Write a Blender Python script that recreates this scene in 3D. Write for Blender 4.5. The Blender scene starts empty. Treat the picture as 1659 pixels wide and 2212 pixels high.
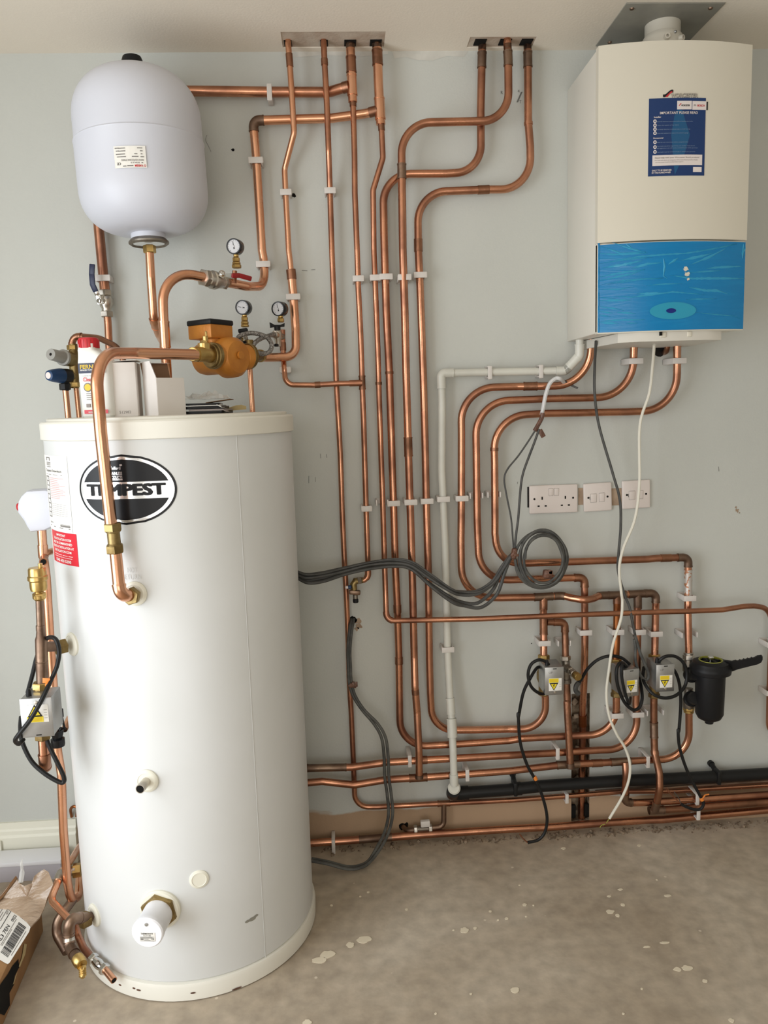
import bpy, bmesh, math, random
from mathutils import Vector, Matrix
random.seed(7)
scene = bpy.context.scene
COL = scene.collection

# ------------------------------------------------------------------ camera
IMG_W, IMG_H, FPX = 1659.0, 2212.0, 1700.0
CAM = Vector((-0.0835, -2.3672, 1.3873))
YAW, PITCH, ROLL = 0.0562, 0.1347, -0.031
_f = Vector((math.sin(YAW)*math.cos(PITCH), math.cos(YAW)*math.cos(PITCH), -math.sin(PITCH)))
_r0 = Vector((math.cos(YAW), -math.sin(YAW), 0))
_u0 = _r0.cross(_f)
_r = math.cos(ROLL)*_r0 + math.sin(ROLL)*_u0
_u = -math.sin(ROLL)*_r0 + math.cos(ROLL)*_u0
cd = bpy.data.cameras.new('camera'); cam = bpy.data.objects.new('camera', cd); COL.objects.link(cam)
cam.matrix_world = Matrix(((_r.x, _u.x, -_f.x, CAM.x), (_r.y, _u.y, -_f.y, CAM.y), (_r.z, _u.z, -_f.z, CAM.z), (0, 0, 0, 1)))
cd.sensor_fit = 'HORIZONTAL'; cd.sensor_width = 36.0; cd.lens = 36.0*FPX/IMG_W; cd.clip_start = 0.02
scene.camera = cam

# ------------------------------------------------------------------ light
wld = bpy.data.worlds.new('daylight'); scene.world = wld; wld.use_nodes = True
bg = wld.node_tree.nodes['Background']; bg.inputs[0].default_value = (0.75, 0.85, 1.0, 1); bg.inputs[1].default_value = 0.6

def area(name, loc, target, sx, sy, power, col):
    l = bpy.data.lights.new(name, 'AREA'); l.shape = 'RECTANGLE'; l.size = sx; l.size_y = sy; l.energy = power; l.color = col
    o = bpy.data.objects.new(name, l); COL.objects.link(o); o.location = loc
    o.rotation_euler = (Vector(target)-Vector(loc)).to_track_quat('-Z', 'Y').to_euler()
    return o
# daylight entering by the window in the left wall and by the wide garage opening behind the camera
area('window_daylight', (-1.73, -1.90, 1.10), (0, -1.90, 1.10), 1.8, 2.0, 64, (0.92, 0.965, 1.0))
area('opening_daylight', (-0.3, -4.93, 1.15), (-0.3, 0, 1.15), 2.6, 2.0, 45, (1.0, 0.95, 0.87))
vs = scene.view_settings
vs.view_transform = 'Standard'; vs.look = 'None'; vs.gamma = 1.0; vs.exposure = -0.24; vs.use_curve_mapping = False

# ------------------------------------------------------------------ pixel -> place
def ray(px, py):
    return _f + _r*((px-IMG_W/2)/FPX) - _u*((py-IMG_H/2)/FPX)
def at(px, py, y):
    d = ray(px, py); return CAM + d*((y-CAM.y)/d.y)
def atz(px, py, z):
    d = ray(px, py); return CAM + d*((z-CAM.z)/d.z)
def proj(P):
    d = P-CAM; z = d.dot(_f); return (IMG_W/2+FPX*d.dot(_r)/z, IMG_H/2-FPX*d.dot(_u)/z)
def K(ox, oy, s):
    return lambda x, y: (ox+x/s, oy+y/s)
C1 = K(80, 60, 3.770); C2 = K(400, 40, 3.318); C3 = K(780, 40, 3.607); C4 = K(1200, 0, 3.614); C5 = K(1180, 460, 3.463)
D1 = K(60, 480, 4.366); D2 = K(320, 480, 4.608); D3 = K(560, 540, 3.770); D4 = K(900, 740, 4.608); D5 = K(1080, 980, 3.950)
E1 = K(20, 960, 3.95); E2 = K(0, 1200, 4.254); E3 = K(620, 1000, 3.95); E4 = K(980, 1140, 3.95); E5 = K(1080, 1240, 4.608); E6 = K(1300, 1240, 4.621)
F1 = K(640, 1400, 3.607); F2 = K(1040, 1500, 4.608); F3 = K(1300, 1500, 4.621); F4 = K(0, 1640, 3.867); F5 = K(160, 1600, 3.19)
GP = K(390, 680, 8.73); GK = K(100, 720, 10.37); GL = K(1380, 190, 10.37); GI = K(270, 1930, 12.76); GZ = K(1140, 1400, 10.37)
GR = K(1480, 1640, 9.268); GT = K(720, 1180, 8.506); GF = K(0, 1760, 6.9125); GB = K(0, 1860, 6.285); GC = K(590, 50, 6.144)

TX, TY, TR, TH = -0.50, -0.34, 0.30, 1.376           # hot water cylinder
def on_tank(px, py, off=0.0):
    d = ray(px, py); o = CAM
    ox, oy = o.x-TX, o.y-TY
    a = d.x*d.x+d.y*d.y; b = 2*(ox*d.x+oy*d.y); c = ox*ox+oy*oy-(TR+off)**2
    t = (-b-math.sqrt(max(b*b-4*a*c, 0)))/(2*a)
    return o+d*t
def tank_pt(ang, z, off=0.0):
    return Vector((TX+(TR+off)*math.sin(ang), TY-(TR+off)*math.cos(ang), z))
def tank_ang(P): return math.atan2(P.x-TX, -(P.y-TY))

# ------------------------------------------------------------------ materials
def S(r, g, b):
    f = lambda c: (c/255/12.92) if c/255 <= 0.04045 else ((c/255+0.055)/1.055)**2.4
    return (f(r), f(g), f(b), 1)
MATS = {}
def M(name, col, rough=0.5, metal=0.0, var=None, vscale=8.0, vlo=0.4, vhi=0.6, bump=0.0, bscale=60.0, coat=0.0, trans=0.0, alpha=1.0, stretch=None, detail=4.0, rvar=0.0, sss=0.0):
    m = bpy.data.materials.new(name); m.use_nodes = True; nt = m.node_tree
    b = nt.nodes['Principled BSDF']
    b.inputs['Base Color'].default_value = col; b.inputs['Roughness'].default_value = rough; b.inputs['Metallic'].default_value = metal
    b.inputs['Coat Weight'].default_value = coat
    b.inputs['Transmission Weight'].default_value = trans
    b.inputs['Alpha'].default_value = alpha
    if var is not None or bump or rvar:
        tc = nt.nodes.new('ShaderNodeTexCoord'); vec = tc.outputs['Object']
        if stretch:
            mp = nt.nodes.new('ShaderNodeMapping'); mp.inputs['Scale'].default_value = stretch
            nt.links.new(vec, mp.inputs[0]); vec = mp.outputs[0]
        if var is not None or rvar:
            n = nt.nodes.new('ShaderNodeTexNoise'); n.inputs['Scale'].default_value = vscale; n.inputs['Detail'].default_value = detail
            nt.links.new(vec, n.inputs['Vector'])
            mr = nt.nodes.new('ShaderNodeMapRange'); mr.inputs[1].default_value = vlo; mr.inputs[2].default_value = vhi
            nt.links.new(n.outputs[0], mr.inputs[0])
            if var is not None:
                mx = nt.nodes.new('ShaderNodeMix'); mx.data_type = 'RGBA'
                mx.inputs[6].default_value = col; mx.inputs[7].default_value = var
                nt.links.new(mr.outputs[0], mx.inputs[0]); nt.links.new(mx.outputs[2], b.inputs['Base Color'])
            if rvar:
                mr2 = nt.nodes.new('ShaderNodeMapRange'); mr2.inputs[3].default_value = rough; mr2.inputs[4].default_value = rough+rvar
                nt.links.new(mr.outputs[0], mr2.inputs[0]); nt.links.new(mr2.outputs[0], b.inputs['Roughness'])
        if bump:
            n2 = nt.nodes.new('ShaderNodeTexNoise'); n2.inputs['Scale'].default_value = bscale; n2.inputs['Detail'].default_value = 3
            nt.links.new(vec, n2.inputs['Vector'])
            bp = nt.nodes.new('ShaderNodeBump'); bp.inputs['Strength'].default_value = bump; bp.inputs['Distance'].default_value = 0.01
            nt.links.new(n2.outputs[0], bp.inputs['Height']); nt.links.new(bp.outputs[0], b.inputs['Normal'])
    MATS[name] = m
    return m
M('copper', (0.60, 0.29, 0.175, 1), 0.24, 1.0, var=(0.30, 0.135, 0.085, 1), vscale=8, vlo=0.40, vhi=0.66, rvar=0.18, bump=0.05, bscale=35, detail=6)
M('copper_bright', (0.80, 0.43, 0.27, 1), 0.24, 1.0, var=(0.62, 0.28, 0.15, 1), vscale=7, vlo=0.45, vhi=0.7, rvar=0.12, bump=0.04, bscale=35)
M('copper_dull', (0.36, 0.175, 0.105, 1), 0.34, 1.0, var=(0.20, 0.10, 0.06, 1), vscale=14, vlo=0.4, vhi=0.65, rvar=0.15, bump=0.1, bscale=60, detail=6)
M('copper_rust', (0.36, 0.13, 0.045, 1), 0.38, 1.0, var=(0.20, 0.07, 0.03, 1), vscale=12, vlo=0.4, vhi=0.65, rvar=0.15)
M('copper_tarnish', (0.28, 0.19, 0.135, 1), 0.38, 1.0, var=(0.17, 0.11, 0.08, 1), vscale=18, vlo=0.35, vhi=0.65, rvar=0.15, bump=0.1)
M('copper_painted', (0.42, 0.19, 0.10, 1), 0.4, 0.4, var=(0.55, 0.51, 0.47, 1), vscale=70, vlo=0.44, vhi=0.47)
M('brass', (0.62, 0.43, 0.16, 1), 0.30, 1.0, var=(0.42, 0.28, 0.10, 1), vscale=20, rvar=0.15)
M('brass_old', (0.34, 0.25, 0.11, 1), 0.42, 1.0, var=(0.22, 0.15, 0.06, 1), vscale=25, rvar=0.15, bump=0.1)
M('nickel', (0.60, 0.56, 0.50, 1), 0.28, 1.0, var=(0.42, 0.38, 0.33, 1), vscale=25, rvar=0.15)
M('nickel_dull', (0.30, 0.27, 0.23, 1), 0.42, 1.0, var=(0.20, 0.17, 0.14, 1), vscale=25, rvar=0.1)
M('chrome', (0.75, 0.75, 0.74, 1), 0.14, 1.0)
M('steel_grey', (0.45, 0.45, 0.44, 1), 0.38, 0.85, var=(0.36, 0.36, 0.36, 1), vscale=12, bump=0.02)
M('pump_gold', S(200, 132, 52), 0.42, 0.25, var=S(184, 116, 42), vscale=15, bump=0.08, bscale=160)
M('black', (0.010, 0.010, 0.011, 1), 0.45)
M('black_gloss', (0.008, 0.008, 0.009, 1), 0.22)
M('black_rubber', (0.012, 0.012, 0.012, 1), 0.42)
M('hole', (0.006, 0.005, 0.004, 1), 0.9)
M('grey_cable', S(74, 74, 72), 0.5, var=S(58, 58, 56), vscale=30, vlo=0.5, vhi=0.7)
M('grey_cable_dusty', S(88, 88, 84), 0.6, var=S(66, 66, 64), vscale=30)
M('white_cable', S(226, 222, 208), 0.4)
M('white_pvc', S(214, 213, 203), 0.32, var=S(204, 203, 193), vscale=6)
M('clip_white', S(214, 208, 202), 0.42)
M('tank_body', S(216, 217, 216), 0.40, var=S(212, 213, 211), vscale=3)
M('tank_trim', S(228, 225, 214), 0.40)
M('boss_white', S(232, 229, 214), 0.35)
M('vessel_white', S(208, 210, 219), 0.42, bump=0.015, bscale=300)
M('boiler_white', S(218, 212, 196), 0.34)
M('boiler_side', S(222, 218, 207), 0.34)
M('boiler_under', S(214, 210, 200), 0.45)
M('flue_white', S(216, 210, 196), 0.35)
M('galv_plate', S(150, 148, 138), 0.5, 0.2, var=S(138, 136, 128), vscale=9)
M('socket_white', S(222, 212, 206), 0.38)
M('plaster_raw', S(172, 150, 128), 0.9, var=S(150, 128, 108), vscale=18, bump=0.2, bscale=90)
M('board_grey', S(196, 184, 168), 0.9, var=S(176, 156, 138), vscale=14, bump=0.15, bscale=120)
M('rubble', S(168, 150, 128), 0.95, var=S(96, 78, 60), vscale=40, bump=0.4, bscale=80)
M('stone_bits', S(150, 132, 112), 0.95, var=S(96, 80, 64), vscale=60, vlo=0.3, vhi=0.7)
M('red_plastic', S(190, 36, 44), 0.38)
M('red_lever', S(150, 26, 30), 0.38)
M('navy', S(26, 34, 66), 0.42)
M('blue_knob', S(18, 58, 100), 0.38)
M('grey_knob', S(150, 148, 142), 0.42)
M('bottle_white', S(226, 226, 220), 0.35)
M('carton_white', S(222, 217, 212), 0.7, var=S(216, 210, 204), vscale=5)
M('carton_inner', S(128, 98, 74), 0.85)
M('cardboard', S(168, 128, 84), 0.85, var=S(146, 108, 68), vscale=7, bump=0.1, bscale=60)
M('cardboard_dark', S(116, 82, 50), 0.9)
M('packing_tape', S(172, 150, 128), 0.25, var=S(148, 124, 100), vscale=14, stretch=(1, 3, 1), bump=0.35, bscale=40, coat=0.4)
M('paper_white', S(232, 230, 226), 0.7)
M('paper_label', S(236, 233, 226), 0.55)
M('paper_cream', S(196, 176, 128), 0.8)
M('paper_grey', S(150, 140, 136), 0.7)
M('film_clear', S(235, 235, 230), 0.25, trans=0.0, alpha=0.35)
M('ink', (0.012, 0.012, 0.013, 1), 0.5)
M('ink_grey', S(120, 116, 112), 0.6)
M('ink_red', S(196, 40, 50), 0.5)
M('ink_pink', S(206, 150, 150), 0.6)
M('ink_gold', S(222, 184, 40), 0.5)
M('ink_yellow', S(232, 208, 40), 0.5)
M('label_red', S(208, 40, 56), 0.35)
M('label_silver', (0.80, 0.80, 0.80, 1), 0.20, 0.75)
M('label_black', (0.006, 0.006, 0.007, 1), 0.30)
M('poster_blue', S(16, 52, 104), 0.4)
M('poster_teal', S(22, 84, 128), 0.4)
M('poster_white', S(228, 218, 214), 0.5)
M('poster_grey', S(140, 160, 186), 0.5)
M('tape_orange', S(226, 132, 52), 0.45)
M('tape_brown', S(112, 78, 62), 0.35, var=S(86, 56, 44), vscale=60, bump=0.3, bscale=120)
M('tape_white', S(214, 214, 214), 0.4)
M('core_brown', S(110, 62, 36), 0.5)
M('core_green', S(150, 150, 60), 0.5)
M('skirting', S(230, 228, 212), 0.40)
M('panel_white', S(240, 240, 244), 0.4)
M('panel_edge_shaded', S(188, 184, 190), 0.6)  # front face of the white panel, its shade put into the colour
M('gauge_face', S(206, 206, 208), 0.45)
M('braid', (0.42, 0.41, 0.40, 1), 0.35, 0.9, var=(0.22, 0.21, 0.20, 1), vscale=260, vlo=0.45, vhi=0.55, bump=0.5, bscale=300)
M('film_blue_dark', S(8, 34, 120), 0.3)
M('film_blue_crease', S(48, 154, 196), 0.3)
M('film_blue_pale', S(44, 152, 184), 0.25)
M('wrap_olive', S(104, 84, 40), 0.7)
M('pencil', S(110, 110, 106), 0.8)

for k_ in ('black', 'black_gloss', 'black_rubber', 'hole', 'label_black', 'ink'): MATS[k_].node_tree.nodes['Principled BSDF'].inputs['Specular IOR Level'].default_value = 0.25

# protective film: wrinkled blue plastic
def film_mat():
    m = bpy.data.materials.new('film_blue'); m.use_nodes = True; nt = m.node_tree; b = nt.nodes['Principled BSDF']
    tc = nt.nodes.new('ShaderNodeTexCoord'); mp = nt.nodes.new('ShaderNodeMapping')
    mp.inputs['Scale'].default_value = (5.5, 5.5, 42); mp.inputs['Rotation'].default_value = (0, 0.13, 0)
    nt.links.new(tc.outputs['Object'], mp.inputs[0])
    n = nt.nodes.new('ShaderNodeTexNoise'); n.inputs['Scale'].default_value = 1.6; n.inputs['Detail'].default_value = 3; n.inputs['Distortion'].default_value = 1.0
    nt.links.new(mp.outputs[0], n.inputs['Vector'])
    cr = nt.nodes.new('ShaderNodeValToRGB')
    cr.color_ramp.elements[0].position = 0.5; cr.color_ramp.elements[0].color = S(0, 124, 184)
    cr.color_ramp.elements[1].position = 0.75; cr.color_ramp.elements[1].color = S(6, 132, 190)
    nt.links.new(n.outputs[0], cr.inputs[0]); nt.links.new(cr.outputs[0], b.inputs['Base Color'])
    bp = nt.nodes.new('ShaderNodeBump'); bp.inputs['Strength'].default_value = 0.25; bp.inputs['Distance'].default_value = 0.004
    nt.links.new(n.outputs[0], bp.inputs['Height']); nt.links.new(bp.outputs[0], b.inputs['Normal'])
    b.inputs['Roughness'].default_value = 0.25
    MATS['film_blue'] = m
film_mat()

def wall_mat(name, base, base2, raw, zraw):
    m = bpy.data.materials.new(name); m.use_nodes = True; nt = m.node_tree; b = nt.nodes['Principled BSDF']; L = nt.links.new
    tc = nt.nodes.new('ShaderNodeTexCoord')
    n = nt.nodes.new('ShaderNodeTexNoise'); n.inputs['Scale'].default_value = 2.2; n.inputs['Detail'].default_value = 5
    L(tc.outputs['Object'], n.inputs['Vector'])
    mr = nt.nodes.new('ShaderNodeMapRange'); mr.inputs[1].default_value = 0.35; mr.inputs[2].default_value = 0.65; L(n.outputs[0], mr.inputs[0])
    mx = nt.nodes.new('ShaderNodeMix'); mx.data_type = 'RGBA'; mx.inputs[6].default_value = base; mx.inputs[7].default_value = base2; L(mr.outputs[0], mx.inputs[0])
    out = mx.outputs[2]
    if raw:   # bare plaster where the paint stops above the floor
        sp = nt.nodes.new('ShaderNodeSeparateXYZ'); L(tc.outputs['Object'], sp.inputs[0])
        mp = nt.nodes.new('ShaderNodeMapping'); mp.inputs['Scale'].default_value = (4, 4, 16); L(tc.outputs['Object'], mp.inputs[0])
        n2 = nt.nodes.new('ShaderNodeTexNoise'); n2.inputs['Scale'].default_value = 1.3; n2.inputs['Detail'].default_value = 6; L(mp.outputs[0], n2.inputs['Vector'])
        ma = nt.nodes.new('ShaderNodeMath'); ma.operation = 'MULTIPLY_ADD'; ma.inputs[1].default_value = 0.085; L(n2.outputs[0], ma.inputs[0]); L(sp.outputs[2], ma.inputs[2])
        m3 = nt.nodes.new('ShaderNodeMapRange'); m3.inputs[1].default_value = zraw+0.046-0.005; m3.inputs[2].default_value = zraw+0.046+0.005; m3.inputs[3].default_value = 1; m3.inputs[4].default_value = 0
        L(ma.outputs[0], m3.inputs[0])
        mx2 = nt.nodes.new('ShaderNodeMix'); mx2.data_type = 'RGBA'; L(m3.outputs[0], mx2.inputs[0]); L(out, mx2.inputs[6]); mx2.inputs[7].default_value = raw
        out = mx2.outputs[2]
    L(out, b.inputs['Base Color']); b.inputs['Roughness'].default_value = 0.62
    n3 = nt.nodes.new('ShaderNodeTexNoise'); n3.inputs['Scale'].default_value = 160; L(tc.outputs['Object'], n3.inputs['Vector'])
    bp = nt.nodes.new('ShaderNodeBump'); bp.inputs['Strength'].default_value = 0.06; bp.inputs['Distance'].default_value = 0.01; L(n3.outputs[0], bp.inputs['Height']); L(bp.outputs[0], b.inputs['Normal'])
    MATS[name] = m
wall_mat('wall_paint', S(198, 200, 194), S(193, 195, 189), S(176, 148, 120), 0.105)
wall_mat('wall_plain', S(200, 198, 190), S(196, 194, 186), None, 0)
wall_mat('ceiling_paint', S(238, 229, 214), S(234, 225, 210), None, 0)

def floor_mat():
    m = bpy.data.materials.new('concrete'); m.use_nodes = True; nt = m.node_tree; b = nt.nodes['Principled BSDF']; L = nt.links.new
    tc = nt.nodes.new('ShaderNodeTexCoord')
    n = nt.nodes.new('ShaderNodeTexNoise'); n.inputs['Scale'].default_value = 1.7; n.inputs['Detail'].default_value = 8; n.inputs['Roughness'].default_value = 0.62; n.inputs['Distortion'].default_value = 0.6
    L(tc.outputs['Object'], n.inputs['Vector'])
    cr = nt.nodes.new('ShaderNodeValToRGB'); e = cr.color_ramp.elements
    e[0].position = 0.22; e[0].color = S(150, 133, 112); e[1].position = 0.80; e[1].color = S(208, 197, 180)
    k = e.new(0.5); k.color = S(180, 166, 147)
    L(n.outputs[0], cr.inputs[0])
    n2 = nt.nodes.new('ShaderNodeTexNoise'); n2.inputs['Scale'].default_value = 26; n2.inputs['Detail'].default_value = 6; L(tc.outputs['Object'], n2.inputs['Vector'])
    m2 = nt.nodes.new('ShaderNodeMapRange'); m2.inputs[1].default_value = 0.3; m2.inputs[2].default_value = 0.7; m2.inputs[3].default_value = 0.82; m2.inputs[4].default_value = 1.12; L(n2.outputs[0], m2.inputs[0])
    mx = nt.nodes.new('ShaderNodeMix'); mx.data_type = 'RGBA'; mx.blend_type = 'MULTIPLY'; mx.inputs[0].default_value = 1; L(cr.outputs[0], mx.inputs[6]); L(m2.outputs[0], mx.inputs[7])
    # fine pale specks of spilt plaster
    v = nt.nodes.new('ShaderNodeTexVoronoi'); v.inputs['Scale'].default_value = 11; v.inputs['Randomness'].default_value = 1; L(tc.outputs['Object'], v.inputs['Vector'])
    m4 = nt.nodes.new('ShaderNodeMapRange'); m4.inputs[1].default_value = 0.035; m4.inputs[2].default_value = 0.05; m4.inputs[3].default_value = 0.7; m4.inputs[4].default_value = 0; L(v.outputs['Distance'], m4.inputs[0])
    mx2 = nt.nodes.new('ShaderNodeMix'); mx2.data_type = 'RGBA'; L(m4.outputs[0], mx2.inputs[0]); L(mx.outputs[2], mx2.inputs[6]); mx2.inputs[7].default_value = S(224, 212, 192)
    L(mx2.outputs[2], b.inputs['Base Color']); b.inputs['Roughness'].default_value = 0.72
    bp = nt.nodes.new('ShaderNodeBump'); bp.inputs['Strength'].default_value = 0.12; bp.inputs['Distance'].default_value = 0.01; L(n2.outputs[0], bp.inputs['Height']); L(bp.outputs[0], b.inputs['Normal'])
    MATS['concrete'] = m
floor_mat()
M('paint_drop', S(226, 214, 190), 0.7)

# ------------------------------------------------------------------ mesh helpers
ORG = {}
def frame(o, z, x=None):
    z = Vector(z).normalized()
    if x is None: x = Vector((1, 0, 0)) if abs(z.x) < 0.9 else Vector((0, 0, 1))
    x = Vector(x); x = (x - z*x.dot(z)).normalized(); y = z.cross(x)
    return Matrix(((x.x, y.x, z.x, o[0]), (x.y, y.y, z.y, o[1]), (x.z, y.z, z.z, o[2]), (0, 0, 0, 1)))
ID = Matrix.Identity(4)
class MB:
    def __init__(s): s.v = []; s.f = []
    def add(s, vs, fs, Mx=None):
        k = len(s.v)
        s.v += [Mx @ Vector(p) for p in vs] if Mx is not None else [Vector(p) for p in vs]
        s.f += [tuple(i+k for i in f) for f in fs]; return s
    def lathe(s, prof, Mx=ID, seg=24, ph=0.0):
        vs, fs = [], []
        n = len(prof)
        for r, z in prof:
            for j in range(seg):
                a = 2*math.pi*j/seg+ph; vs.append((r*math.cos(a), r*math.sin(a), z))
        for i in range(n-1):
            for j in range(seg):
                a, b = i*seg+j, i*seg+(j+1) % seg
                fs.append((a, b, b+seg, a+seg))
        fs.append(tuple(range(seg-1, -1, -1))); fs.append(tuple(range((n-1)*seg, n*seg)))
        return s.add(vs, fs, Mx)
    def box(s, sx, sy, sz, Mx=ID):
        x, y, z = sx/2, sy/2, sz/2
        vs = [(-x, -y, -z), (x, -y, -z), (x, y, -z), (-x, y, -z), (-x, -y, z), (x, -y, z), (x, y, z), (-x, y, z)]
        return s.add(vs, [(3, 2, 1, 0), (4, 5, 6, 7), (0, 1, 5, 4), (1, 2, 6, 5), (2, 3, 7, 6), (3, 0, 4, 7)], Mx)
    def rbox(s, sx, sy, sz, bev, Mx=ID, seg=2):
        bm = bmesh.new(); bmesh.ops.create_cube(bm, size=1.0)
        for v in bm.verts: v.co = Vector((v.co.x*sx, v.co.y*sy, v.co.z*sz))
        bmesh.ops.bevel(bm, geom=list(bm.edges), offset=bev, segments=seg, profile=0.5, affect='EDGES')
        bm.verts.index_update()
        s.add([tuple(v.co) for v in bm.verts], [tuple(v.index for v in f.verts) for f in bm.faces], Mx); bm.free(); return s
    def prism(s, poly, z0, z1, Mx=ID):
        n = len(poly)
        vs = [(x, y, z0) for x, y in poly]+[(x, y, z1) for x, y in poly]
        fs = [tuple(range(n-1, -1, -1)), tuple(range(n, 2*n))]+[(i, (i+1) % n, n+(i+1) % n, n+i) for i in range(n)]
        return s.add(vs, fs, Mx)
    def tube(s, pts, r, seg=14, cap=True):
        pts = [Vector(p) for p in pts]; n = len(pts)
        rr = r if isinstance(r, (list, tuple)) else [r]*n
        tan = []
        for i in range(n):
            t = pts[min(i+1, n-1)]-pts[max(i-1, 0)]
            tan.append(t.normalized() if t.length > 1e-9 else Vector((0, 0, 1)))
        x = tan[0].orthogonal().normalized(); vs, fs = [], []
        for i in range(n):
            x = (x - tan[i]*x.dot(tan[i])); x = x.normalized() if x.length > 1e-6 else tan[i].orthogonal().normalized()
            y = tan[i].cross(x)
            for j in range(seg):
                a = 2*math.pi*j/seg
                vs.append(pts[i]+(x*math.cos(a)+y*math.sin(a))*rr[i])
        for i in range(n-1):
            for j in range(seg):
                a, b = i*seg+j, i*seg+(j+1) % seg
                fs.append((a, b, b+seg, a+seg))
        if cap: fs.append(tuple(range(seg-1, -1, -1))); fs.append(tuple(range((n-1)*seg, n*seg)))
        return s.add(vs, fs)
    def build(s, name, mat, parent=None, origin=None, smooth=35):
        if origin is None:
            if parent is not None: origin = ORG[parent.name]
            else:
                xs = [p.x for p in s.v]; ys = [p.y for p in s.v]; zs = [p.z for p in s.v]
                origin = Vector(((min(xs)+max(xs))/2, (min(ys)+max(ys))/2, min(zs)))
        me = bpy.data.meshes.new(name); me.from_pydata([p-origin for p in s.v], [], s.f)
        me.materials.append(MATS[mat] if isinstance(mat, str) else mat)
        if smooth:
            me.polygons.foreach_set('use_smooth', [True]*len(me.polygons)); me.set_sharp_from_angle(angle=math.radians(smooth))
        me.update()
        o = bpy.data.objects.new(name, me); COL.objects.link(o)
        if parent is not None: o.parent = parent
        else: o.location = origin
        ORG[o.name] = origin
        return o
def tag(o, label, cat, group=None):
    o['label'] = label; o['category'] = cat
    if group: o['group'] = group
    return o
def struct(o): o['kind'] = 'structure'; return o
def thing(name, label, cat, loc, group=None):
    o = bpy.data.objects.new(name, None); COL.objects.link(o); o.location = loc; o.empty_display_size = 0.02
    ORG[o.name] = Vector(loc); return tag(o, label, cat, group)

_tcache = {}
def text_mesh(body, size=1.0, bold=0.0):
    k = (body, bold)
    if k not in _tcache:
        cu = bpy.data.curves.new('t', 'FONT'); cu.body = body; cu.size = 1.0; cu.offset = bold; cu.align_x = 'CENTER'; cu.align_y = 'CENTER'; cu.resolution_u = 3
        o = bpy.data.objects.new('t', cu)
        me = bpy.data.meshes.new_from_object(o)
        _tcache[k] = ([tuple(v.co) for v in me.vertices], [tuple(p.vertices) for p in me.polygons])
        bpy.data.objects.remove(o); bpy.data.meshes.remove(me); bpy.data.curves.remove(cu)
    vs, fs = _tcache[k]
    return [(x*size, y*size, z) for x, y, z in vs], fs
def text_fit(body, w, h, bold=0.0):
    vs, fs = text_mesh(body, 1.0, bold)
    xs = [p[0] for p in vs]; ys = [p[1] for p in vs]
    cx, cy = (min(xs)+max(xs))/2, (min(ys)+max(ys))/2; kx, ky = w/(max(xs)-min(xs)), h/(max(ys)-min(ys))
    return [((x-cx)*kx, (y-cy)*ky, 0) for x, y, z in vs], fs

def fillet(pts):
    """pts: list of (Vector, radius) -> rounded polyline"""
    pts = list(pts)
    def turn_at(i):
        a = pts[i][0]-pts[i-1][0]; b = pts[i+1][0]-pts[i][0]
        return a.angle(b) if a.length > 1e-6 and b.length > 1e-6 else 0.0
    i = 1
    while i < len(pts)-1:      # drop nearly straight points that would cut a wide bend short
        tn = turn_at(i)
        if tn > 0.5:
            t = pts[i][1]*math.tan(tn/2)
            if i+1 < len(pts)-1 and (pts[i+1][0]-pts[i][0]).length < t*1.05 and turn_at(i+1) < 0.3: del pts[i+1]; continue
            if i-1 > 0 and (pts[i-1][0]-pts[i][0]).length < t*1.05 and turn_at(i-1) < 0.3: del pts[i-1]; i -= 1; continue
        i += 1
    lim = [0.49]*len(pts)
    for i in range(1, len(pts)-1):
        if turn_at(i) > 0.5: lim[i] = 0.49
    def cap(i, j):             # share of the segment i-j that the bend at i may use
        if j in (0, len(pts)-1): return 0.98
        ti, tj = turn_at(i), turn_at(j)
        return 0.9 if (ti > 0.5 and tj < 0.3) else (0.1 if (ti < 0.3 and tj > 0.5) else 0.49)
    out = [pts[0][0]]
    for i in range(1, len(pts)-1):
        P, rad = pts[i]; A = pts[i-1][0]; B = pts[i+1][0]
        a = A-P; b = B-P; la, lb = a.length, b.length
        if la < 1e-6 or lb < 1e-6: continue
        a /= la; b /= lb
        ang = a.angle(b)
        if math.pi-ang < 0.02 or rad <= 0: out.append(P); continue
        t = rad/math.tan(ang/2); t = min(t, cap(i, i-1)*la, cap(i, i+1)*lb); rr = t*math.tan(ang/2)
        c = P+(a+b).normalized()*(rr/math.sin(ang/2))
        s0 = P+a*t-c; s1 = P+b*t-c; turn = math.pi-ang
        n = max(3, int(turn/0.12)+1)
        for k in range(n+1):
            u = k/n; sw = math.sin(turn)
            out.append(c+(s0*math.sin((1-u)*turn)+s1*math.sin(u*turn))/sw if sw > 1e-4 else P)
    out.append(pts[-1][0])
    return out
def densify(pl, d=0.004):
    o = [pl[0]]
    for a, b in zip(pl, pl[1:]):
        n = max(1, int((b-a).length/d))
        for k in range(1, n+1): o.append(a.lerp(b, k/n))
    return o
def sub_path(dn, px, py, L):
    best = min(range(len(dn)), key=lambda i: (proj(dn[i])[0]-px)**2+(proj(dn[i])[1]-py)**2)
    i0 = i1 = best; l0 = l1 = 0.0
    while i0 > 0 and l0 < L/2: l0 += (dn[i0]-dn[i0-1]).length; i0 -= 1
    while i1 < len(dn)-1 and l1 < L/2: l1 += (dn[i1]-dn[i1+1]).length; i1 += 1
    return dn[i0:i1+1]
def P3(p):
    if isinstance(p, Vector): return p
    return at(p[0], p[1], p[2])
def X(k, pts, y):
    """crop points -> (px,py,y[,rad])"""
    o = []
    for p in pts:
        q = k(p[0], p[1]); yy = p[2] if len(p) > 2 and p[2] is not None else y
        o.append((q[0], q[1], yy) if len(p) < 4 else (q[0], q[1], yy, p[3]))
    return o
PIPES = {}
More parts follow.
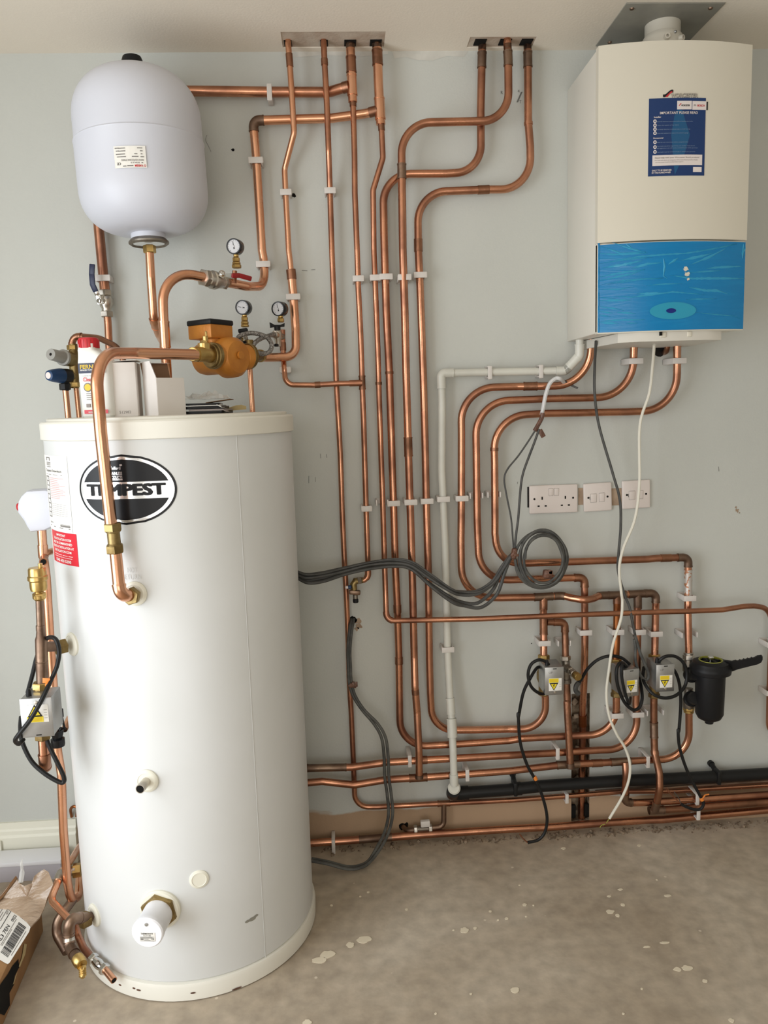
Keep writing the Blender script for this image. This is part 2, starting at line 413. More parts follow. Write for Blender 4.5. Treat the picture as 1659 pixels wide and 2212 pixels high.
def pipe(key, label, pts, r, mat='copper', rad=0.05, fits=(), fmat='copper_dull', cat='pipe', name='copper_pipe', seg=16, fr=0.0014, open_end=False):
    pl = fillet([(P3(p), (p[3] if (not isinstance(p, Vector) and len(p) > 3) else rad)) for p in pts])
    o = MB().tube(pl, r, seg).build(name, mat)
    tag(o, label, cat); PIPES[key] = (o, pl, r)
    dn = densify(pl)
    for f in fits:
        px, py, L = f[0], f[1], f[2]; kind = f[3] if len(f) > 3 else 'coupling'; fm = f[4] if len(f) > 4 else fmat; g = f[5] if len(f) > 5 else fr
        sp = sub_path(dn, px, py, L)
        if len(sp) < 2: continue
        m = MB().tube(sp, r+g, seg)
        if kind != 'tape' and L > 0.03:    # swaged lips
            for ends in (sp[:2], sp[-2:]): m.tube([ends[0], ends[1]], r+g+0.0007, seg)
        m.build(kind, fm, o)
    return o
def branch(key, a, b, r, mat='copper_dull', kind='tee_branch'):
    o = PIPES[key][0]
    MB().tube([P3(a), P3(b)], r, 16).build(kind, mat, o)

def clip(label, px, py, y, r, orient='v', open_=False, h=0.017, group=None, mat='clip_white', name='pipe_clip', lift=0.0):
    P = at(px, py, y); w = r+0.0045; t = 0.004; yf = P.y-r-0.001
    m = MB()
    if orient == 'v':
        for s in (-1, 1):
            d = abs(yf)-(0.012 if open_ else 0); m.rbox(t, d, h, 0.0012, Matrix.Translation((P.x+s*w, -d/2, P.z)))
        m.rbox(2*w+t, 0.004, h, 0.001, Matrix.Translation((P.x, -0.002, P.z)))
    else:
        for s in (-1, 1):
            d = abs(yf); m.rbox(h, d, t, 0.0012, Matrix.Translation((P.x, -d/2, P.z+s*w)))
        m.rbox(h, 0.004, 2*w+t, 0.001, Matrix.Translation((P.x, -0.002, P.z)))
    o = m.build(name, mat); tag(o, label, 'pipe clip', group)
    if not open_:
        m = MB()
        if orient == 'v':
            m.rbox(2*w+t+0.003, t, h, 0.0016, Matrix.Translation((P.x+0.001, yf-t/2+0.001, P.z)))
            m.rbox(0.005, 0.008, h*0.8, 0.0012, Matrix.Translation((P.x+w+0.003, yf+0.004, P.z)))
        else:
            m.rbox(h, t, 2*w+t+0.003, 0.0016, Matrix.Translation((P.x, yf-t/2+0.001, P.z-0.001)))
            m.rbox(h*0.8, 0.008, 0.005, 0.0012, Matrix.Translation((P.x, yf+0.004, P.z-w-0.003)))
        m.build('strap', mat, o)
    return o

def spline(pts, n=8):
    P = [P3(p) for p in pts]; out = []
    Q = [P[0]*2-P[1]]+P+[P[-1]*2-P[-2]]
    for i in range(1, len(Q)-2):
        a, b, c, d = Q[i-1], Q[i], Q[i+1], Q[i+2]
        for k in range(n):
            t = k/n
            out.append(0.5*((2*b)+(c-a)*t+(2*a-5*b+4*c-d)*t*t+(3*b-a-3*c+d)*t*t*t))
    out.append(P[-1]); return out
def cable(label, pts, r, mat, name='cable', cat='cable', group=None, seg=8, n=8):
    o = MB().tube(spline(pts, n), r, seg).build(name, mat)
    return tag(o, label, cat, group)
def rect_holes(u0, u1, v0, v1, holes):
    us = sorted({u0, u1}|{h[0] for h in holes}|{h[1] for h in holes}); vs_ = sorted({v0, v1}|{h[2] for h in holes}|{h[3] for h in holes})
    V, Fc, ix = [], [], {}
    for i, u in enumerate(us):
        for j, v in enumerate(vs_): ix[i, j] = len(V); V.append((u, v))
    for i in range(len(us)-1):
        for j in range(len(vs_)-1):
            cu, cv = (us[i]+us[i+1])/2, (vs_[j]+vs_[j+1])/2
            if any(h[0] < cu < h[1] and h[2] < cv < h[3] for h in holes): continue
            Fc.append((ix[i, j], ix[i+1, j], ix[i+1, j+1], ix[i, j+1]))
    return V, Fc

# ================================================================== the setting
HC = 2.376
XL, XR, YB = -1.75, 2.6, -5.0
ch0, ch1 = at(1234, 1774, 0), at(1274, 1497, 0)
CH = (ch0.x, ch1.x, ch0.z, ch1.z)
V, Fc = rect_holes(XL, XR, 0.0, HC, [CH])
m = MB(); m.add([(u, 0, v) for u, v in V], Fc)
wall = struct(m.build('wall_back', 'wall_paint', origin=Vector((0, 0, 0)), smooth=0))
m = MB(); x0, x1, z0, z1 = CH; d = 0.034
m.add([(x0, 0, z0), (x1, 0, z0), (x1, 0, z1), (x0, 0, z1), (x0, d, z0), (x1, d, z0), (x1, d, z1), (x0, d, z1)], [(4, 5, 6, 7), (0, 1, 5, 4), (1, 2, 6, 5), (2, 3, 7, 6), (3, 0, 4, 7)])
m.build('chase_recess', 'rubble', wall, smooth=0)
# broken brick and plaster left in the chase
for i in range(12):
    b = MB(); a = random.uniform(0.008, 0.02)
    zz = random.choice([z0+0.06+random.random()*0.06, z1-random.random()*0.09, z0+random.random()*(z1-z0)])
    b.rbox(a, a*0.8, a*1.3, a*0.25, Matrix.Translation((x0+0.012+random.random()*0.014, 0.012+random.random()*0.014, zz)) @ Matrix.Rotation(random.random()*3, 4, 'Y'))
    b.build('brick_fragment', 'stone_bits', wall)
for s in ((x0+0.008, z0+0.02), (x1-0.006, z0+0.02)):
    MB().rbox(0.016, 0.012, 0.045, 0.003, Matrix.Translation((s[0], 0.006, s[1]+0.012))).build('chase_lining', 'hole', wall)

# drill holes, chipped hole and pencil marks on the wall
def wall_disc(px, py, r, mat='hole', nm='drill_hole', rag=0.25):
    P = at(px, py, 0); n = 14; k = [1+random.uniform(-rag, rag) for _ in range(n)]
    m = MB(); m.prism([(r*k[j]*math.cos(6.2832*j/n), r*k[j]*math.sin(6.2832*j/n)) for j in range(n)], 0.0, 0.0012, frame((P.x, 0.0, P.z), (0, -1, 0), (1, 0, 0)))
    m.build(nm, mat, wall, smooth=0)
for px, py, r in ((503, 324, 0.004), (635, 422, 0.0055), (627, 423, 0.003), (1147, 1290, 0.001), (1148, 1390, 0.0015)): wall_disc(px, py, r)
wall_disc(763, 1338, 0.0105, 'hole', 'cable_hole', 0.3)
wall_disc(773, 1340, 0.009, 'plaster_raw', 'plaster_chip', 0.4); wall_disc(776, 1352, 0.0085, 'plaster_raw', 'plaster_chip', 0.4); wall_disc(771, 1358, 0.006, 'plaster_raw', 'plaster_chip', 0.4)
wall_disc(1592, 1103, 0.005, 'plaster_raw', 'plaster_chip', 0.5); wall_disc(1589, 1096, 0.003, 'plaster_raw', 'plaster_chip', 0.5); wall_disc(1597, 1108, 0.002, 'plaster_raw', 'plaster_chip', 0.5)
wall_disc(1424, 757, 0.019, 'black_rubber', 'pipe_sleeve', 0.06)
wall_disc(869, 1785, 0.011, 'hole', 'pipe_hole', 0.25); wall_disc(877, 1782, 0.008, 'hole', 'pipe_hole', 0.25)
def wall_text(t, px, py, h, mat='pencil', w=None):
    P = at(px, py, 0); vs_, fs_ = text_fit(t, w or h*0.7*len(t), h)
    MB().add(vs_, fs_, frame((P.x, -0.0008, P.z), (0, -1, 0), (1, 0, 0))).build('pencil_mark', mat, wall, smooth=0)
wall_text('R', 1084, 200, 0.009); wall_text('4', 1120, 197, 0.008); wall_text('T', 1124, 220, 0.009); wall_text('/', 1122, 210, 0.028, w=0.018)
def wall_line(a, b, w=0.0012, mat='pencil'):
    A, B = at(a[0], a[1], -0.0008), at(b[0], b[1], -0.0008)
    MB().tube([A, B], w/2, 5).build('pencil_mark', mat, wall)
for a, b in (((652, 584), (664, 585)), ((672, 583), (681, 582)), ((667, 1028), (667, 1044)), ((681, 1031), (681, 1041)), ((692, 980), (693, 990)), ((705, 981), (706, 989)), ((1552, 1008), (1553, 1018)), ((1118, 1041), (1118, 1045))): wall_line(a, b)
# hair crack beside the vessel
MB().tube(spline([(447, 292, -0.001), (444, 302, -0.001), (450, 315, -0.001), (456, 328, -0.001)], 4), 0.0005, 5).build('hairline_crack', 'ink_grey', wall)
# filler smeared along the ceiling line
M('filler', S(208, 206, 198), 0.8, var=S(196, 194, 186), vscale=20)
for poly in ([(846, 108), (1012, 109), (1002, 123), (965, 121), (935, 131), (902, 130), (875, 123), (852, 126)], [(606, 107), (838, 108), (838, 117), (780, 122), (700, 119), (640, 124), (610, 121)]):
    Q = [at(a, b, -0.0006) for a, b in poly]
    MB().add(Q, [tuple(range(len(Q)))]).build('filler_smear', 'filler', wall, smooth=0)
# raw plaster chased between the sockets
for a, b in (((1249, 1054), (1262, 1090)), ((1320, 1055), (1344, 1091))):
    A, B = at(a[0], a[1], 0), at(b[0], b[1], 0)
    MB().box(abs(B.x-A.x), 0.0016, abs(A.z-B.z), Matrix.Translation(((A.x+B.x)/2, -0.0006, (A.z+B.z)/2))).build('plaster_patch', 'plaster_raw', wall, smooth=0)
A, B = at(1139, 1052, 0), at(1146, 1096, 0)
MB().box(B.x-A.x, 0.002, A.z-B.z, Matrix.Translation(((A.x+B.x)/2, -0.0008, (A.z+B.z)/2))).build('back_box_gap', 'hole', wall, smooth=0)

# the other walls: window in the left wall, wide opening behind the camera
WIN = (-2.8, -1.0, 0.10, 2.10)
V, Fc = rect_holes(YB, 0.0, 0.0, HC, [WIN])
struct(MB().add([(XL, u, v) for u, v in V], Fc).build('wall_left', 'wall_plain', origin=Vector((XL, 0, 0)), smooth=0))
struct(MB().add([(XR, YB, 0), (XR, 0, 0), (XR, 0, HC), (XR, YB, HC)], [(0, 1, 2, 3)]).build('wall_right', 'wall_plain', origin=Vector((XR, 0, 0)), smooth=0))
OPN = (-1.6, 1.0, 0.15, 2.15)
V, Fc = rect_holes(XL, XR, 0.0, HC, [OPN])
struct(MB().add([(u, YB, v) for u, v in V], Fc).build('wall_front', 'wall_plain', origin=Vector((0, YB, 0)), smooth=0))
m = MB(); wt = 0.05
for (yy, zz, sy, sz) in ((-1.9, 0.10, 1.8, wt), (-1.9, 2.10, 1.8, wt), (-2.8, 1.1, wt, 2.0), (-1.0, 1.1, wt, 2.0)):
    m.box(0.06, sy, sz, Matrix.Translation((XL-0.035, yy, zz)))
struct(m.build('window_1', 'skirting', smooth=0))
m = MB()
for (xx, zz, sx, sz) in ((-0.3, 2.15, 2.6, 0.06), (-1.6, 1.15, 0.06, 2.0), (1.0, 1.15, 0.06, 2.0)):
    m.box(sx, 0.08, sz, Matrix.Translation((xx, YB-0.045, zz)))
struct(m.build('door_1', 'skirting', smooth=0))

# ceiling with the two cut-outs for the pipes
p1a, p1b = atz(606, 69, HC), atz(829, 102, HC)
p2a, p2b = atz(1016, 80, HC), atz(1148, 102, HC)
pa = (p1a.x, p1b.x, p1a.y, min(p1b.y, -0.004)); pb = (p2a.x, p2b.x, p2a.y, min(p2b.y, -0.004))
V, Fc = rect_holes(XL, XR, YB, 0.0, [pa, pb])
m = MB().add([(u, v, HC) for u, v in V], Fc)
rec = 0.006
for q in (pa, pb):
    x0, x1, y0, y1 = q
    m.add([(x0, y0, HC), (x1, y0, HC), (x1, y1, HC), (x0, y1, HC), (x0, y0, HC+rec), (x1, y0, HC+rec), (x1, y1, HC+rec), (x0, y1, HC+rec)], [(0, 1, 5, 4), (1, 2, 6, 5), (2, 3, 7, 6), (3, 0, 4, 7)])
ceil = struct(m.build('ceiling', 'ceiling_paint', origin=Vector((0, 0, HC)), smooth=0))
for q, holes in ((pa, (623, 702, 759, 815)), (pb, (1040, 1094, 1140))):
    x0, x1, y0, y1 = q
    MB().box(x1-x0, y1-y0, 0.004, Matrix.Translation(((x0+x1)/2, (y0+y1)/2, HC+rec-0.002))).build('plasterboard_patch', 'board_grey', ceil, smooth=0)
    for hx in holes:
        P = atz(hx, 84 if hx < 1000 else 90, HC)
        MB().box(0.032 if hx > 740 else 0.021, 0.036, 0.004, Matrix.Translation((P.x-0.003, -0.050, HC+rec-0.0045))).build('ceiling_hole', 'hole', ceil, smooth=0)

# floor
m = MB().add([(XL, YB, 0), (XR, YB, 0), (XR, 0.06, 0), (XL, 0.06, 0)], [(0, 1, 2, 3)])
floor = struct(m.build('floor', 'concrete', origin=Vector((0, 0, 0)), smooth=0))
def blob(px, py, r, asp=1.0, mat='paint_drop', nm='paint_spot', h=0.0012):
    P = atz(px, py, 0); n = 16
    k = [1+random.uniform(-0.16, 0.16) for _ in range(n)]
    MB().prism([(P.x+r*asp*k[j]*math.cos(6.2832*j/n), P.y+r*k[j]*math.sin(6.2832*j/n)) for j in range(n)], 0.0002, h).build(nm, mat, floor, smooth=0)
G6 = K(640, 1740, 1.628)
for x, y, r, a in ((592, 440, 0.011, 1), (629, 432, 0.005, 1), (553, 439, 0.003, 1), (803, 350, 0.006, 1), (834, 352, 0.003, 1), (682, 373, 0.004, 1), (740, 398, 0.005, 1), (710, 403, 0.003, 1), (808, 391, 0.003, 1),
                   (190, 491, 0.010, 1), (238, 472, 0.014, 1.3), (110, 524, 0.013, 1.5), (80, 545, 0.012, 1.5), (940, 151, 0.006, 1.2), (1206, 141, 0.005, 1.2), (388, 366, 0.004, 1), (253, 305, 0.004, 1), (225, 321, 0.003, 1), (124, 352, 0.004, 1),
                   (768, 650, 0.009, 1.2), (785, 281, 0.003, 1), (1104, 374, 0.008, 1.4), (1130, 388, 0.006, 1), (1148, 350, 0.006, 1), (1140, 296, 0.004, 2), (1100, 320, 0.004, 1.4), (1340, 577, 0.007, 1.3), (1374, 573, 0.009, 1.4), (1437, 618, 0.005, 1.3),
                   (1296, 483, 0.004, 3), (1232, 498, 0.003, 3), (1215, 646, 0.003, 1), (490, 733, 0.003, 1), (1530, 757, 0.006, 1), (38, 764, 0.008, 1.2), (614, 664, 0.003, 1), (1150, 733, 0.003, 1), (1306, 318, 0.005, 2), (1268, 262, 0.003, 1)):
    blob(*G6(x, y), r, a)
# rubble along the foot of the wall: too small and too many to count
m = MB()
for i in range(420):
    px = random.uniform(960, 1659) if random.random() < 0.85 else random.uniform(690, 960)
    base = 1823-(px-690)*0.0605
    P = atz(px, base+random.uniform(4, 17)+abs(random.gauss(0, 5)), 0); a = random.choice([0.0015, 0.002, 0.0025, 0.003, 0.0045, 0.007])
    if a > 0.004 and random.random() < 0.4: a = 0.003
    s = a
    Mx = Matrix.Translation((P.x, P.y, s*0.5)) @ Matrix.Rotation(random.random()*6, 4, 'Z') @ Matrix.Rotation(random.random(), 4, 'X')
    m.add([(-s, -s*.7, -s*.4), (s, -s*.6, -s*.5), (s*.8, s*.8, -s*.4), (-s*.9, s*.6, -s*.5), (-s*.5, -s*.4, s*.6), (s*.5, -s*.5, s*.5), (s*.4, s*.5, s*.7), (-s*.4, s*.4, s*.5)],
          [(3, 2, 1, 0), (4, 5, 6, 7), (0, 1, 5, 4), (1, 2, 6, 5), (2, 3, 7, 6), (3, 0, 4, 7)], Mx)
o = m.build('plaster_rubble', 'stone_bits', smooth=0); tag(o, 'crumbs of plaster and grit lying along the foot of the wall', 'rubble'); o['kind'] = 'stuff'

# skirting board behind the cylinder on the left
zt = at(60, 1779, -0.018).z
xe = at(165, 1770, 0).x
prof = [(0, 0), (-0.018, 0), (-0.018, zt-0.045), (-0.013, zt-0.038), (-0.013, zt-0.026), (-0.009, zt-0.020), (-0.007, zt), (0, zt)]
m = MB(); L_ = xe-XL
m.prism([(y, z) for y, z in prof], 0, L_, Matrix(((0, 0, 1, XL), (1, 0, 0, 0), (0, 1, 0, 0), (0, 0, 0, 1))))
bb = struct(m.build('baseboard_back', 'skirting', smooth=0))
A, B = at(0, 1815, -0.02), at(12, 1836, -0.02)
MB().rbox(0.05, 0.012, zt-0.05, 0.002, Matrix.Translation((at(-14, 1822, -0.02).x, -0.022, (zt-0.05)/2))).build('skirting_offcut', 'skirting', bb)

# white panel lying on the floor in front of the skirting
zt2 = 0.062
a0, a1 = atz(127, 1828, zt2), atz(131, 1858, zt2)
xm = a1.x; y_f, y_b = a1.y, min(a0.y, -0.03)
t = thing('flat_panel', 'long white flat panel lying on the floor along the skirting board', 'panel', (xm-0.4, (y_f+y_b)/2, 0))
MB().rbox(0.8, y_b-y_f, 0.012, 0.001, Matrix.Translation((xm-0.4, (y_f+y_b)/2, zt2-0.006))).build('top_face', 'panel_white', t)
MB().rbox(0.796, y_b-y_f-0.004, zt2-0.012, 0.001, Matrix.Translation((xm-0.4, (y_f+y_b)/2, (zt2-0.012)/2))).build('edge', 'panel_edge_shaded', t)

# ================================================================== hot water cylinder
t = thing('hot_water_cylinder', 'tall white hot water cylinder with an oval black and silver badge', 'water cylinder', (TX, TY, 0))
TM = Matrix.Translation((TX, TY, 0))
body = MB().lathe([(TR-0.004, 0.045), (TR, 0.05), (TR, TH-0.036), (TR-0.004, TH-0.03)], TM, 96).build('body', 'tank_body', t)
MB().lathe([(TR-0.012, 0.0), (TR+0.006, 0.003), (TR+0.007, 0.036), (TR+0.004, 0.044), (TR-0.002, 0.046)], TM, 96).build('base_ring', 'tank_trim', t)
MB().lathe([(TR+0.001, TH-0.046), (TR+0.006, TH-0.044), (TR+0.006, TH-0.008), (TR+0.003, TH-0.004), (TR-0.010, TH-0.004), (TR-0.010, TH+0.002), (TR-0.014, TH+0.004), (0.0, TH+0.004)], TM, 96).build('lid', 'tank_trim', t)
TOPZ = TH+0.004
# vertical casing seam
sa = tank_ang(on_tank(513, 940)); sb = tank_ang(on_tank(568, 2010))
sm = (sa+sb)/2
m = MB(); w = 0.0016
m.add([tank_pt(sm-w/TR, 0.046, 0.0003), tank_pt(sm, 0.046, 0.0008), tank_pt(sm+w/TR, 0.046, 0.0003), tank_pt(sm-w/TR, TH-0.04, 0.0003), tank_pt(sm, TH-0.04, 0.0008), tank_pt(sm+w/TR, TH-0.04, 0.0003)], [(0, 1, 4, 3), (1, 2, 5, 4)])
m.build('seam', 'tank_body', t, smooth=0)

def wrapT(vs_, a0, z0, off, rot=0.0):
    c, s = math.cos(rot), math.sin(rot)
    return [tank_pt(a0+(x*c-y*s)/TR, z0+(x*s+y*c), off) for x, y, *_ in vs_]
def tank_text(txt, px, py, w, h, mat, off, parent, bold=0.0, rot=0.0, nm='lettering'):
    P = on_tank(px, py); vs_, fs_ = text_fit(txt, w, h, bold)
    MB().add(wrapT(vs_, tank_ang(P), P.z, off, rot), fs_).build(nm, mat, parent, smooth=0)
def tank_patch(a0, a1, z0, z1, mat, off, parent, nm, skew=0.0, n=10):
    m = MB()
    vs_ = []
    for i in range(n+1):
        a = a0+(a1-a0)*i/n
        vs_ += [tank_pt(a, z0, off), tank_pt(a+skew, z1, off)]
    m.add(vs_, [(2*i, 2*i+2, 2*i+3, 2*i+1) for i in range(n)])
    return m.build(nm, mat, parent)
def tank_ellipse(a0, z0, ra, rz, mat, off, parent, nm, ycut=None):
    m = MB(); n = 28; vs_ = []
    zs = [-1+2*i/n for i in range(n+1)]
    if ycut: zs = [ycut[0]+(ycut[1]-ycut[0])*i/n for i in range(n+1)]
    K_ = 12
    for q in zs:
        hw = ra*math.sqrt(max(0.0, 1-q*q))
        for j in range(K_+1): vs_.append(tank_pt(a0+(-hw+2*hw*j/K_)/TR, z0+q*rz, off))
    fs_ = [(i*(K_+1)+j, i*(K_+1)+j+1, (i+1)*(K_+1)+j+1, (i+1)*(K_+1)+j) for i in range(n) for j in range(K_)]
    return m.add(vs_, fs_).build(nm, mat, parent)
# oval badge
L, R_, T_, B_ = on_tank(172, 1051), on_tank(383, 1062), on_tank(281, 981), on_tank(276, 1134)
ba = (tank_ang(L)+tank_ang(R_))/2; bz = (T_.z+B_.z)/2; bra = (tank_ang(R_)-tank_ang(L))/2*TR; brz = (T_.z-B_.z)/2
badge = tank_ellipse(ba, bz, bra, brz, 'label_black', 0.0006, t, 'badge')
tank_ellipse(ba, bz, bra*0.955, brz*0.94, 'label_silver', 0.0010, badge, 'silver_oval')
tank_ellipse(ba, bz, bra*0.88, brz*0.86, 'label_black', 0.0014, badge, 'black_segment', (0.26, 1.0))
tank_ellipse(ba, bz, bra*0.88, brz*0.86, 'label_black', 0.0014, badge, 'black_segment', (-1.0, -0.30))
vs_, fs_ = text_fit('TEMPEST', bra*1.62, brz*0.335, 0.0)
m = MB()
for e_, g_ in ((0, 0), (-0.0028, 0), (-0.0014, 0), (0.0014, 0), (0.0028, 0), (-0.0022, 0.0012), (0.0022, 0.0012), (-0.0022, -0.0012), (0.0022, -0.0012), (0, 0.0014), (0, -0.0014)): m.add(wrapT([(x*0.96+e_, y*0.92+g_, 0) for x, y, z in vs_], ba, bz, 0.0017), fs_)
m.build('lettering', 'ink', badge, smooth=0)
sx_ = -bra*0.14
for txt, hh, dz, ww in (('Telford', 0.09, 0.62, 0.22), ('STAINLESS', 0.085, 0.47, 0.27), ('PRODUCTS', 0.085, 0.36, 0.27)):
    vs_, fs_ = text_fit(txt, bra*ww, brz*hh, 0.02)
    MB().add(wrapT([(x+sx_, y, 0) for x, y, z in vs_], ba, bz+brz*dz, 0.0018), fs_).build('lettering', 'label_silver', badge, smooth=0)
for x_, z_, w_, h_ in ((sx_, 0.29, 0.27, 0.025), (sx_-bra*.12, 0.70, .05, .05), (sx_+bra*.12, 0.70, .05, .05)):
    MB().add(wrapT([(x_-bra*w_/2, -brz*h_/2), (x_+bra*w_/2, -brz*h_/2), (x_+bra*w_/2, brz*h_/2), (x_-bra*w_/2, brz*h_/2)], ba, bz+brz*z_, 0.0018), [(0, 1, 2, 3)]).build('lettering', 'label_silver', badge, smooth=0)

# instruction sheet and red notice on the left flank
a_l, a_r = tank_ang(on_tank(104, 1080)), tank_ang(on_tank(152, 1080))
zt_, zb_ = on_tank(128, 985).z, on_tank(140, 1150).z
sheet = tank_patch(a_l, a_r, zb_, zt_, 'paper_label', 0.0006, t, 'instruction_sheet')
def sheet_bar(u0, u1, v0, v1, mat, nm='print', par=None):
    par = par or sheet
    return tank_patch(a_l+(a_r-a_l)*u0, a_l+(a_r-a_l)*u1, zb_+(zt_-zb_)*v0, zb_+(zt_-zb_)*v1, mat, 0.001, par, nm, n=3)
def tank_bars(rows, mat, par, A0, A1, Z0, Z1, off=0.001, nm='print'):
    m = MB()
    for u0, u1, v0, v1 in rows:
        aa, ab = A0+(A1-A0)*u0, A0+(A1-A0)*u1
        n = 3; b0 = len(m.v)
        vs_ = []
        for i in range(n+1):
            a = aa+(ab-aa)*i/n; vs_ += [tank_pt(a, Z0+(Z1-Z0)*v0, off), tank_pt(a, Z0+(Z1-Z0)*v1, off)]
        m.add(vs_, [(2*i, 2*i+2, 2*i+3, 2*i+1) for i in range(n)])
    return m.build(nm, mat, par, smooth=0)
tank_bars([(0.30, 0.48, 0.965, 0.975), (0.30, 0.33, 0.93, 0.97), (0.45, 0.48, 0.93, 0.97), (0.30, 0.50, 0.90, 0.91), (0.30, 0.50, 0.885, 0.893), (0.30, 0.5, 0.87, 0.877), (0.3, 0.5, 0.845, 0.853)]
          + [(0.18, 0.36, 0.71-0.06*i, 0.722-0.06*i) for i in range(10)] + [(0.18, 0.20, 0.17, 0.722), (0.345, 0.36, 0.17, 0.722)]
          + [(0.68, 0.95, 0.095, 0.10), (0.68, 0.95, 0.068, 0.09), (0.22, 0.42, 0.10, 0.105), (0.22, 0.34, 0.09, 0.095), (0.2, 0.95, 0.045, 0.056)], 'ink_grey', sheet, a_l, a_r, zb_, zt_)
tank_bars([(0.40, 0.40+random.uniform(0.3, 0.52), 0.70-0.024*i, 0.706-0.024*i) for i in range(12)], 'ink_pink', sheet, a_l, a_r, zb_, zt_)
tank_bars([(0.40, 0.92, 0.36-0.025*i, 0.363-0.025*i) for i in range(7)] + [(0.22, 0.86, 0.745, 0.751)], 'ink_grey', sheet, a_l, a_r, zb_, zt_)
vs_, fs_ = text_fit('Tempest Stainless', (a_r-a_l)*TR*0.62, (zt_-zb_)*0.045)
MB().add(wrapT(vs_, a_l+(a_r-a_l)*0.53, zb_+(zt_-zb_)*0.795, 0.001), fs_).build('print', 'ink', sheet, smooth=0)
r_l, r_r = tank_ang(on_tank(117, 1190)), tank_ang(on_tank(168, 1190))
rt, rb_ = on_tank(140, 1151).z, on_tank(145, 1220).z
note = tank_patch(r_l, r_r, rb_, rt, 'label_red', 0.0006, t, 'red_notice')
for i, (txt, ww) in enumerate((('IMPORTANT', 0.36), ('THIS INSTALLATION SYSTEM', 0.70), ('MUST BE COMMISSIONED', 0.74), ('REGISTER AT INSTALLATION AT', 0.82), ('INSTALLATION.COM', 0.66))):
    vs_, fs_ = text_fit(txt, (r_r-r_l)*TR*ww, (rt-rb_)*0.075, 0.02)
    MB().add(wrapT(vs_, r_l+(r_r-r_l)*0.5, rb_+(rt-rb_)*(0.90-0.125*i), 0.001), fs_).build('print', 'paper_label', note, smooth=0)
vs_, fs_ = text_fit('0345 450 5300', (r_r-r_l)*TR*0.60, (rt-rb_)*0.095, 0.02)
MB().add(wrapT(vs_, r_l+(r_r-r_l)*0.5, rb_+(rt-rb_)*0.10, 0.001), fs_).build('print', 'paper_label', note, smooth=0)
tank_bars([(0.14, 0.86, 0.265, 0.28), (0.16, 0.84, 0.20, 0.212)], 'paper_label', note, r_l, r_r, rb_, rt)
# embossed words by the return boss
for txt, px, py, ww in (('HOT', 285, 1231, 0.022), ('RETURN', 283, 1246, 0.045)):
    tank_text(txt, px, py, ww, 0.011, 'tank_body', 0.0014, t, 0.0, 0.0, 'embossed_lettering')

def boss(px, py, R0, depth=0.006, nm='boss'):
    P = on_tank(px, py); n = Vector((P.x-TX, P.y-TY, 0)).normalized()
    Mx = frame(P-n*0.004, n, (0, 0, 1))
    o = MB().lathe([(R0, 0), (R0, 0.004+depth*0.5), (R0-0.003, 0.004+depth), (R0*0.75, 0.004+depth+0.001), (R0*0.72, 0.004+depth), (0, 0.004+depth)], Mx, 36).build(nm, 'boss_white', t)
    return P, n, Mx, o
P, n, Mx, o = boss(318, 1686, 0.027)
MB().lathe([(0.0105, 0.004), (0.0105, 0.045), (0.0090, 0.045), (0.0090, 0.025), (0.0, 0.025)], Mx, 20).build('pipe_stub', 'nickel', o)
MB().lathe([(0.0089, 0.026), (0.0089, 0.0445), (0.0, 0.0445)], Mx, 20).build('stub_bore', 'hole', o)
P, n, Mx, o = boss(430, 1899, 0.0225, 0.003, 'blanking_cap')
HOT = boss(292, 1282, 0.0275)
LB1 = boss(157, 1391, 0.028)
LB2 = boss(205, 1976, 0.028)
# immersion heater
P, n, Mx, o = boss(347, 1963, 0.048, 0.008, 'immersion_heater')
MB().lathe([(0.041, 0.010), (0.043, 0.012), (0.043, 0.020), (0.041, 0.022), (0, 0.022)], Mx, 6, 0.2).build('hex_nut', 'brass_old', o, smooth=20)
ax = (P-(P+Vector((0, 0, 0)))); P2 = P+n*0.02
hv = (CAM-P); Mh = Mx
MB().lathe([(0.034, 0.020), (0.034, 0.075), (0.036, 0.078), (0.036, 0.088), (0.033, 0.091), (0, 0.091)], Mh, 40).build('heater_cap', 'panel_white', o)
lab = MB().rbox(0.036, 0.021, 0.0012, 0.0005, Mh @ Matrix.Rotation(-math.pi/2, 4, 'Z') @ Matrix.Translation((0, -0.008, 0.0916))).build('rating_label', 'paper_label', o)
Mr = Mh @ Matrix.Rotation(-math.pi/2, 4, 'Z')
MT_ = lambda x, y: Mr @ Matrix.Translation((x, y, 0.0926))
_sx = 1
def plate_text(txt, x, y, w, h, mat='ink'):
    vs_, fs_ = text_fit(txt, w, h, 0.02); MB().add(vs_, fs_, MT_(x, y)).build('print', mat, o, smooth=0)
plate_text('THERMOWATT', 0, 0.0002, 0.028, 0.0038); plate_text('ALLOY 800', 0, -0.0045, 0.018, 0.002); plate_text('CE', 0.0125, -0.0125, 0.006, 0.0028)
m = MB()
for x, y, w, h in ((0, -0.0075, 0.032, 0.0006), (-0.002, -0.0092, 0.028, 0.0008), (0, -0.0108, 0.032, 0.0006), (-0.012, -0.013, 0.007, 0.0026), (-0.002, -0.0128, 0.010, 0.0008), (0, -0.0152, 0.014, 0.0008), (0, -0.0172, 0.032, 0.0006)):
    m.box(w, h, 0.0002, MT_(x, y))
m.build('print', 'ink_grey', o, smooth=0)
MB().lathe([(0.004, 0.091), (0.004, 0.0925), (0.0015, 0.093), (0, 0.093)], Mr @ Matrix.Translation((0, 0.022, 0)), 12).build('screw', 'steel_grey', o)
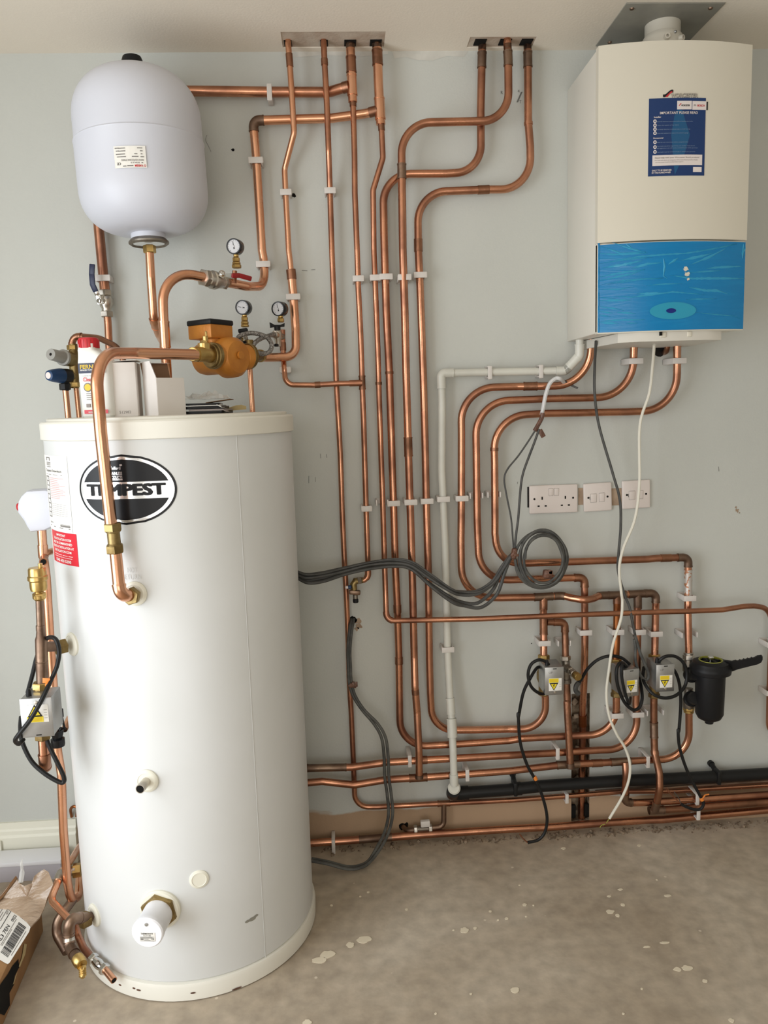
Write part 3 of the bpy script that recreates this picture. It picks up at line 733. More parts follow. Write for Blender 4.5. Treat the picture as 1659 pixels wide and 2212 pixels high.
# scuffs on the casing, rust at the base seam
for px, py, rr_ in ((545, 1985, 0.010), (535, 1990, 0.007), (553, 1978, 0.006)):
    Pq = on_tank(px, py); tank_ellipse(tank_ang(Pq), Pq.z, rr_, rr_*0.5, 'galv_plate', 0.0004, t, 'scuff')
for px, py, rr_ in ((417, 2144, 0.006), (300, 2138, 0.006), (290, 2134, 0.004), (260, 2127, 0.004), (512, 2148, 0.012)):
    Pq = on_tank(px, py, 0.006); tank_ellipse(tank_ang(Pq), max(Pq.z, 0.006), rr_, 0.0022, 'tape_brown', 0.0076, t, 'chip')

# ================================================================== boiler
BX0, BZ0, BWD, BHT = 0.6125, 1.5588, 0.40, 0.71
BXC = BX0+BWD/2; BD = 0.28; BUL = 0.03
def yf(x): return -BD-BUL*(1-((x-BXC)/(BWD/2))**2)
def bpt(px, py, off=0.0):
    y = -BD
    for _ in range(12):
        P = at(px, py, y-off); y = yf(P.x)
    return P
boiler = thing('boiler', 'white wall-hung gas boiler with blue protective film on its lower panel', 'boiler', (BXC, -BD/2, BZ0))
MB().rbox(BWD-0.004, BD-0.006, BHT, 0.004, Matrix.Translation((BXC, -(BD-0.006)/2, BZ0+BHT/2))).build('casing', 'boiler_side', boiler)
def front_plate(x0, x1, z0, z1, th, off, mat, nm, parent, n=20, zc=None):
    m = MB(); vs_ = []
    for i in range(n+1):
        x = x0+(x1-x0)*i/n
        vs_ += [(x, yf(x)-off, z0), (x, yf(x)-off, z1), (x, yf(x)-off+th, z0), (x, yf(x)-off+th, z1)]
    fs_ = []
    for i in range(n):
        a = 4*i; b = a+4
        fs_ += [(a, b, b+1, a+1), (a+2, a+3, b+3, b+2), (a, a+2, b+2, b), (a+1, b+1, b+3, a+3)]
    fs_ += [(0, 1, 3, 2), (4*n, 4*n+2, 4*n+3, 4*n+1)]
    return m.add(vs_, fs_).build(nm, mat, parent)
zmid = bpt(1450, 517).z
m = MB()
vs_ = []; n_ = 20
for i in range(n_+1):
    x = BX0+BWD*i/n_
    vs_ += [(x, yf(x), zmid), (x, yf(x), BZ0+BHT), (x, -BD+0.02, zmid), (x, -BD+0.02, BZ0+BHT)]
fs_ = []
for i in range(n_):
    a = 4*i; b = a+4
    fs_ += [(a, b, b+1, a+1), (a, a+2, b+2, b), (a+1, b+1, b+3, a+3)]
fs_ += [(0, 1, 3, 2), (4*n_, 4*n_+2, 4*n_+3, 4*n_+1)]
front = m.add(vs_, fs_).build('front_panel', 'boiler_white', boiler)
m = MB(); vs_ = []
for i in range(n_+1):
    x = BX0+0.002+(BWD-0.004)*i/n_
    vs_ += [(x, yf(x)+0.004, BZ0-0.002), (x, yf(x)+0.004, zmid-0.003), (x, -BD+0.02, BZ0-0.002), (x, -BD+0.02, zmid-0.003)]
cover = m.add(vs_, fs_).build('control_cover', 'boiler_white', boiler)
film = front_plate(BX0+0.003, BX0+BWD-0.002, BZ0+0.001, zmid-0.005, 0.0012, -0.0026, 'film_blue', 'protective_film', cover)
# badge ellipse seen through the film, dark button, torn spots
def front_ellipse(px, py, rx, rz, mat, off, par, nm, rag=0.0):
    P = bpt(px, py); n = 28; k = [1+random.uniform(-rag, rag) for _ in range(n)]
    pts = [(P.x+rx*k[j]*math.cos(6.2832*j/n), P.z+rz*k[j]*math.sin(6.2832*j/n)) for j in range(n)]
    m = MB(); m.add([(x, yf(x)-off, z) for x, z in pts]+[(P.x, yf(P.x)-off, P.z)], [(j, (j+1) % n, n) for j in range(n)])
    return m.build(nm, mat, par)
front_ellipse(1455, 671, 0.062, 0.022, 'film_blue_pale', -0.0012, cover, 'loose_film_oval')
front_ellipse(1450, 671, 0.013, 0.006, 'film_blue_dark', -0.0004, cover, 'control_button')
for px, py, a in ((1482, 581, 0.006), (1485, 592, 0.006), (1487, 603, 0.0035)):
    front_ellipse(px, py, a, a*0.9, 'boiler_white', -0.0010, film, 'film_tear', 0.35)
# loose creases of the film
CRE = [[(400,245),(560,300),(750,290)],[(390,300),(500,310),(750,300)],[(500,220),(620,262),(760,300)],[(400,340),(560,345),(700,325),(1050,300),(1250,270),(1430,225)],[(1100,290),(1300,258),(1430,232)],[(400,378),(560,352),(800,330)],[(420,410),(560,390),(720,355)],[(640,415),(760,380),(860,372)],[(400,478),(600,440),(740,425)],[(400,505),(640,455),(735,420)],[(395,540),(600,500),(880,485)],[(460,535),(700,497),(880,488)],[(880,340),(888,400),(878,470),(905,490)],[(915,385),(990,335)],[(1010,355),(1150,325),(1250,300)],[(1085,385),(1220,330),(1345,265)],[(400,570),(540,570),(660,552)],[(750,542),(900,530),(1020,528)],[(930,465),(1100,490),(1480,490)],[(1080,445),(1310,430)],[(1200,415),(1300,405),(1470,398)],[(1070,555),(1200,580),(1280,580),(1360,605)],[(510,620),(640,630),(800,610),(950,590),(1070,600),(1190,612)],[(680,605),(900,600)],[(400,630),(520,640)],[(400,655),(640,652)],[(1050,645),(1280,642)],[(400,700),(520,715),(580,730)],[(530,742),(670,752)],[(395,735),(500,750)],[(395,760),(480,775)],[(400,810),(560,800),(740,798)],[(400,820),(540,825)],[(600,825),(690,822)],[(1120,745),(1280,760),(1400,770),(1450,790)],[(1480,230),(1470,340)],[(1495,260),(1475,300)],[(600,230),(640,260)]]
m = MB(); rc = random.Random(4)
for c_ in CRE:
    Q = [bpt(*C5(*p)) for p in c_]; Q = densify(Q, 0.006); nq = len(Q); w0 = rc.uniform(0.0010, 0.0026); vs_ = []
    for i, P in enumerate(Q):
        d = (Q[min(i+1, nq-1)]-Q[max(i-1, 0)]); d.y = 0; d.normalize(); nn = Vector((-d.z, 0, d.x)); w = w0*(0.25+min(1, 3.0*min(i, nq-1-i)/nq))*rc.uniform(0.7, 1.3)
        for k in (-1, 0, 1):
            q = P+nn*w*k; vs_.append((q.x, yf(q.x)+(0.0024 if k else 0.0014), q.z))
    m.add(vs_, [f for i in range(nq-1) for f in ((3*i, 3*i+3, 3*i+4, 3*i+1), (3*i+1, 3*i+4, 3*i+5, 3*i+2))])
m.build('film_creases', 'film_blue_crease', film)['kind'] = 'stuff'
# folded edge of the film at the left and white lip at the corner
m = MB()
for i in range(7):
    z = BZ0+0.02+i*(zmid-BZ0-0.03)/6
    m.rbox(0.004, 0.010, 0.035, 0.0015, Matrix.Translation((BX0+0.0045, -BD+0.0045+0.001*(i % 2), z)))
m.build('film_fold', 'film_blue', cover)
# bottom tray
m = MB()
m.prism([(BX0+0.035, -0.02), (BX0+0.06, -BD+0.01), (BX0+0.11, -BD-0.014), (BX0+0.29, -BD-0.016), (BX0+0.34, -BD+0.005), (BX0+0.36, -0.02)], BZ0-0.026, BZ0-0.002)
m.build('bottom_tray', 'boiler_under', boiler)
for px, w in ((1433, 0.016), (1490, 0.012)):
    P = at(px, 722, -BD-0.018); MB().rbox(w, 0.012, 0.014, 0.002, Matrix.Translation((P.x, -BD-0.012, BZ0-0.010))).build('tray_catch', 'boiler_white', boiler)
P = at(1428, 722, -BD-0.02); MB().box(0.006, 0.006, 0.012, Matrix.Translation((P.x, -BD-0.018, BZ0-0.006))).build('tray_slot', 'hole', boiler)
# raised maker's name with its painted shadow, and notice
def front_text(txt, px, py, w, h, mat, off, par, bold=0.0, nm='print', slant=0.0):
    P = bpt(px, py); vs_, fs_ = text_fit(txt, w, h, bold)
    MB().add([(P.x+x, yf(P.x+x)-off, P.z+y) for x, y, z in vs_], fs_).build(nm, mat, par, smooth=0)
def gl_size(w, h):
    a, b = bpt(*GL(600, 1000)), bpt(*GL(600+w, 1000)); c = bpt(*GL(600, 1000+h)); return abs(b.x-a.x), abs(c.z-a.z)
def gl_text(txt, x0, x1, y0, y1, mat, off, par, bold=0.0, nm='print'):
    w, h = gl_size(x1-x0, y1-y0); q = GL((x0+x1)/2, (y0+y1)/2); front_text(txt, q[0], q[1], w, h, mat, off, par, bold, nm)
def gl_rect(x0, x1, y0, y1, mat, off, par, nm, th=0.0008):
    A, B = bpt(*GL(x0, (y0+y1)/2)), bpt(*GL(x1, (y0+y1)/2)); zt3, zb3 = bpt(*GL((x0+x1)/2, y0)).z, bpt(*GL((x0+x1)/2, y1)).z
    return front_plate(A.x, B.x, zb3, zt3, th, off, mat, nm, par, n=8)
gl_text('WORCESTER', 715, 1320, 120, 208, 'chrome', 0.0015, front, 0.03, 'raised_name_with_shadow')
gl_text('WORCESTER', 722, 1330, 128, 216, 'ink_grey', 0.0006, front, 0.03, 'raised_name_with_shadow')  # grey copy set off to one side, a painted shadow of the letters
def gl_poly(pts, mat, off, par, nm):
    Q = [bpt(*GL(*p)) for p in pts]; c = sum(Q, Vector())/len(Q)
    MB().add([(p.x, yf(p.x)-off, p.z) for p in Q], [tuple(range(len(Q)))]).build(nm, mat, par, smooth=0)
gl_poly([(535, 150), (560, 150), (600, 140), (690, 60), (745, 38), (770, 55), (765, 100), (750, 120), (745, 75), (700, 90), (640, 160), (585, 210), (540, 210)], 'ink', 0.0010, front, 'logo_bridge')
gl_poly([(585, 205), (650, 140), (710, 85), (745, 75), (745, 100), (690, 140), (640, 205)], 'ink_red', 0.0014, front, 'logo_bridge')
poster = gl_rect(215, 1480, 222, 1965, 'poster_blue', 0.0008, boiler, 'notice')
gl_poly([(960, 480), (1010, 640), (1140, 1050), (1020, 1480), (800, 1950), (760, 1500), (720, 1050), (790, 640), (860, 480)], 'poster_teal', 0.0011, poster, 'print')
gl_rect(855, 1180, 292, 482, 'poster_white', 0.0014, poster, 'logo_box'); gl_rect(1195, 1508, 300, 492, 'poster_white', 0.0014, poster, 'logo_box')
gl_rect(1508, 1540, 312, 498, 'ink', 0.0014, poster, 'logo_box')
gl_text('WORCESTER', 940, 1140, 375, 415, 'ink', 0.002, poster, 0.03); gl_text('BOSCH', 1300, 1472, 378, 424, 'ink_red', 0.002, poster, 0.03); gl_text('(H)', 1222, 1275, 372, 418, 'ink_grey', 0.002, poster, 0.02)
gl_poly([(885, 405), (930, 350), (950, 350), (905, 405)], 'ink_red', 0.002, poster, 'print')
gl_text('IMPORTANT PLEASE READ', 480, 1315, 530, 588, 'poster_white', 0.002, poster, 0.012)
gl_text('Installer', 335, 492, 640, 680, 'poster_white', 0.002, poster, 0.02); gl_text('Homeowner', 320, 545, 1110, 1145, 'poster_white', 0.002, poster, 0.02)
for y_, x1_, tx in ((755, 1205, 'Read the technical instructions before installing this boiler'), (842, 890, 'Clean the system of any debris'), (930, 1140, 'Correctly dimension condensate pipe to avoid freezing'), (1018, 1100, 'Show the homeowner about the pressure gauge'), (1220, 1100, 'Read the user instructions before using this boiler'), (1305, 1248, 'Your boiler should be registered by your installer. If you haven\'t'), (1350, 1310, 'had registration, you will not be covered for your boiler guarantee'), (1437, 1255, 'Your boiler must be serviced annually to validate your guarantee')):
    gl_text(tx, 410, x1_, y_-14, y_+14, 'poster_grey', 0.002, poster, 0.0)
for y_ in (752, 842, 930, 1018, 1220, 1330, 1437):
    q = GL(355, y_); front_ellipse(q[0], q[1], 0.0042, 0.0045, 'poster_white', 0.0016, poster, 'bullet')
    q = GL(355, y_); front_ellipse(q[0], q[1], 0.0016, 0.0022, 'poster_blue', 0.0020, poster, 'bullet_sign')
gl_rect(300, 1412, 1498, 1735, 'poster_white', 0.0014, poster, 'text_box')
gl_text('Need help with your Worcester Bosch product?', 370, 1350, 1545, 1582, 'ink_grey', 0.002, poster, 0.01)
gl_text('For help and advice on using your Worcester Bosch product simply', 368, 1310, 1605, 1632, 'ink_grey', 0.002, poster); gl_text('visit worcester-bosch.co.uk/product-support', 368, 990, 1652, 1678, 'ink_grey', 0.002, poster)
gl_text('ONLY TO BE REMOVED', 290, 722, 1830, 1870, 'poster_white', 0.002, poster, 0.02); gl_text('BY THE HOMEOWNER', 288, 705, 1882, 1920, 'poster_white', 0.002, poster, 0.02)
gl_rect(1210, 1400, 1775, 1885, 'poster_white', 0.0014, poster, 'text_box')

# flue with its ceiling plate
fc = at(1431, 75, -0.155)
flue = thing('flue_pipe', 'short white flue pipe rising from the boiler top to the ceiling', 'flue', (fc.x, -0.155, BZ0+BHT))
Mx = Matrix.Translation((fc.x, -0.155, BZ0+BHT))
MB().lathe([(0.053, 0.0), (0.053, 0.062), (0.051, 0.070), (0.047, 0.076), (0.046, 0.078), (0.046, 0.108), (0, 0.108)], Mx, 40).build('tube', 'flue_white', flue)
for a in (-1.75, -0.95):
    ca = Vector((math.cos(a), math.sin(a), 0)); p0 = Vector((fc.x, -0.155, BZ0+BHT+0.052))+ca*0.052
    MB().lathe([(0.009, 0), (0.007, 0.010), (0.004, 0.010), (0.004, 0.002), (0, 0.002)], frame(p0, ca), 16).build('test_point', 'flue_white', flue)
    if a > -1: MB().lathe([(0.004, 0), (0.003, 0.004), (0, 0.004)], frame(p0+Vector((-0.018, -0.01, 0.012)), ca), 10).build('screw', 'steel_grey', flue)
q0, q1, q2 = atz(1350, 5, HC), atz(1567, 5, HC), atz(1290, 98, HC)
m = MB(); px0, px1 = (q0.x+q2.x)/2, q1.x; yA, yB = q0.y, max(q2.y, -0.30)
yB = min(q2.y, -0.02)
m.rbox(px1-px0, yB-yA, 0.003, 0.0008, Matrix.Translation(((px0+px1)/2, (yA+yB)/2, HC-0.0017)))
pl_ = m.build('flue_plate', 'galv_plate'); tag(pl_, 'grey sheet metal plate screwed to the ceiling around the flue', 'plate')
for px, py in ((1365, 19), (1535, 18), (1317, 92)):
    P = atz(px, py, HC-0.004); MB().lathe([(0.006, 0), (0.005, 0.003), (0, 0.003)], frame((P.x, P.y, HC-0.003), (0, 0, -1)), 12).build('screw', 'copper_tarnish', pl_)

# ================================================================== copper pipes on the wall
r15, r22, r28 = 0.0082, 0.0112, 0.0138
Y1, Y2 = -0.034, -0.066
# -- four risers through the long ceiling cut-out
pipe('R1', 'thin copper riser from the long ceiling cut-out with a joggle above its clip',
     X(C2, [(734, 100), (738, 180), (748, 300), (768, 600), (780, 820, None, 0.03), (712, 1080, Y1, 0.03), (720, 1250, Y1), (742, 1659, Y1)], Y2) + X(D3, [(252, 100), (258, 165)], Y1), r15, 'copper_bright', fits=[C2(744, 300)+(0.03,)])
pipe('R1b', 'wider copper pipe curving from the joggled riser to the pump outlet',
     X(D3, [(257, 160), (262, 200), (280, 400), (296, 640), (300, 870, -0.05, 0.055)], Y1) + X(D2, [(1250, 1345, -0.07), (1090, 1345, -0.10)], Y1), 0.0124, 'copper_bright', fits=[D3(262, 198)+(0.022,), ])
pipe('R2', 'longest thin copper riser, dropping straight from the ceiling and turning along the wall foot',
     X(C2, [(990, 100), (998, 300), (1015, 600), (1028, 950), (1038, 1240, Y1), (1051, 1659, Y1)], Y2) + X(D3, [(607, 400), (626, 1040), (640, 1300), (660, 1659)], -0.030) + X(E3, [(470, 400), (490, 850), (505, 1100), (518, 1400)], -0.028)
     + X(F1, [(412, 250), (428, 500), (445, 880), (458, 1238, None, 0.045), (640, 1236), (1100, 1212), (1659, 1185)], -0.028) + X(F2, [(830, 1012), (1410, 965)], -0.028) + X(F3, [(740, 965), (1050, 940), (1659, 905), (1800, 898)], -0.028), r15, 'copper',
     fits=[C2(997, 310)+(0.014,), F1(1148, 1212)+(0.04, 'tee')])
pipe('R3', 'thick soldered riser top joined by the level vessel pipe',
     X(C2, [(1180, 100), (1186, 250), (1196, 480), (1201, 600)], -0.05), 0.0125, 'copper_bright', fits=[C2(1182, 170)+(0.03, 'tee', 'copper_tarnish', 0.0), C2(1190, 330)+(0.036,), C2(1198, 475)+(0.052, 'tee', 'copper_bright')])
pipe('R3b', 'thin copper riser with a tee branch halfway, ending at the drain tap',
     X(C2, [(1201, 560), (1206, 700), (1214, 1000), (1216, 1250), (1232, 1659)], -0.05) + X(D3, [(806, 300), (826, 700), (838, 1080), (850, 1400), (857, 1659)], -0.046) + X(E3, [(675, 400), (690, 850), (692, 985, None, 0.022), (645, 1005)], -0.046), r15, 'copper', fits=[C2(1203, 590)+(0.02, 'reducer'), D3(838, 1080)+(0.034, 'tee'), E3(690, 960)+(0.02, 'elbow', 'copper')])
pipe('R4', 'thick riser top joined by the elbowed pipe of the red-handled valve',
     X(C2, [(1370, 100), (1378, 280), (1386, 480), (1398, 700), (1402, 760)], -0.05), 0.0132, 'copper_bright', fits=[C2(1374, 170)+(0.03, 'sleeve', 'copper_tarnish', 0.0), C2(1378, 285)+(0.034, 'coupling', 'copper_dull'), C2(1394, 650)+(0.052, 'tee', 'copper_bright')])
pipe('R4b', 'thin joggled copper riser turning level across the manifold drops and past the black filter',
     X(C2, [(1403, 740), (1408, 800), (1417, 1000, -0.05, 0.03), (1346, 1230, -0.045, 0.03), (1352, 1659, Y1)], -0.05) + X(D3, [(945, 300), (965, 800), (976, 1200), (991, 1659)], Y1) + X(E3, [(815, 300), (830, 800), (848, 1348, -0.070, 0.024), (1659, 1330, -0.080)], -0.045)
     + X(E5, [(700, 408), (1659, 375)], -0.088) + X(E6, [(830, 372), (1200, 358), (1420, 322, -0.08, 0.08), (1520, 318, -0.07, 0.08), (1690, 345, -0.05, 0.06), (1692, 600, -0.045)], -0.085) + [(1662, 1480, -0.04), (1660, 1575, -0.04, 0.05), (1690, 1600, -0.04)], r15, 'copper',
     fits=[C2(1405, 775)+(0.02, 'reducer'), E3(850, 1320)+(0.03, 'elbow', 'copper'), D3(976, 1090)+(0.003,)])
pipe('H1', 'thick level copper pipe passing behind the white vessel down to the blue-handled valve',
     X(C2, [(1175, 486, -0.05), (1120, 500, -0.042, 0.05), (1030, 528, Y1, 0.05), (600, 527), (80, 520)], Y1) + [(196, 196, Y1, 0.05), (205, 380, Y1)] + X(D1, [(670, 60), (716, 540), (728, 650)], Y1), r28, 'copper', fits=[C2(1150, 492)+(0.016, 'tee')])
pipe('H1b', 'short copper pipe below the blue-handled valve, behind the white bottle', X(D1, [(750, 880), (758, 980), (766, 1160), (772, 1250)], Y1), 0.0105, 'copper')
pipe('H2', 'copper pipe from the riser side tee turning down to the red-handled valve',
     X(C2, [(1390, 655, -0.05), (1300, 680), (1050, 715), (487, 732, None, 0.018), (492, 800), (512, 1030), (550, 1659)], -0.038) + X(D2, [(1150, 370), (1165, 640, -0.05, 0.06), (985, 640, -0.15, 0.04), (800, 603, -0.20)], -0.038), 0.0122, 'copper_bright',
     fits=[C2(490, 735)+(0.05, 'elbow', 'copper_tarnish'), C2(1355, 668)+(0.02, 'tee')])
pipe('H2b', 'copper pipe arching from the red-handled valve down into the cylinder top',
     X(D2, [(560, 548, -0.27), (440, 525, -0.29), (140, 500, -0.335, 0.075), (150, 900, -0.335)], -0.33) + X(D1, [(1290, 1060)], -0.335) + [Vector((at(356, 745, -0.335).x, -0.335, TOPZ))], 0.0122, 'copper_bright', fits=[D1(1290, 1055)+(0.062, 'coupling', 'copper_bright')])
pipe('H3', 'thin copper branch from the mid-riser tee curving up to the filling valve',
     X(D3, [(838, 1083), (640, 1088), (440, 1100), (215, 1098, -0.05, 0.055), (203, 960)], -0.062) + X(D2, [(1350, 1400, -0.045), (1340, 1200, -0.040), (1337, 1070, -0.04)], -0.045), r15*0.95, 'copper', fits=[D3(470, 1097)+(0.016,), D3(780, 1086)+(0.028, 'tee', 'copper'), D2(1340, 1230)+(0.02,)])
pipe('VP', 'thin bright copper pipe standing on the cylinder lid behind the pump', X(D2, [(985, 1180, -0.13), (1012, 1450, -0.13)], -0.13) + [Vector((at(545, 880, -0.13).x, -0.13, TOPZ))], r15*0.9, 'copper_bright')

# -- three risers through the short ceiling cut-out
Pt = 'copper'
pipe('B2', 'copper riser passing behind its neighbour below the short ceiling cut-out, feeding the middle zone valve',
     X(C3, [(945, 160), (942, 300), (932, 720), (935, 1192, None, 0.075), (660, 1208), (170, 1212, None, 0.08), (178, 1660)], Y1) + X(D3, [(1035, 500), (1060, 1000), (1080, 1659)], Y1) + X(E3, [(910, 400), (925, 900), (940, 1200), (955, 1659)], Y1)
     + X(F1, [(806, 500), (812, 772, None, 0.085), (1000, 770), (1300, 745), (1659, 720)], -0.040) + X(F2, [(400, 438), (850, 415), (1060, 402, -0.05), (1345, 392, -0.058, 0.085), (1342, 60, -0.06)], -0.045) + X(E5, [(1160, 1180, -0.06)], -0.06), r22, 'copper',
     fits=[C3(942, 320)+(0.036, 'coupling', 'copper_tarnish'), C3(942, 225)+(0.016, 'sleeve', 'copper_tarnish', 0.0), E3(945, 1245)+(0.022,), F1(802, 95)+(0.018,), D3(1060, 1000)+(0.002,)])
pipe('B3', 'copper riser crossing in front of its neighbour below the short ceiling cut-out',
     X(C3, [(1138, 150), (1146, 330), (1150, 795, None, 0.075), (540, 806), (312, 815, None, 0.085), (318, 1250), (325, 1803)], Y2) + X(D3, [(1185, 500), (1196, 1000), (1215, 1659)], -0.055) + X(E3, [(1055, 500), (1070, 1000), (1085, 1659)], -0.055)
     + X(F1, [(925, 300), (942, 500), (956, 800, -0.085), (958, 1015, -0.085)], -0.07), r22, 'copper', fits=[C3(1144, 320)+(0.034, 'coupling', 'copper_tarnish'), C3(1140, 220)+(0.014, 'sleeve', 'copper_tarnish', 0.0), C3(316, 1190)+(0.036, 'coupling', 'copper_tarnish'), D3(1216, 1600)+(0.05, 'coupling', 'copper_dull'), F1(958, 1020)+(0.022, 'elbow', 'copper_tarnish'), F1(930, 340)+(0.016, 'sleeve', 'copper_dull', 0.0004)])
pipe('B1', 'copper riser of the short ceiling cut-out closest to the boiler',
     X(C3, [(1296, 160), (1300, 380), (1302, 800), (1318, 1000), (1322, 1330, None, 0.085), (1000, 1332), (700, 1345), (440, 1352, None, 0.085), (446, 1803)], Y1) + X(D3, [(1310, 300), (1335, 1000), (1352, 1659)], Y1) + X(E3, [(1190, 400), (1205, 900), (1215, 1659)], Y1)
     + X(F1, [(1045, 350), (1060, 640, None, 0.075), (1400, 637), (1659, 630)], -0.038) + X(F2, [(330, 345, -0.045), (640, 340, -0.058, 0.075), (636, 30, -0.06)], -0.042) + [(1174, 1490, -0.06)], r22, 'copper',
     fits=[C3(1300, 320)+(0.034, 'coupling', 'copper_tarnish'), C3(1298, 215)+(0.018, 'sleeve', 'copper_tarnish', 0.0), C3(950, 1335)+(0.026,), C3(447, 1770)+(0.03, 'coupling', 'copper_dull'), C3(1305, 815)+(0.004, 'coupling', 'copper')])

# -- three pipes under the boiler
Yb = -0.12
pipe('BP1', 'copper pipe nearest the white overflow under the boiler, curving down into the valve manifold',
     X(C5, [(342, 940, -0.075), (338, 1080, -0.07), (310, 1290, -0.05, 0.10)], Yb) + X(D4, [(1330, 432, -0.045), (1000, 437), (780, 442)], Y1) + X(D4, [(440, 455, None, 0.10), (446, 900), (444, 1751)], Y1) + X(E4, [(62, 100), (65, 330), (85, 590, None, 0.095), (400, 598)], Y1)
     + X(E4, [(700, 592), (930, 580, None, 0.03), (1010, 600, -0.055, 0.02), (1120, 618, -0.078, 0.025), (1190, 605, -0.06, 0.02), (1250, 578, -0.04, 0.02), (1400, 574)], -0.036) + X(E5, [(1370, 197), (1552, 188, None, 0.018), (1546, 500), (1540, 830, -0.05)], -0.036), r22, 'copper',
     fits=[D4(1130, 432)+(0.036,), E4(770, 592)+(0.055, 'tee', 'copper_tarnish'), E4(900, 585)+(0.03, 'coupling', 'copper_tarnish'), E4(1280, 575)+(0.03, 'coupling', 'copper_tarnish'), E4(1390, 573)+(0.05, 'tee', 'copper_tarnish'), E5(1370, 196)+(0.05, 'tee', 'copper_tarnish'), E5(1545, 200)+(0.05, 'elbow', 'copper_tarnish')])
branch('BP1', E4(768, 592)+(-0.036,), E4(766, 700)+(-0.036,), r22+0.0014, 'copper_dull', 'tee_branch')
branch('BP1', E5(1168, 200)+(-0.036,), E5(1166, 300)+(-0.036,), r22+0.0014, 'copper_dull', 'tee_branch')
branch('BP1', E5(1370, 200)+(-0.036,), E5(1372, 345)+(-0.036,), r22+0.0014, 'copper_tarnish', 'tee_branch')
pipe('BP2', 'middle copper pipe under the boiler, running behind the manifold into the wall chase',
     X(C5, [(657, 940, -0.065), (656, 1150, -0.055), (645, 1375, -0.036, 0.10)], -0.06) + X(C5, [(400, 1383), (0, 1390)], Y1) + X(D4, [(880, 570), (585, 590, None, 0.10), (592, 1000), (602, 1751)], Y1) + X(E4, [(205, 50), (212, 220), (250, 440, None, 0.09), (480, 445), (1000, 428)], -0.032)
     + X(E4, [(1116, 425, None, 0.018), (1120, 900)], -0.034) + X(E5, [(845, 700), (840, 1000, -0.03), (822, 1340, -0.012, 0.05)], -0.034) + X(F2, [(1010, 350, 0.004), (1000, 800, 0.014), (995, 1240, 0.016)], 0.01), r22, 'copper',
     fits=[E4(1110, 430)+(0.05, 'elbow', 'copper_dull'), F2(1010, 250)+(0.04, 'coupling', 'copper_rust'), ])
pipe('BP3', 'copper pipe under the boiler that ends above the black filter, splashed with paint',
     X(C5, [(980, 940, -0.065), (978, 1200, -0.055), (965, 1475, -0.036, 0.10)], -0.06) + X(C5, [(600, 1488), (0, 1500)], Y1) + X(D4, [(1040, 713), (765, 735, None, 0.10), (776, 1200), (780, 1751)], Y1) + X(E4, [(352, 50), (360, 120), (400, 305, None, 0.075), (650, 302), (1659, 268)], Y1)
     + X(D5, [(1330, 893), (1606, 884, None, 0.018), (1606, 1100)], -0.036) + X(E6, [(858, 350, -0.045), (864, 600, -0.055), (868, 790, -0.06)], -0.045), r22, 'copper',
     fits=[D5(1420, 888)+(0.03, 'coupling', 'copper_dull'), D5(1596, 890)+(0.055, 'elbow', 'copper_tarnish'), D5(1604, 1110)+(0.085, 'paint_splash', 'copper_painted', 0.0006), D4(779, 1068)+(0.003,)])
pipe('BPs', 'short dark copper elbow under the boiler turning back into the wall', X(C5, [(910, 940, -0.05), (905, 1030, -0.05, 0.02), (880, 1045, 0.002)], -0.05), r15, 'copper_dull')
# -- lower runs
pipe('ZV1', 'short copper drop from the manifold to the zone valve marked UP beside the bypass', X(E4, [(766, 690), (768, 900), (768, 1110, -0.05)], -0.038), r22, 'copper', fits=[E4(766, 820)+(0.062, 'tee', 'copper_dull')])
pipe('ZV2', 'short copper drop from the manifold to the middle zone valve', X(E5, [(1166, 290), (1163, 560), (1152, 850, -0.05)], -0.038), r22, 'copper_rust')
pipe('BYP', 'copper bypass pipe from the manifold tee through the brass-knobbed valve to the lower run',
     X(E5, [(470, 478), (643, 480, None, 0.016), (648, 600), (652, 830, -0.05)], -0.038), r22*0.95, 'copper_dull', fits=[E5(630, 490)+(0.055, 'elbow', 'copper_dull')])
pipe('BYPb', 'dull copper pipe leaving the bypass valve and bending forward onto the lower run', X(E5, [(662, 1070, -0.055), (672, 1300, -0.062)], -0.06) + X(F2, [(850, 60, -0.065), (880, 380, -0.082), (886, 735, -0.085)], -0.08), r22, 'copper_dull', fits=[F2(886, 720)+(0.024, 'elbow', 'copper_tarnish')])
pipe('B4', 'upper of two copper runs emerging behind the cylinder, rising between two zone valves',
     X(F1, [(-60, 945), (80, 935), (430, 928), (700, 890), (1000, 872), (1659, 835)], -0.062) + X(F2, [(740, 582, -0.05), (1180, 553, -0.052), (1548, 545, -0.05, 0.09), (1545, 160, -0.045)], -0.05) + X(E6, [(340, 1300, -0.042), (352, 900), (358, 550), (356, 330)], -0.038), r22, 'copper',
     fits=[F1(240, 928)+(0.12, 'limescale', 'copper_tarnish', 0.0006), F1(990, 872)+(0.02, 'coupling', 'copper_dull')])
pipe('B5', 'lower of two copper runs emerging behind the cylinder, ending below the black filter',
     X(F1, [(-60, 1055), (80, 1050), (200, 1038), (450, 1066), (700, 1025), (950, 1010), (1659, 957)], -0.062) + X(F2, [(780, 703), (1100, 686), (1620, 655)], -0.060) + X(F3, [(540, 650, -0.055), (872, 645, -0.06, 0.085), (870, 180, -0.065)], -0.055), r22, 'copper',
     fits=[F1(950, 1010)+(0.055, 'tee', 'copper_dull'), F2(860, 700)+(0.065, 'tee', 'copper_tarnish'), F2(1380, 668)+(0.06, 'tee', 'copper_tarnish'), F2(1150, 682)+(0.03, 'coupling', 'copper_dull')])
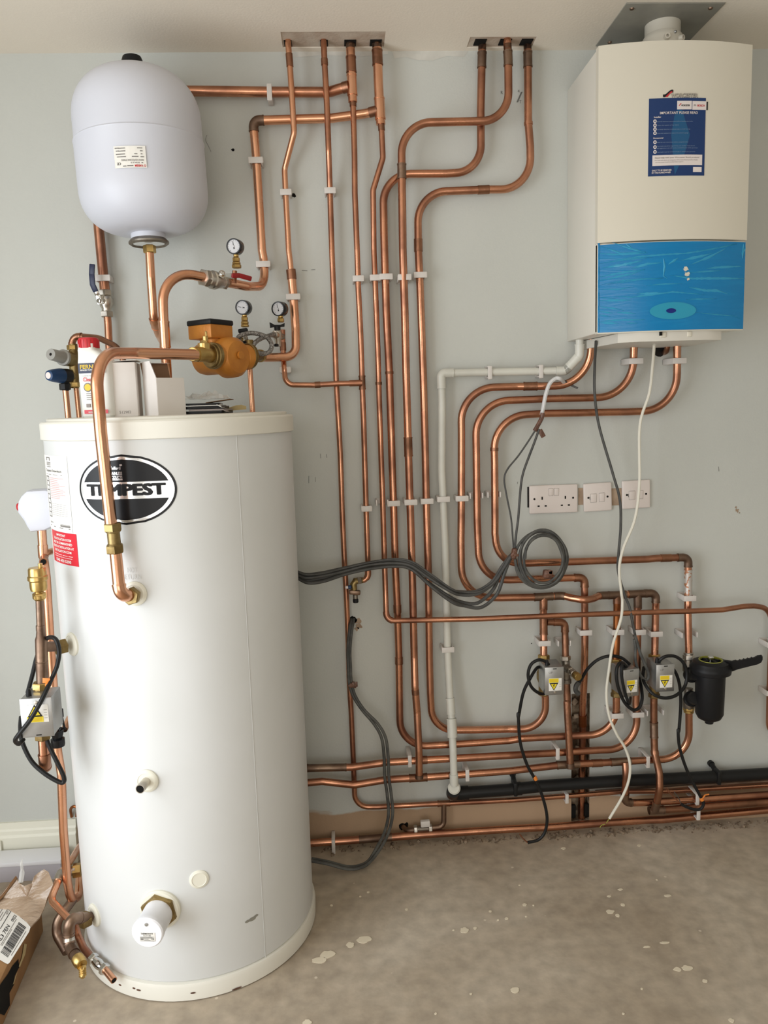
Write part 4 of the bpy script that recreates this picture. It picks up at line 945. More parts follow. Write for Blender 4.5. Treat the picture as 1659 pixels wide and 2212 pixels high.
pipe('B6', 'tarnished copper pipe below the zone valve beside the filter, bending forward to the floor runs',
     X(E6, [(520, 1190, -0.055), (520, 1500, -0.055)], -0.055) + X(F3, [(522, 420, -0.06), (526, 580, -0.066, 0.05), (575, 780, -0.10, 0.05), (578, 950, -0.11, 0.05), (530, 1155, -0.09)], -0.06), r22, 'copper_dull', fits=[F3(520, 350)+(0.045, 'coupling', 'copper_tarnish'), F3(524, 590)+(0.004,), F3(545, 1110)+(0.03, 'elbow', 'copper_tarnish')])
pipe('PB', 'copper run near the floor starting from a tee drop behind the white cable end',
     X(F2, [(1430, 680, -0.075), (1440, 780, -0.085), (1425, 1075, -0.075, 0.022), (1520, 1078)], -0.07) + X(F3, [(500, 1075), (1000, 1045), (1659, 1000), (1800, 990)], -0.068), r22, 'copper', fits=[F2(1430, 1065)+(0.045, 'elbow', 'copper_tarnish')])
pipe('PC', 'copper run near the floor starting from the tarnished forward elbow', X(F3, [(470, 1160), (700, 1148), (1100, 1115), (1659, 1075), (1800, 1066)], -0.078), r22, 'copper_dull', fits=[F3(540, 1155)+(0.045, 'tee', 'copper_tarnish')])
pipe('PD', 'lowest copper run, resting along the foot of the wall just above the floor', X(F1, [(-80, 1535), (105, 1520), (400, 1500), (1000, 1452), (1659, 1410)], -0.040) + X(F2, [(700, 1320), (1200, 1281), (1659, 1250)], -0.042) + X(F3, [(600, 1250), (1000, 1212), (1659, 1152), (1800, 1140)], -0.045), 0.0118, 'copper', fits=[F1(620, 1480)+(0.10, 'limescale', 'copper_tarnish', 0.0004)])
pipe('PE', 'dull copper run tucked under the black waste pipe', X(F3, [(-60, 985), (300, 955), (900, 910), (1659, 862), (1800, 855)], -0.020), 0.0095, 'copper_tarnish')
pipe('DR', 'small tarnished copper branch dropping to the isolating valve low on the wall', X(F1, [(1150, 1215, -0.030), (1150, 1390, -0.032, 0.02), (1055, 1400, -0.034)], -0.03), r15, 'copper_tarnish', fits=[])
pipe('DRb', 'bent tarnished copper tail entering the low wall hole', X(F1, [(940, 1412, -0.034), (860, 1425, -0.034, 0.025), (830, 1385, 0.004)], -0.03), r15, 'copper_tarnish')

# ------------------------------------------------------------------ clips
CL = 'white plastic pipe clip '
def cl(lbl, k, x, y, yy, r, orient='v', **kw): q = k(x, y); return clip(CL+lbl, q[0], q[1], yy, r, orient, **kw)
cl('on the joggled thin riser just below its joggle', C2, 720, 1250, Y1, r15)
cl('on the longest thin riser, under the level vessel pipe', C2, 1036, 1238, Y1, r15)
cl('on the thick level pipe beside the vessel', C2, 607, 540, Y1, r28, 'h', h=0.014)
cl('on the pipe above the red-handled valve', C2, 506, 1025, -0.038, 0.0122)
cl('on the bend over the red-handled valve', D2, 1145, 425, -0.040, 0.0122)
cl('on the wider pump pipe beside the pressure gauges', D2, 1442, 748, Y1, 0.0124)
cl('on the thin branch below the filling valve', D3, 210, 977, -0.05, r15)
cl('on the drain-tap riser, level with the pump gauges', D3, 803, 236, -0.046, r15)
cl('on the thin pipe beside the paired risers, upper one', D3, 942, 229, Y1, r15)
cl('on the riser to the middle zone valve, upper one', D3, 1028, 222, Y1, r22)
cl('on the riser crossing in front, upper one', D3, 1178, 227, -0.055, r22)
cl('on the riser nearest the boiler, upper one', D3, 1306, 208, Y1, r22)
cl('on the drain-tap riser, above the grey cable bundle', E3, 675, 388, -0.046, r15)
cl('left open behind the thin pipe beside the paired risers', E3, 812, 340, -0.05, r15+0.004, open_=True)
cl('on the riser to the middle zone valve, lower one', E3, 905, 342, Y1, r22)
cl('on the riser crossing in front, lower one', E3, 1050, 332, -0.055, r22)
cl('on the riser nearest the boiler, lower one', E3, 1188, 324, Y1, r22)
cl('on the upright white overflow pipe beside the copper risers', E3, 1328, 307, -0.034, 0.0112)
cl('on the upright white overflow pipe near its lower socket', E3, 1366, 1585, -0.034, 0.0112)
cl('on the boiler pipe closest to the white overflow', D4, 443, 1548, Y1, r22)
cl('left open behind the middle boiler pipe', D4, 595, 1525, -0.044, r22+0.003, open_=True)
cl('left open behind the boiler pipe feeding the filter', D4, 772, 1515, -0.044, r22+0.003, open_=True)
cl('on the level overflow pipe near its elbow', D4, 722, 296, -0.034, 0.0112, 'h', h=0.013)
cl('on the level overflow pipe nearer the boiler', D4, 1228, 286, -0.034, 0.0112, 'h', h=0.013)
cl('round the middle copper pipe directly under the boiler', C5, 656, 1110, -0.056, r22+0.002)
cl('round the outer copper pipe directly under the boiler', C5, 978, 1108, -0.058, r22+0.002)
cl('on the drop above the zone valve beside the bypass', E5, 430, 680, -0.045, r22)
cl('left open behind the bypass pipe', E5, 640, 690, -0.045, r22+0.003, open_=True)
cl('on the pipe that enters the wall chase', E5, 840, 575, -0.036, r22)
cl('on the drop above the middle zone valve', E5, 1158, 570, -0.044, r22)
cl('on the manifold pipe between two zone valves', E5, 1375, 570, -0.040, r22)
cl('on the drop above the zone valve beside the filter', E5, 1540, 588, -0.045, r22)
cl('on the paint-splashed pipe above the filter', E6, 860, 235, -0.042, r22)
cl('left open behind the pipe above the filter', E6, 868, 605, -0.046, r22+0.008, open_=True)
cl('below the middle zone valve at the bend', F2, 1338, 200, -0.06, r22)
cl('below the loop of black cable', F2, 1542, 190, -0.046, r22)
cl('left open behind the tarnished pipe below the zone valve', E6, 525, 1378, -0.046, r22+0.010, open_=True)
cl('on the upper run from the cylinder beside the crossing riser', F1, 882, 865, -0.058, r22, 'h', h=0.012)
cl('on the lower run beside the white overflow pipe', F1, 1328, 975, -0.060, r22, 'h', h=0.012)
cl('on the floor run beside the cylinder', F1, 290, 1525, -0.040, 0.016, 'h', h=0.011)
cl('on the lower run beside the bypass drop', F2, 748, 572, -0.050, r22, 'h', h=0.012)
cl('on the thin run under the black waste pipe', F2, 842, 1020, -0.030, r15, 'h', h=0.011)
cl('on the lower run before the filter bend', F3, 446, 655, -0.056, r22, 'h', h=0.012)
cl('on the floor runs behind the cable end, upper one', GR, 210, 760, -0.070, r22, 'h', h=0.012)
cl('on the floor runs behind the cable end, lower one', GR, 230, 1060, -0.060, r22, 'h', h=0.012)
cl('on the upright pipe end beyond the filter, upper one', E6, 1680, 700, -0.044, r15, 'v')
cl('on the upright pipe end beyond the filter, lower one', E6, 1672, 1180, -0.042, r15, 'v')
cl('above the blue-handled valve', D1, 713, 533, Y1, r28)

# ================================================================== fittings helpers
Z = Vector((0, 0, 1))
def nut(P, d, r, L, mat, parent, nm='nut', seg=6, ph=0.3):
    Mx = frame(P-Vector(d).normalized()*L/2, d)
    c = min(0.0018, L*0.2)
    return MB().lathe([(r-c, 0), (r, c), (r, L-c), (r-c, L)], Mx, seg, ph).build(nm, mat, parent, smooth=25)
def ring(P, d, r, L, mat, parent, nm='collar', seg=24):
    Mx = frame(P-Vector(d).normalized()*L/2, d); c = min(0.0015, L*0.3)
    return MB().lathe([(r-c, 0), (r, c), (r, L-c), (r-c, L)], Mx, seg).build(nm, mat, parent)

# ------------------------------------------------------------------ expansion vessel
va, vb = at(286, 138, -0.19), at(320, 506, -0.19)
vax = (va-vb).normalized(); VL = (va-vb).length; VR = 0.1625
ves = thing('expansion_vessel', 'white rounded expansion vessel hanging upside down high on the wall', 'expansion vessel', tuple(vb))
Mx = frame(vb, vax, (1, 0, 0))
prof = [(0.044, 0.0)]
for i in range(1, 15):
    a = math.radians(90*i/14); prof.append((0.044+(VR-0.044)*math.sin(a)**0.85, 0.105*(1-math.cos(a)**0.9 if a < 1.57 else 1)))
prof += [(VR, VL*0.30), (VR, VL*0.52), (VR+0.0015, VL*0.528), (VR-0.0015, VL*0.536), (VR-0.002, VL*0.58)]
for i in range(0, 15):
    a = math.radians(90*i/14); prof.append(((VR-0.002)*math.cos(a)**0.80 if i < 14 else 0.0, VL-0.012-0.128+0.128*math.sin(a)**0.95))
MB().lathe(prof, Mx, 64).build('shell', 'vessel_white', ves)
MB().lathe([(0.026, VL-0.018), (0.026, VL+0.008), (0.023, VL+0.016), (0.014, VL+0.020), (0, VL+0.021)], Mx, 24).build('air_cap', 'black', ves)
MB().lathe([(0.044, 0.004), (0.044, -0.012), (0.041, -0.014), (0, -0.014)], Mx, 32).build('neck', 'vessel_white', ves)
MB().lathe([(0.044, -0.012), (0.0515, -0.020), (0.0515, -0.024), (0.046, -0.028), (0.042, -0.024), (0, -0.023)], Mx, 40).build('flange', 'nickel_dull', ves)
MB().lathe([(0.040, -0.022), (0.040, -0.0245), (0.020, -0.0235), (0, -0.0235)], Mx, 40).build('flange_plate', 'chrome', ves)
nut(vb-vax*0.038, vax, 0.0165, 0.020, 'brass', ves, 'union_nut')
# upside-down rating label, wrapped on the shell
vl = at(281, 339, -0.19-VR)
Ri = Mx.inverted() @ vl
la = math.atan2(Ri.y, Ri.x); lz = Ri.z
def wrapV(pts, off): return [Mx @ Vector(((VR+off)*math.cos(la+x/VR), (VR+off)*math.sin(la+x/VR), lz+y)) for x, y, *_ in pts]
sgn = 1 if (Mx @ Vector((VR*math.cos(la+0.1), VR*math.sin(la+0.1), lz))).x > vl.x else -1
LW, LH = 0.074, 0.050
def vrect(x0, x1, y0, y1, off, mat, nm, par, n=6):
    pts = []
    for i in range(n+1):
        x = x0+(x1-x0)*i/n; pts += [(sgn*x, y0), (sgn*x, y1)]
    return MB().add(wrapV(pts, off), [(2*i, 2*i+2, 2*i+3, 2*i+1) for i in range(n)]).build(nm, mat, par, smooth=0)
vlab = vrect(-LW/2, LW/2, -LH/2, LH/2, 0.0022, 'paper_label', 'rating_label', ves)
def vtext(txt, x, y, w, h, mat, bold=0.0):
    vs_, fs_ = text_fit(txt, w, h, bold)
    MB().add(wrapV([(sgn*(x-a), y-b) for a, b, c in vs_], 0.0027), fs_).build('print', mat, vlab, smooth=0)
vtext('VAREM', 0.019, -0.0205, 0.019, 0.0055, 'ink_red', 0.03); vtext('O', 0.0325, -0.0205, 0.005, 0.0055, 'ink_red', 0.03)
vtext('CE', -0.027, -0.0155, 0.009, 0.006, 'ink', 0.02); vtext('W102922204CP0002', 0.002, -0.0075, 0.046, 0.004, 'ink_grey', 0.01); vtext('EXTRA LR 18', 0.011, -0.0135, 0.02, 0.0032, 'ink_grey', 0.02)
for x, y, w in ((-0.018, 0.020, 0.017), (0.024, 0.020, 0.012), (-0.018, 0.0135, 0.017), (-0.018, 0.0065, 0.014), (-0.016, 0.0005, 0.014), (0.012, 0.0005, 0.015), (0.014, 0.0065, 0.007), (0.027, 0.0135, 0.006), (0.027, 0.0065, 0.004), (0.028, 0.0, 0.008), (-0.029, 0.0205, 0.010), (-0.028, 0.014, 0.008), (-0.028, 0.0065, 0.009), (-0.027, 0.0005, 0.007), (-0.001, -0.0205, 0.014), (-0.014, -0.021, 0.008), (0.028, -0.0075, 0.006), (0.027, -0.0135, 0.004)):
    vrect(x-w/2, x+w/2, y-0.001, y+0.001, 0.0026, 'ink_grey', 'print', vlab, 2)
pipe('EV', 'copper pipe dropping from the vessel flange and turning back to the wall', [vb-vax*0.03, (326, 600, -0.19), (332, 690, -0.18, 0.03), (343, 722, -0.10), (350, 735, -0.01)], 0.0114, 'copper_bright', fits=[D1(1190, 960)+(0.04, 'coupling', 'copper_bright')])

# ------------------------------------------------------------------ ball valves
P0, P1 = at(*D1(728, 640), -0.034), at(*D1(750, 895), -0.034); dv = (P1-P0).normalized()
bv = thing('ball_valve', 'nickel ball valve with an upright navy blue lever below the vessel', 'valve', tuple(P1))
nut(P0+dv*0.008, dv, 0.0185, 0.016, 'nickel', bv); nut(P1-dv*0.008, dv, 0.0185, 0.016, 'nickel', bv)
L_ = (P1-P0).length
MB().lathe([(0.013, 0.014), (0.015, 0.018), (0.019, 0.024), (0.0195, L_*0.5), (0.016, L_*0.62), (0.013, L_*0.70), (0.014, L_-0.014)], frame(P0, dv), 24).build('body', 'nickel', bv)
S0 = at(*D1(690, 745), -0.052)
ring(S0+Vector((0.01, 0.008, 0)), Vector((-0.8, -0.6, 0)), 0.009, 0.02, 'nickel', bv, 'stem')
nut(at(*D1(672, 742), -0.070), Vector((-0.6, -0.8, 0)), 0.0075, 0.008, 'chrome', bv, 'lever_nut')
lv = [at(*D1(680, 770), -0.066), at(*D1(660, 690), -0.068), at(*D1(636, 640), -0.075)]
def strip(pts, w, t, mat, parent, nm, wd=Vector((1, 0, 0))):
    m = MB()
    for a, b in zip(pts, pts[1:]):
        d = b-a; Mx = frame((a+b)/2, d, wd); m.rbox(w, t, d.length+t*0.6, min(w, t)*0.35, Mx)
    return m.build(nm, mat, parent)
strip(lv, 0.014, 0.003, 'chrome', bv, 'lever', Vector((1, -0.1, 0)))
strip([at(*D1(640, 650), -0.074), at(*D1(612, 590), -0.080), at(*D1(603, 490), -0.081), at(*D1(608, 400), -0.082)], 0.0155, 0.006, 'navy', bv, 'lever_grip', Vector((1, -0.15, 0)))
P0, P1 = at(*D2(535, 548), -0.275), at(*D2(770, 605), -0.205); dv = (P1-P0).normalized()
bv = thing('ball_valve', 'nickel ball valve with a red lever on the arched pipe', 'valve', tuple(P0-Z*0.02))
L_ = (P1-P0).length
nut(P0+dv*0.010, dv, 0.0225, 0.016, 'nickel', bv); nut(P1-dv*0.006, dv, 0.0185, 0.012, 'nickel', bv)
MB().lathe([(0.018, 0.016), (0.021, 0.020), (0.021, L_*0.38), (0.0235, L_*0.42), (0.0235, L_*0.55), (0.019, L_*0.66), (0.0165, L_-0.012)], frame(P0, dv), 24).build('body', 'nickel', bv)
ring(at(*D2(735, 520), -0.245), Vector((0.1, -0.6, 0.6)), 0.008, 0.016, 'nickel', bv, 'stem')
nut(at(*D2(738, 518), -0.262), Vector((0.1, -0.7, 0.6)), 0.007, 0.007, 'chrome', bv, 'lever_nut')
strip([at(*D2(715, 510), -0.258), at(*D2(760, 540), -0.252), at(*D2(850, 535), -0.236)], 0.014, 0.003, 'chrome', bv, 'lever', Vector((0, -0.4, 1)))
strip([at(*D2(840, 532), -0.240), at(*D2(905, 530), -0.225), at(*D2(1020, 562), -0.20)], 0.0125, 0.007, 'red_lever', bv, 'lever_grip', Vector((0, -0.4, 1)))

# ------------------------------------------------------------------ pressure gauges
def gauge(label, px, py, y, r, needle, stem, fdir=Vector((-0.28, -1, -0.05)), parent=None):
    c = at(px, py, y); g = thing('pressure_gauge', label, 'gauge', tuple(c-Z*r), 'brass-stemmed pressure gauges')
    fd = fdir.normalized(); Mx = frame(c, fd, Vector((1, 0, 0)))
    MB().lathe([(r*0.9, -0.026), (r, -0.022), (r, 0.0), (r*0.97, 0.003), (r*0.84, 0.003), (r*0.83, -0.001), (0, -0.001)], Mx, 40).build('case', 'black_gloss', g)
    MB().lathe([(r*0.835, -0.001), (r*0.835, 0.0006), (0, 0.0006)], Mx, 40).build('dial', 'gauge_face', g)
    # dial y axis = world up projected
    up = Mx.inverted().to_3x3() @ Z; ua = math.atan2(up.y, up.x)
    tk = MB()
    for i in range(13):
        a = ua+math.radians(-135+i*22.5); rr = r*0.70
        tk.box(0.0030 if i % 3 == 0 else 0.0018, 0.0006, 0.0002, Mx @ Matrix.Rotation(a, 4, 'Z') @ Matrix.Translation((rr, 0, 0.0008)))
    tk.build('scale_marks', 'ink', g)['kind'] = 'stuff'
    a = ua+math.radians(needle)
    nd = MB(); nd.prism([(-r*0.32, -r*0.09), (-r*0.32, r*0.09), (-r*0.1, r*0.035), (r*0.62, 0.0004), (r*0.62, -0.0004), (-r*0.1, -r*0.035)], 0.0012, 0.0018, Mx @ Matrix.Rotation(a, 4, 'Z'))
    nd.build('needle', 'ink', g)
    MB().lathe([(0.0022, 0.0008), (0.0022, 0.0028), (0, 0.003)], Mx, 12).build('needle_hub', 'gauge_face', g)
    b = c-fd*0.012-Z*(r*0.92)
    for z0, z1, rr, sg in stem:
        nut(b-Z*((z0+z1)/2), Z, rr, z1-z0, 'brass', g, 'stem', sg)
    return b
gauge('black-rimmed pressure gauge above the red lever', 505, 532, -0.20, 0.0205, 8, [(0, 0.008, 0.007, 24), (0.008, 0.020, 0.0095, 6), (0.020, 0.026, 0.011, 6), (0.026, 0.036, 0.0125, 6)])
MB().tube([at(507, 585, -0.195), at(506, 612, -0.195)], 0.0065, 12).build('tee_branch', 'copper_dull', PIPES['H2'][0])
gauge('black-rimmed pressure gauge above the braided hose with its needle pointing at the pump', 523.5, 664, -0.15, 0.0200, 78, [(0, 0.006, 0.007, 24), (0.006, 0.018, 0.009, 6), (0.018, 0.026, 0.0105, 6), (0.026, 0.034, 0.011, 6)])
gauge('black-rimmed pressure gauge on the filling valve with butterfly handle', 601, 667, -0.085, 0.0205, 12, [(0, 0.006, 0.007, 24), (0.006, 0.018, 0.0095, 6)], Vector((-0.45, -1, -0.05)))
# filling valves
P = at(*D2(945, 1080), -0.145)
fv = thing('filling_valve', 'small filling valve with a square black handle under the tilted-needle gauge', 'valve', tuple(P-Z*0.05))
MB().rbox(0.026, 0.020, 0.011, 0.003, Matrix.Translation(P) @ Matrix.Rotation(-0.15, 4, 'Y')).build('handle', 'black', fv)
P2 = at(*D2(950, 1165), -0.14)
MB().lathe([(0.009, -0.020), (0.012, -0.012), (0.013, 0.0), (0.010, 0.012), (0.009, 0.020)], frame(P2, Z), 20).build('body', 'nickel', fv)
nut(at(*D2(915, 1175), -0.155), Vector((-1, -0.6, 0)), 0.0095, 0.014, 'brass', fv, 'hose_nut')
ring(at(*D2(985, 1195), -0.14), Z, 0.012, 0.008, 'black', fv, 'lower_collar')
P = at(*D2(1285, 1030), -0.075)
fv = thing('filling_valve', 'small filling valve with a black butterfly handle and braided hose end', 'valve', tuple(P-Z*0.05))
m = MB()
m.prism([(-0.020, -0.006), (-0.008, -0.004), (0.008, -0.004), (0.020, -0.003), (0.021, 0.007), (0.008, 0.002), (-0.008, 0.002), (-0.021, 0.009)], -0.004, 0.004, frame(P, (0.25, -1, 0), (1, 0.25, 0)))
m.lathe([(0.009, -0.012), (0.009, -0.002), (0, -0.002)], frame(P, Z), 16)
m.build('butterfly_handle', 'black', fv)
P2 = at(*D2(1290, 1130), -0.07)
MB().lathe([(0.0085, -0.030), (0.0095, -0.012), (0.012, -0.008), (0.012, 0.008), (0.0095, 0.014), (0.008, 0.026)], frame(P2, Z), 20).build('body', 'nickel', fv)
ring(at(*D2(1282, 1225), -0.072), Z, 0.0085, 0.007, 'black', fv, 'bottom_cap')
MB().tube([at(*D2(1335, 1140), -0.042), P2, at(*D2(1255, 1115), -0.095)], 0.0095, 16).build('hose_socket', 'nickel', fv)
nut(at(*D2(1258, 1118), -0.092), (at(*D2(1258, 1118), -0.092)-at(*D2(1200, 1140), -0.13)), 0.0105, 0.012, 'nickel', fv, 'hose_nut')
cable('braided steel flexible filling hose looped between the two filling valves', X(D2, [(915, 1180, -0.16), (895, 1150, -0.18), (950, 1115, -0.18), (1060, 1105, -0.17), (1180, 1145, -0.15), (1228, 1220, -0.14), (1205, 1290, -0.15), (1120, 1310, -0.17), (1045, 1265, -0.19), (1060, 1205, -0.19), (1130, 1155, -0.16), (1250, 1115, -0.10)], -0.15), 0.0062, 'braid', 'flexible_hose', 'hose', n=10, seg=12)

# ------------------------------------------------------------------ circulating pump
A, B = at(*GP(640, 775), -0.335), at(*GP(1215, 780), -0.245)
a_ = (B-A); a_.z = 0; PLn = a_.length; a_.normalize(); md = Vector((-a_.y, a_.x, 0))
if md.x > 0: md = -md
pc = (A+B)/2; pc.z = (A.z+B.z)/2
pump = thing('circulating_pump', 'gold coloured circulating pump with black-topped terminal box above the cylinder', 'pump', tuple(pc-Z*0.055))
MB().lathe([(0.030, -0.032), (0.040, -0.030), (0.050, -0.018), (0.052, 0.0), (0.052, 0.014), (0.046, 0.020)], frame(pc+md*0.0-Z*0.004, md), 40).build('volute', 'pump_gold', pump)
MB().lathe([(0.046, 0.016), (0.046, 0.030), (0.043, 0.034), (0.043, 0.084), (0.040, 0.098), (0.028, 0.106), (0, 0.107)], frame(pc-Z*0.002, md), 40).build('motor', 'pump_gold', pump)
MB().lathe([(0.030, 0.0), (0.030, 0.012), (0.024, 0.016), (0.024, PLn-0.016), (0.030, PLn-0.012), (0.033, PLn), (0.033, PLn+0.006)], frame(A, a_), 32).build('flow_body', 'pump_gold', pump)
bxM = Matrix(((a_.x, md.x, 0, pc.x+md.x*0.052-a_.x*0.012), (a_.y, md.y, 0, pc.y+md.y*0.052-a_.y*0.012), (0, 0, 1, pc.z+0.062), (0, 0, 0, 1)))
tb = MB().rbox(0.080, 0.082, 0.036, 0.004, bxM).build('terminal_box', 'pump_gold', pump)
MB().rbox(0.084, 0.086, 0.014, 0.004, bxM @ Matrix.Translation((0, 0, 0.023))).build('box_lid', 'black', tb)
MB().rbox(0.060, 0.055, 0.030, 0.012, bxM @ Matrix.Translation((0, -0.01, -0.024)), 3).build('box_neck', 'pump_gold', pump)
MB().lathe([(0.010, 0.0), (0.010, 0.006), (0, 0.006)], frame(pc-md*0.034+Z*0.0, -md), 20).build('vent_screw', 'pump_gold', pump)
MB().rbox(0.004, PLn*0.5, 0.004, 0.001, frame(pc-md*0.027, Z, md)).build('casting_rib', 'pump_gold', pump)
# left isolating valve
pv = thing('pump_valve', 'brass pump isolating valve with a spindle, between the pump and the long front pipe', 'valve', tuple(A-a_*0.03-Z*0.03))
ring(A-a_*0.004, a_, 0.033, 0.014, 'brass_old', pv, 'union_flange', 32)
ring(A-a_*0.014, a_, 0.029, 0.008, 'brass_old', pv, 'union_nut', 32)
Vc = at(*GP(470, 740), -0.372)
MB().tube([A-a_*0.012, Vc, at(*GP(300, 745), -0.392)], 0.0185, 24).build('body', 'brass', pv)
ring(at(*GP(260, 745), -0.398), at(*GP(200, 745), -0.41)-at(*GP(300, 745), -0.392), 0.0175, 0.016, 'brass', pv, 'end_collar')
Sp = at(*GP(445, 610), -0.372); ring(Sp, Z, 0.0155, 0.020, 'brass', pv, 'bonnet')
nut(at(*GP(455, 525), -0.372), Z, 0.0095, 0.010, 'brass', pv, 'bonnet_nut'); ring(at(*GP(468, 455), -0.372), Z, 0.0070, 0.014, 'brass', pv, 'gland'); ring(at(*GP(482, 385), -0.372), Z, 0.0030, 0.020, 'brass', pv, 'spindle', 10)
# right isolating valve
Bq = at(*GP(1500, 775), -0.12)
pv = thing('pump_valve', 'brass pump isolating valve at the wall side of the pump', 'valve', tuple(B-Z*0.03))
ring(B+a_*0.012, a_, 0.034, 0.012, 'brass_old', pv, 'union_flange', 32)
MB().tube([B+a_*0.014, B.lerp(Bq, 0.45), Bq], [0.020, 0.0165, 0.0155], 24).build('body', 'brass_old', pv)
ring(Bq, Bq-B, 0.0175, 0.014, 'brass', pv, 'end_collar')
ring(at(*GP(1290, 560), -0.19), Z, 0.0125, 0.024, 'brass_old', pv, 'bonnet'); ring(at(*GP(1250, 530), -0.19), Z, 0.0115, 0.010, 'black', pv, 'bonnet_cap')
# long front pipe
Eb = HOT[0]+HOT[1]*0.052
ctop = at(*D1(628, 1240), -0.70)
pipe('FP', 'copper pipe from the pump hanging over the front of the cylinder and its badge',
     [at(*D1(1590, 1248), -0.402), at(*D1(1000, 1236), -0.52), (ctop.x and D1(628, 1236)[0], D1(628, 1236)[1], -0.665, 0.085), at(*D1(690, 2000), -0.675), at(*E1(870, 700), -0.668)], 0.0130, 'copper_bright', seg=20)
pipe('FPb', 'short bright copper pipe between the check valve and the elbow on the return boss', [at(*E1(905, 900), -0.664), (E1(945, 1290)[0], E1(945, 1290)[1], Eb.y, 0.020), HOT[0]+HOT[1]*0.012], 0.0130, 'copper_bright', seg=20, fits=[E1(965, 1290)+(0.05, 'elbow', 'copper_bright')])
nut(HOT[0]+HOT[1]*0.022, HOT[1], 0.020, 0.016, 'brass_old', PIPES['FPb'][0], 'boss_nut')
Ca, Cb = at(*E1(880, 670), -0.667), at(*E1(905, 925), -0.664); dv = (Cb-Ca).normalized()
cv = thing('check_valve', 'brass check valve with two hexagon nuts on the front pipe', 'valve', tuple(Cb))
L_ = (Cb-Ca).length
nut(Ca+dv*0.009, dv, 0.0195, 0.018, 'brass_old', cv); nut(Cb-dv*0.009, dv, 0.0195, 0.018, 'brass_old', cv)
MB().lathe([(0.0150, 0.016), (0.0150, L_*0.3), (0.0135, L_*0.33), (0.0135, L_*0.68), (0.0155, L_*0.71), (0.0155, L_-0.016)], frame(Ca, dv), 24).build('body', 'brass_old', cv)

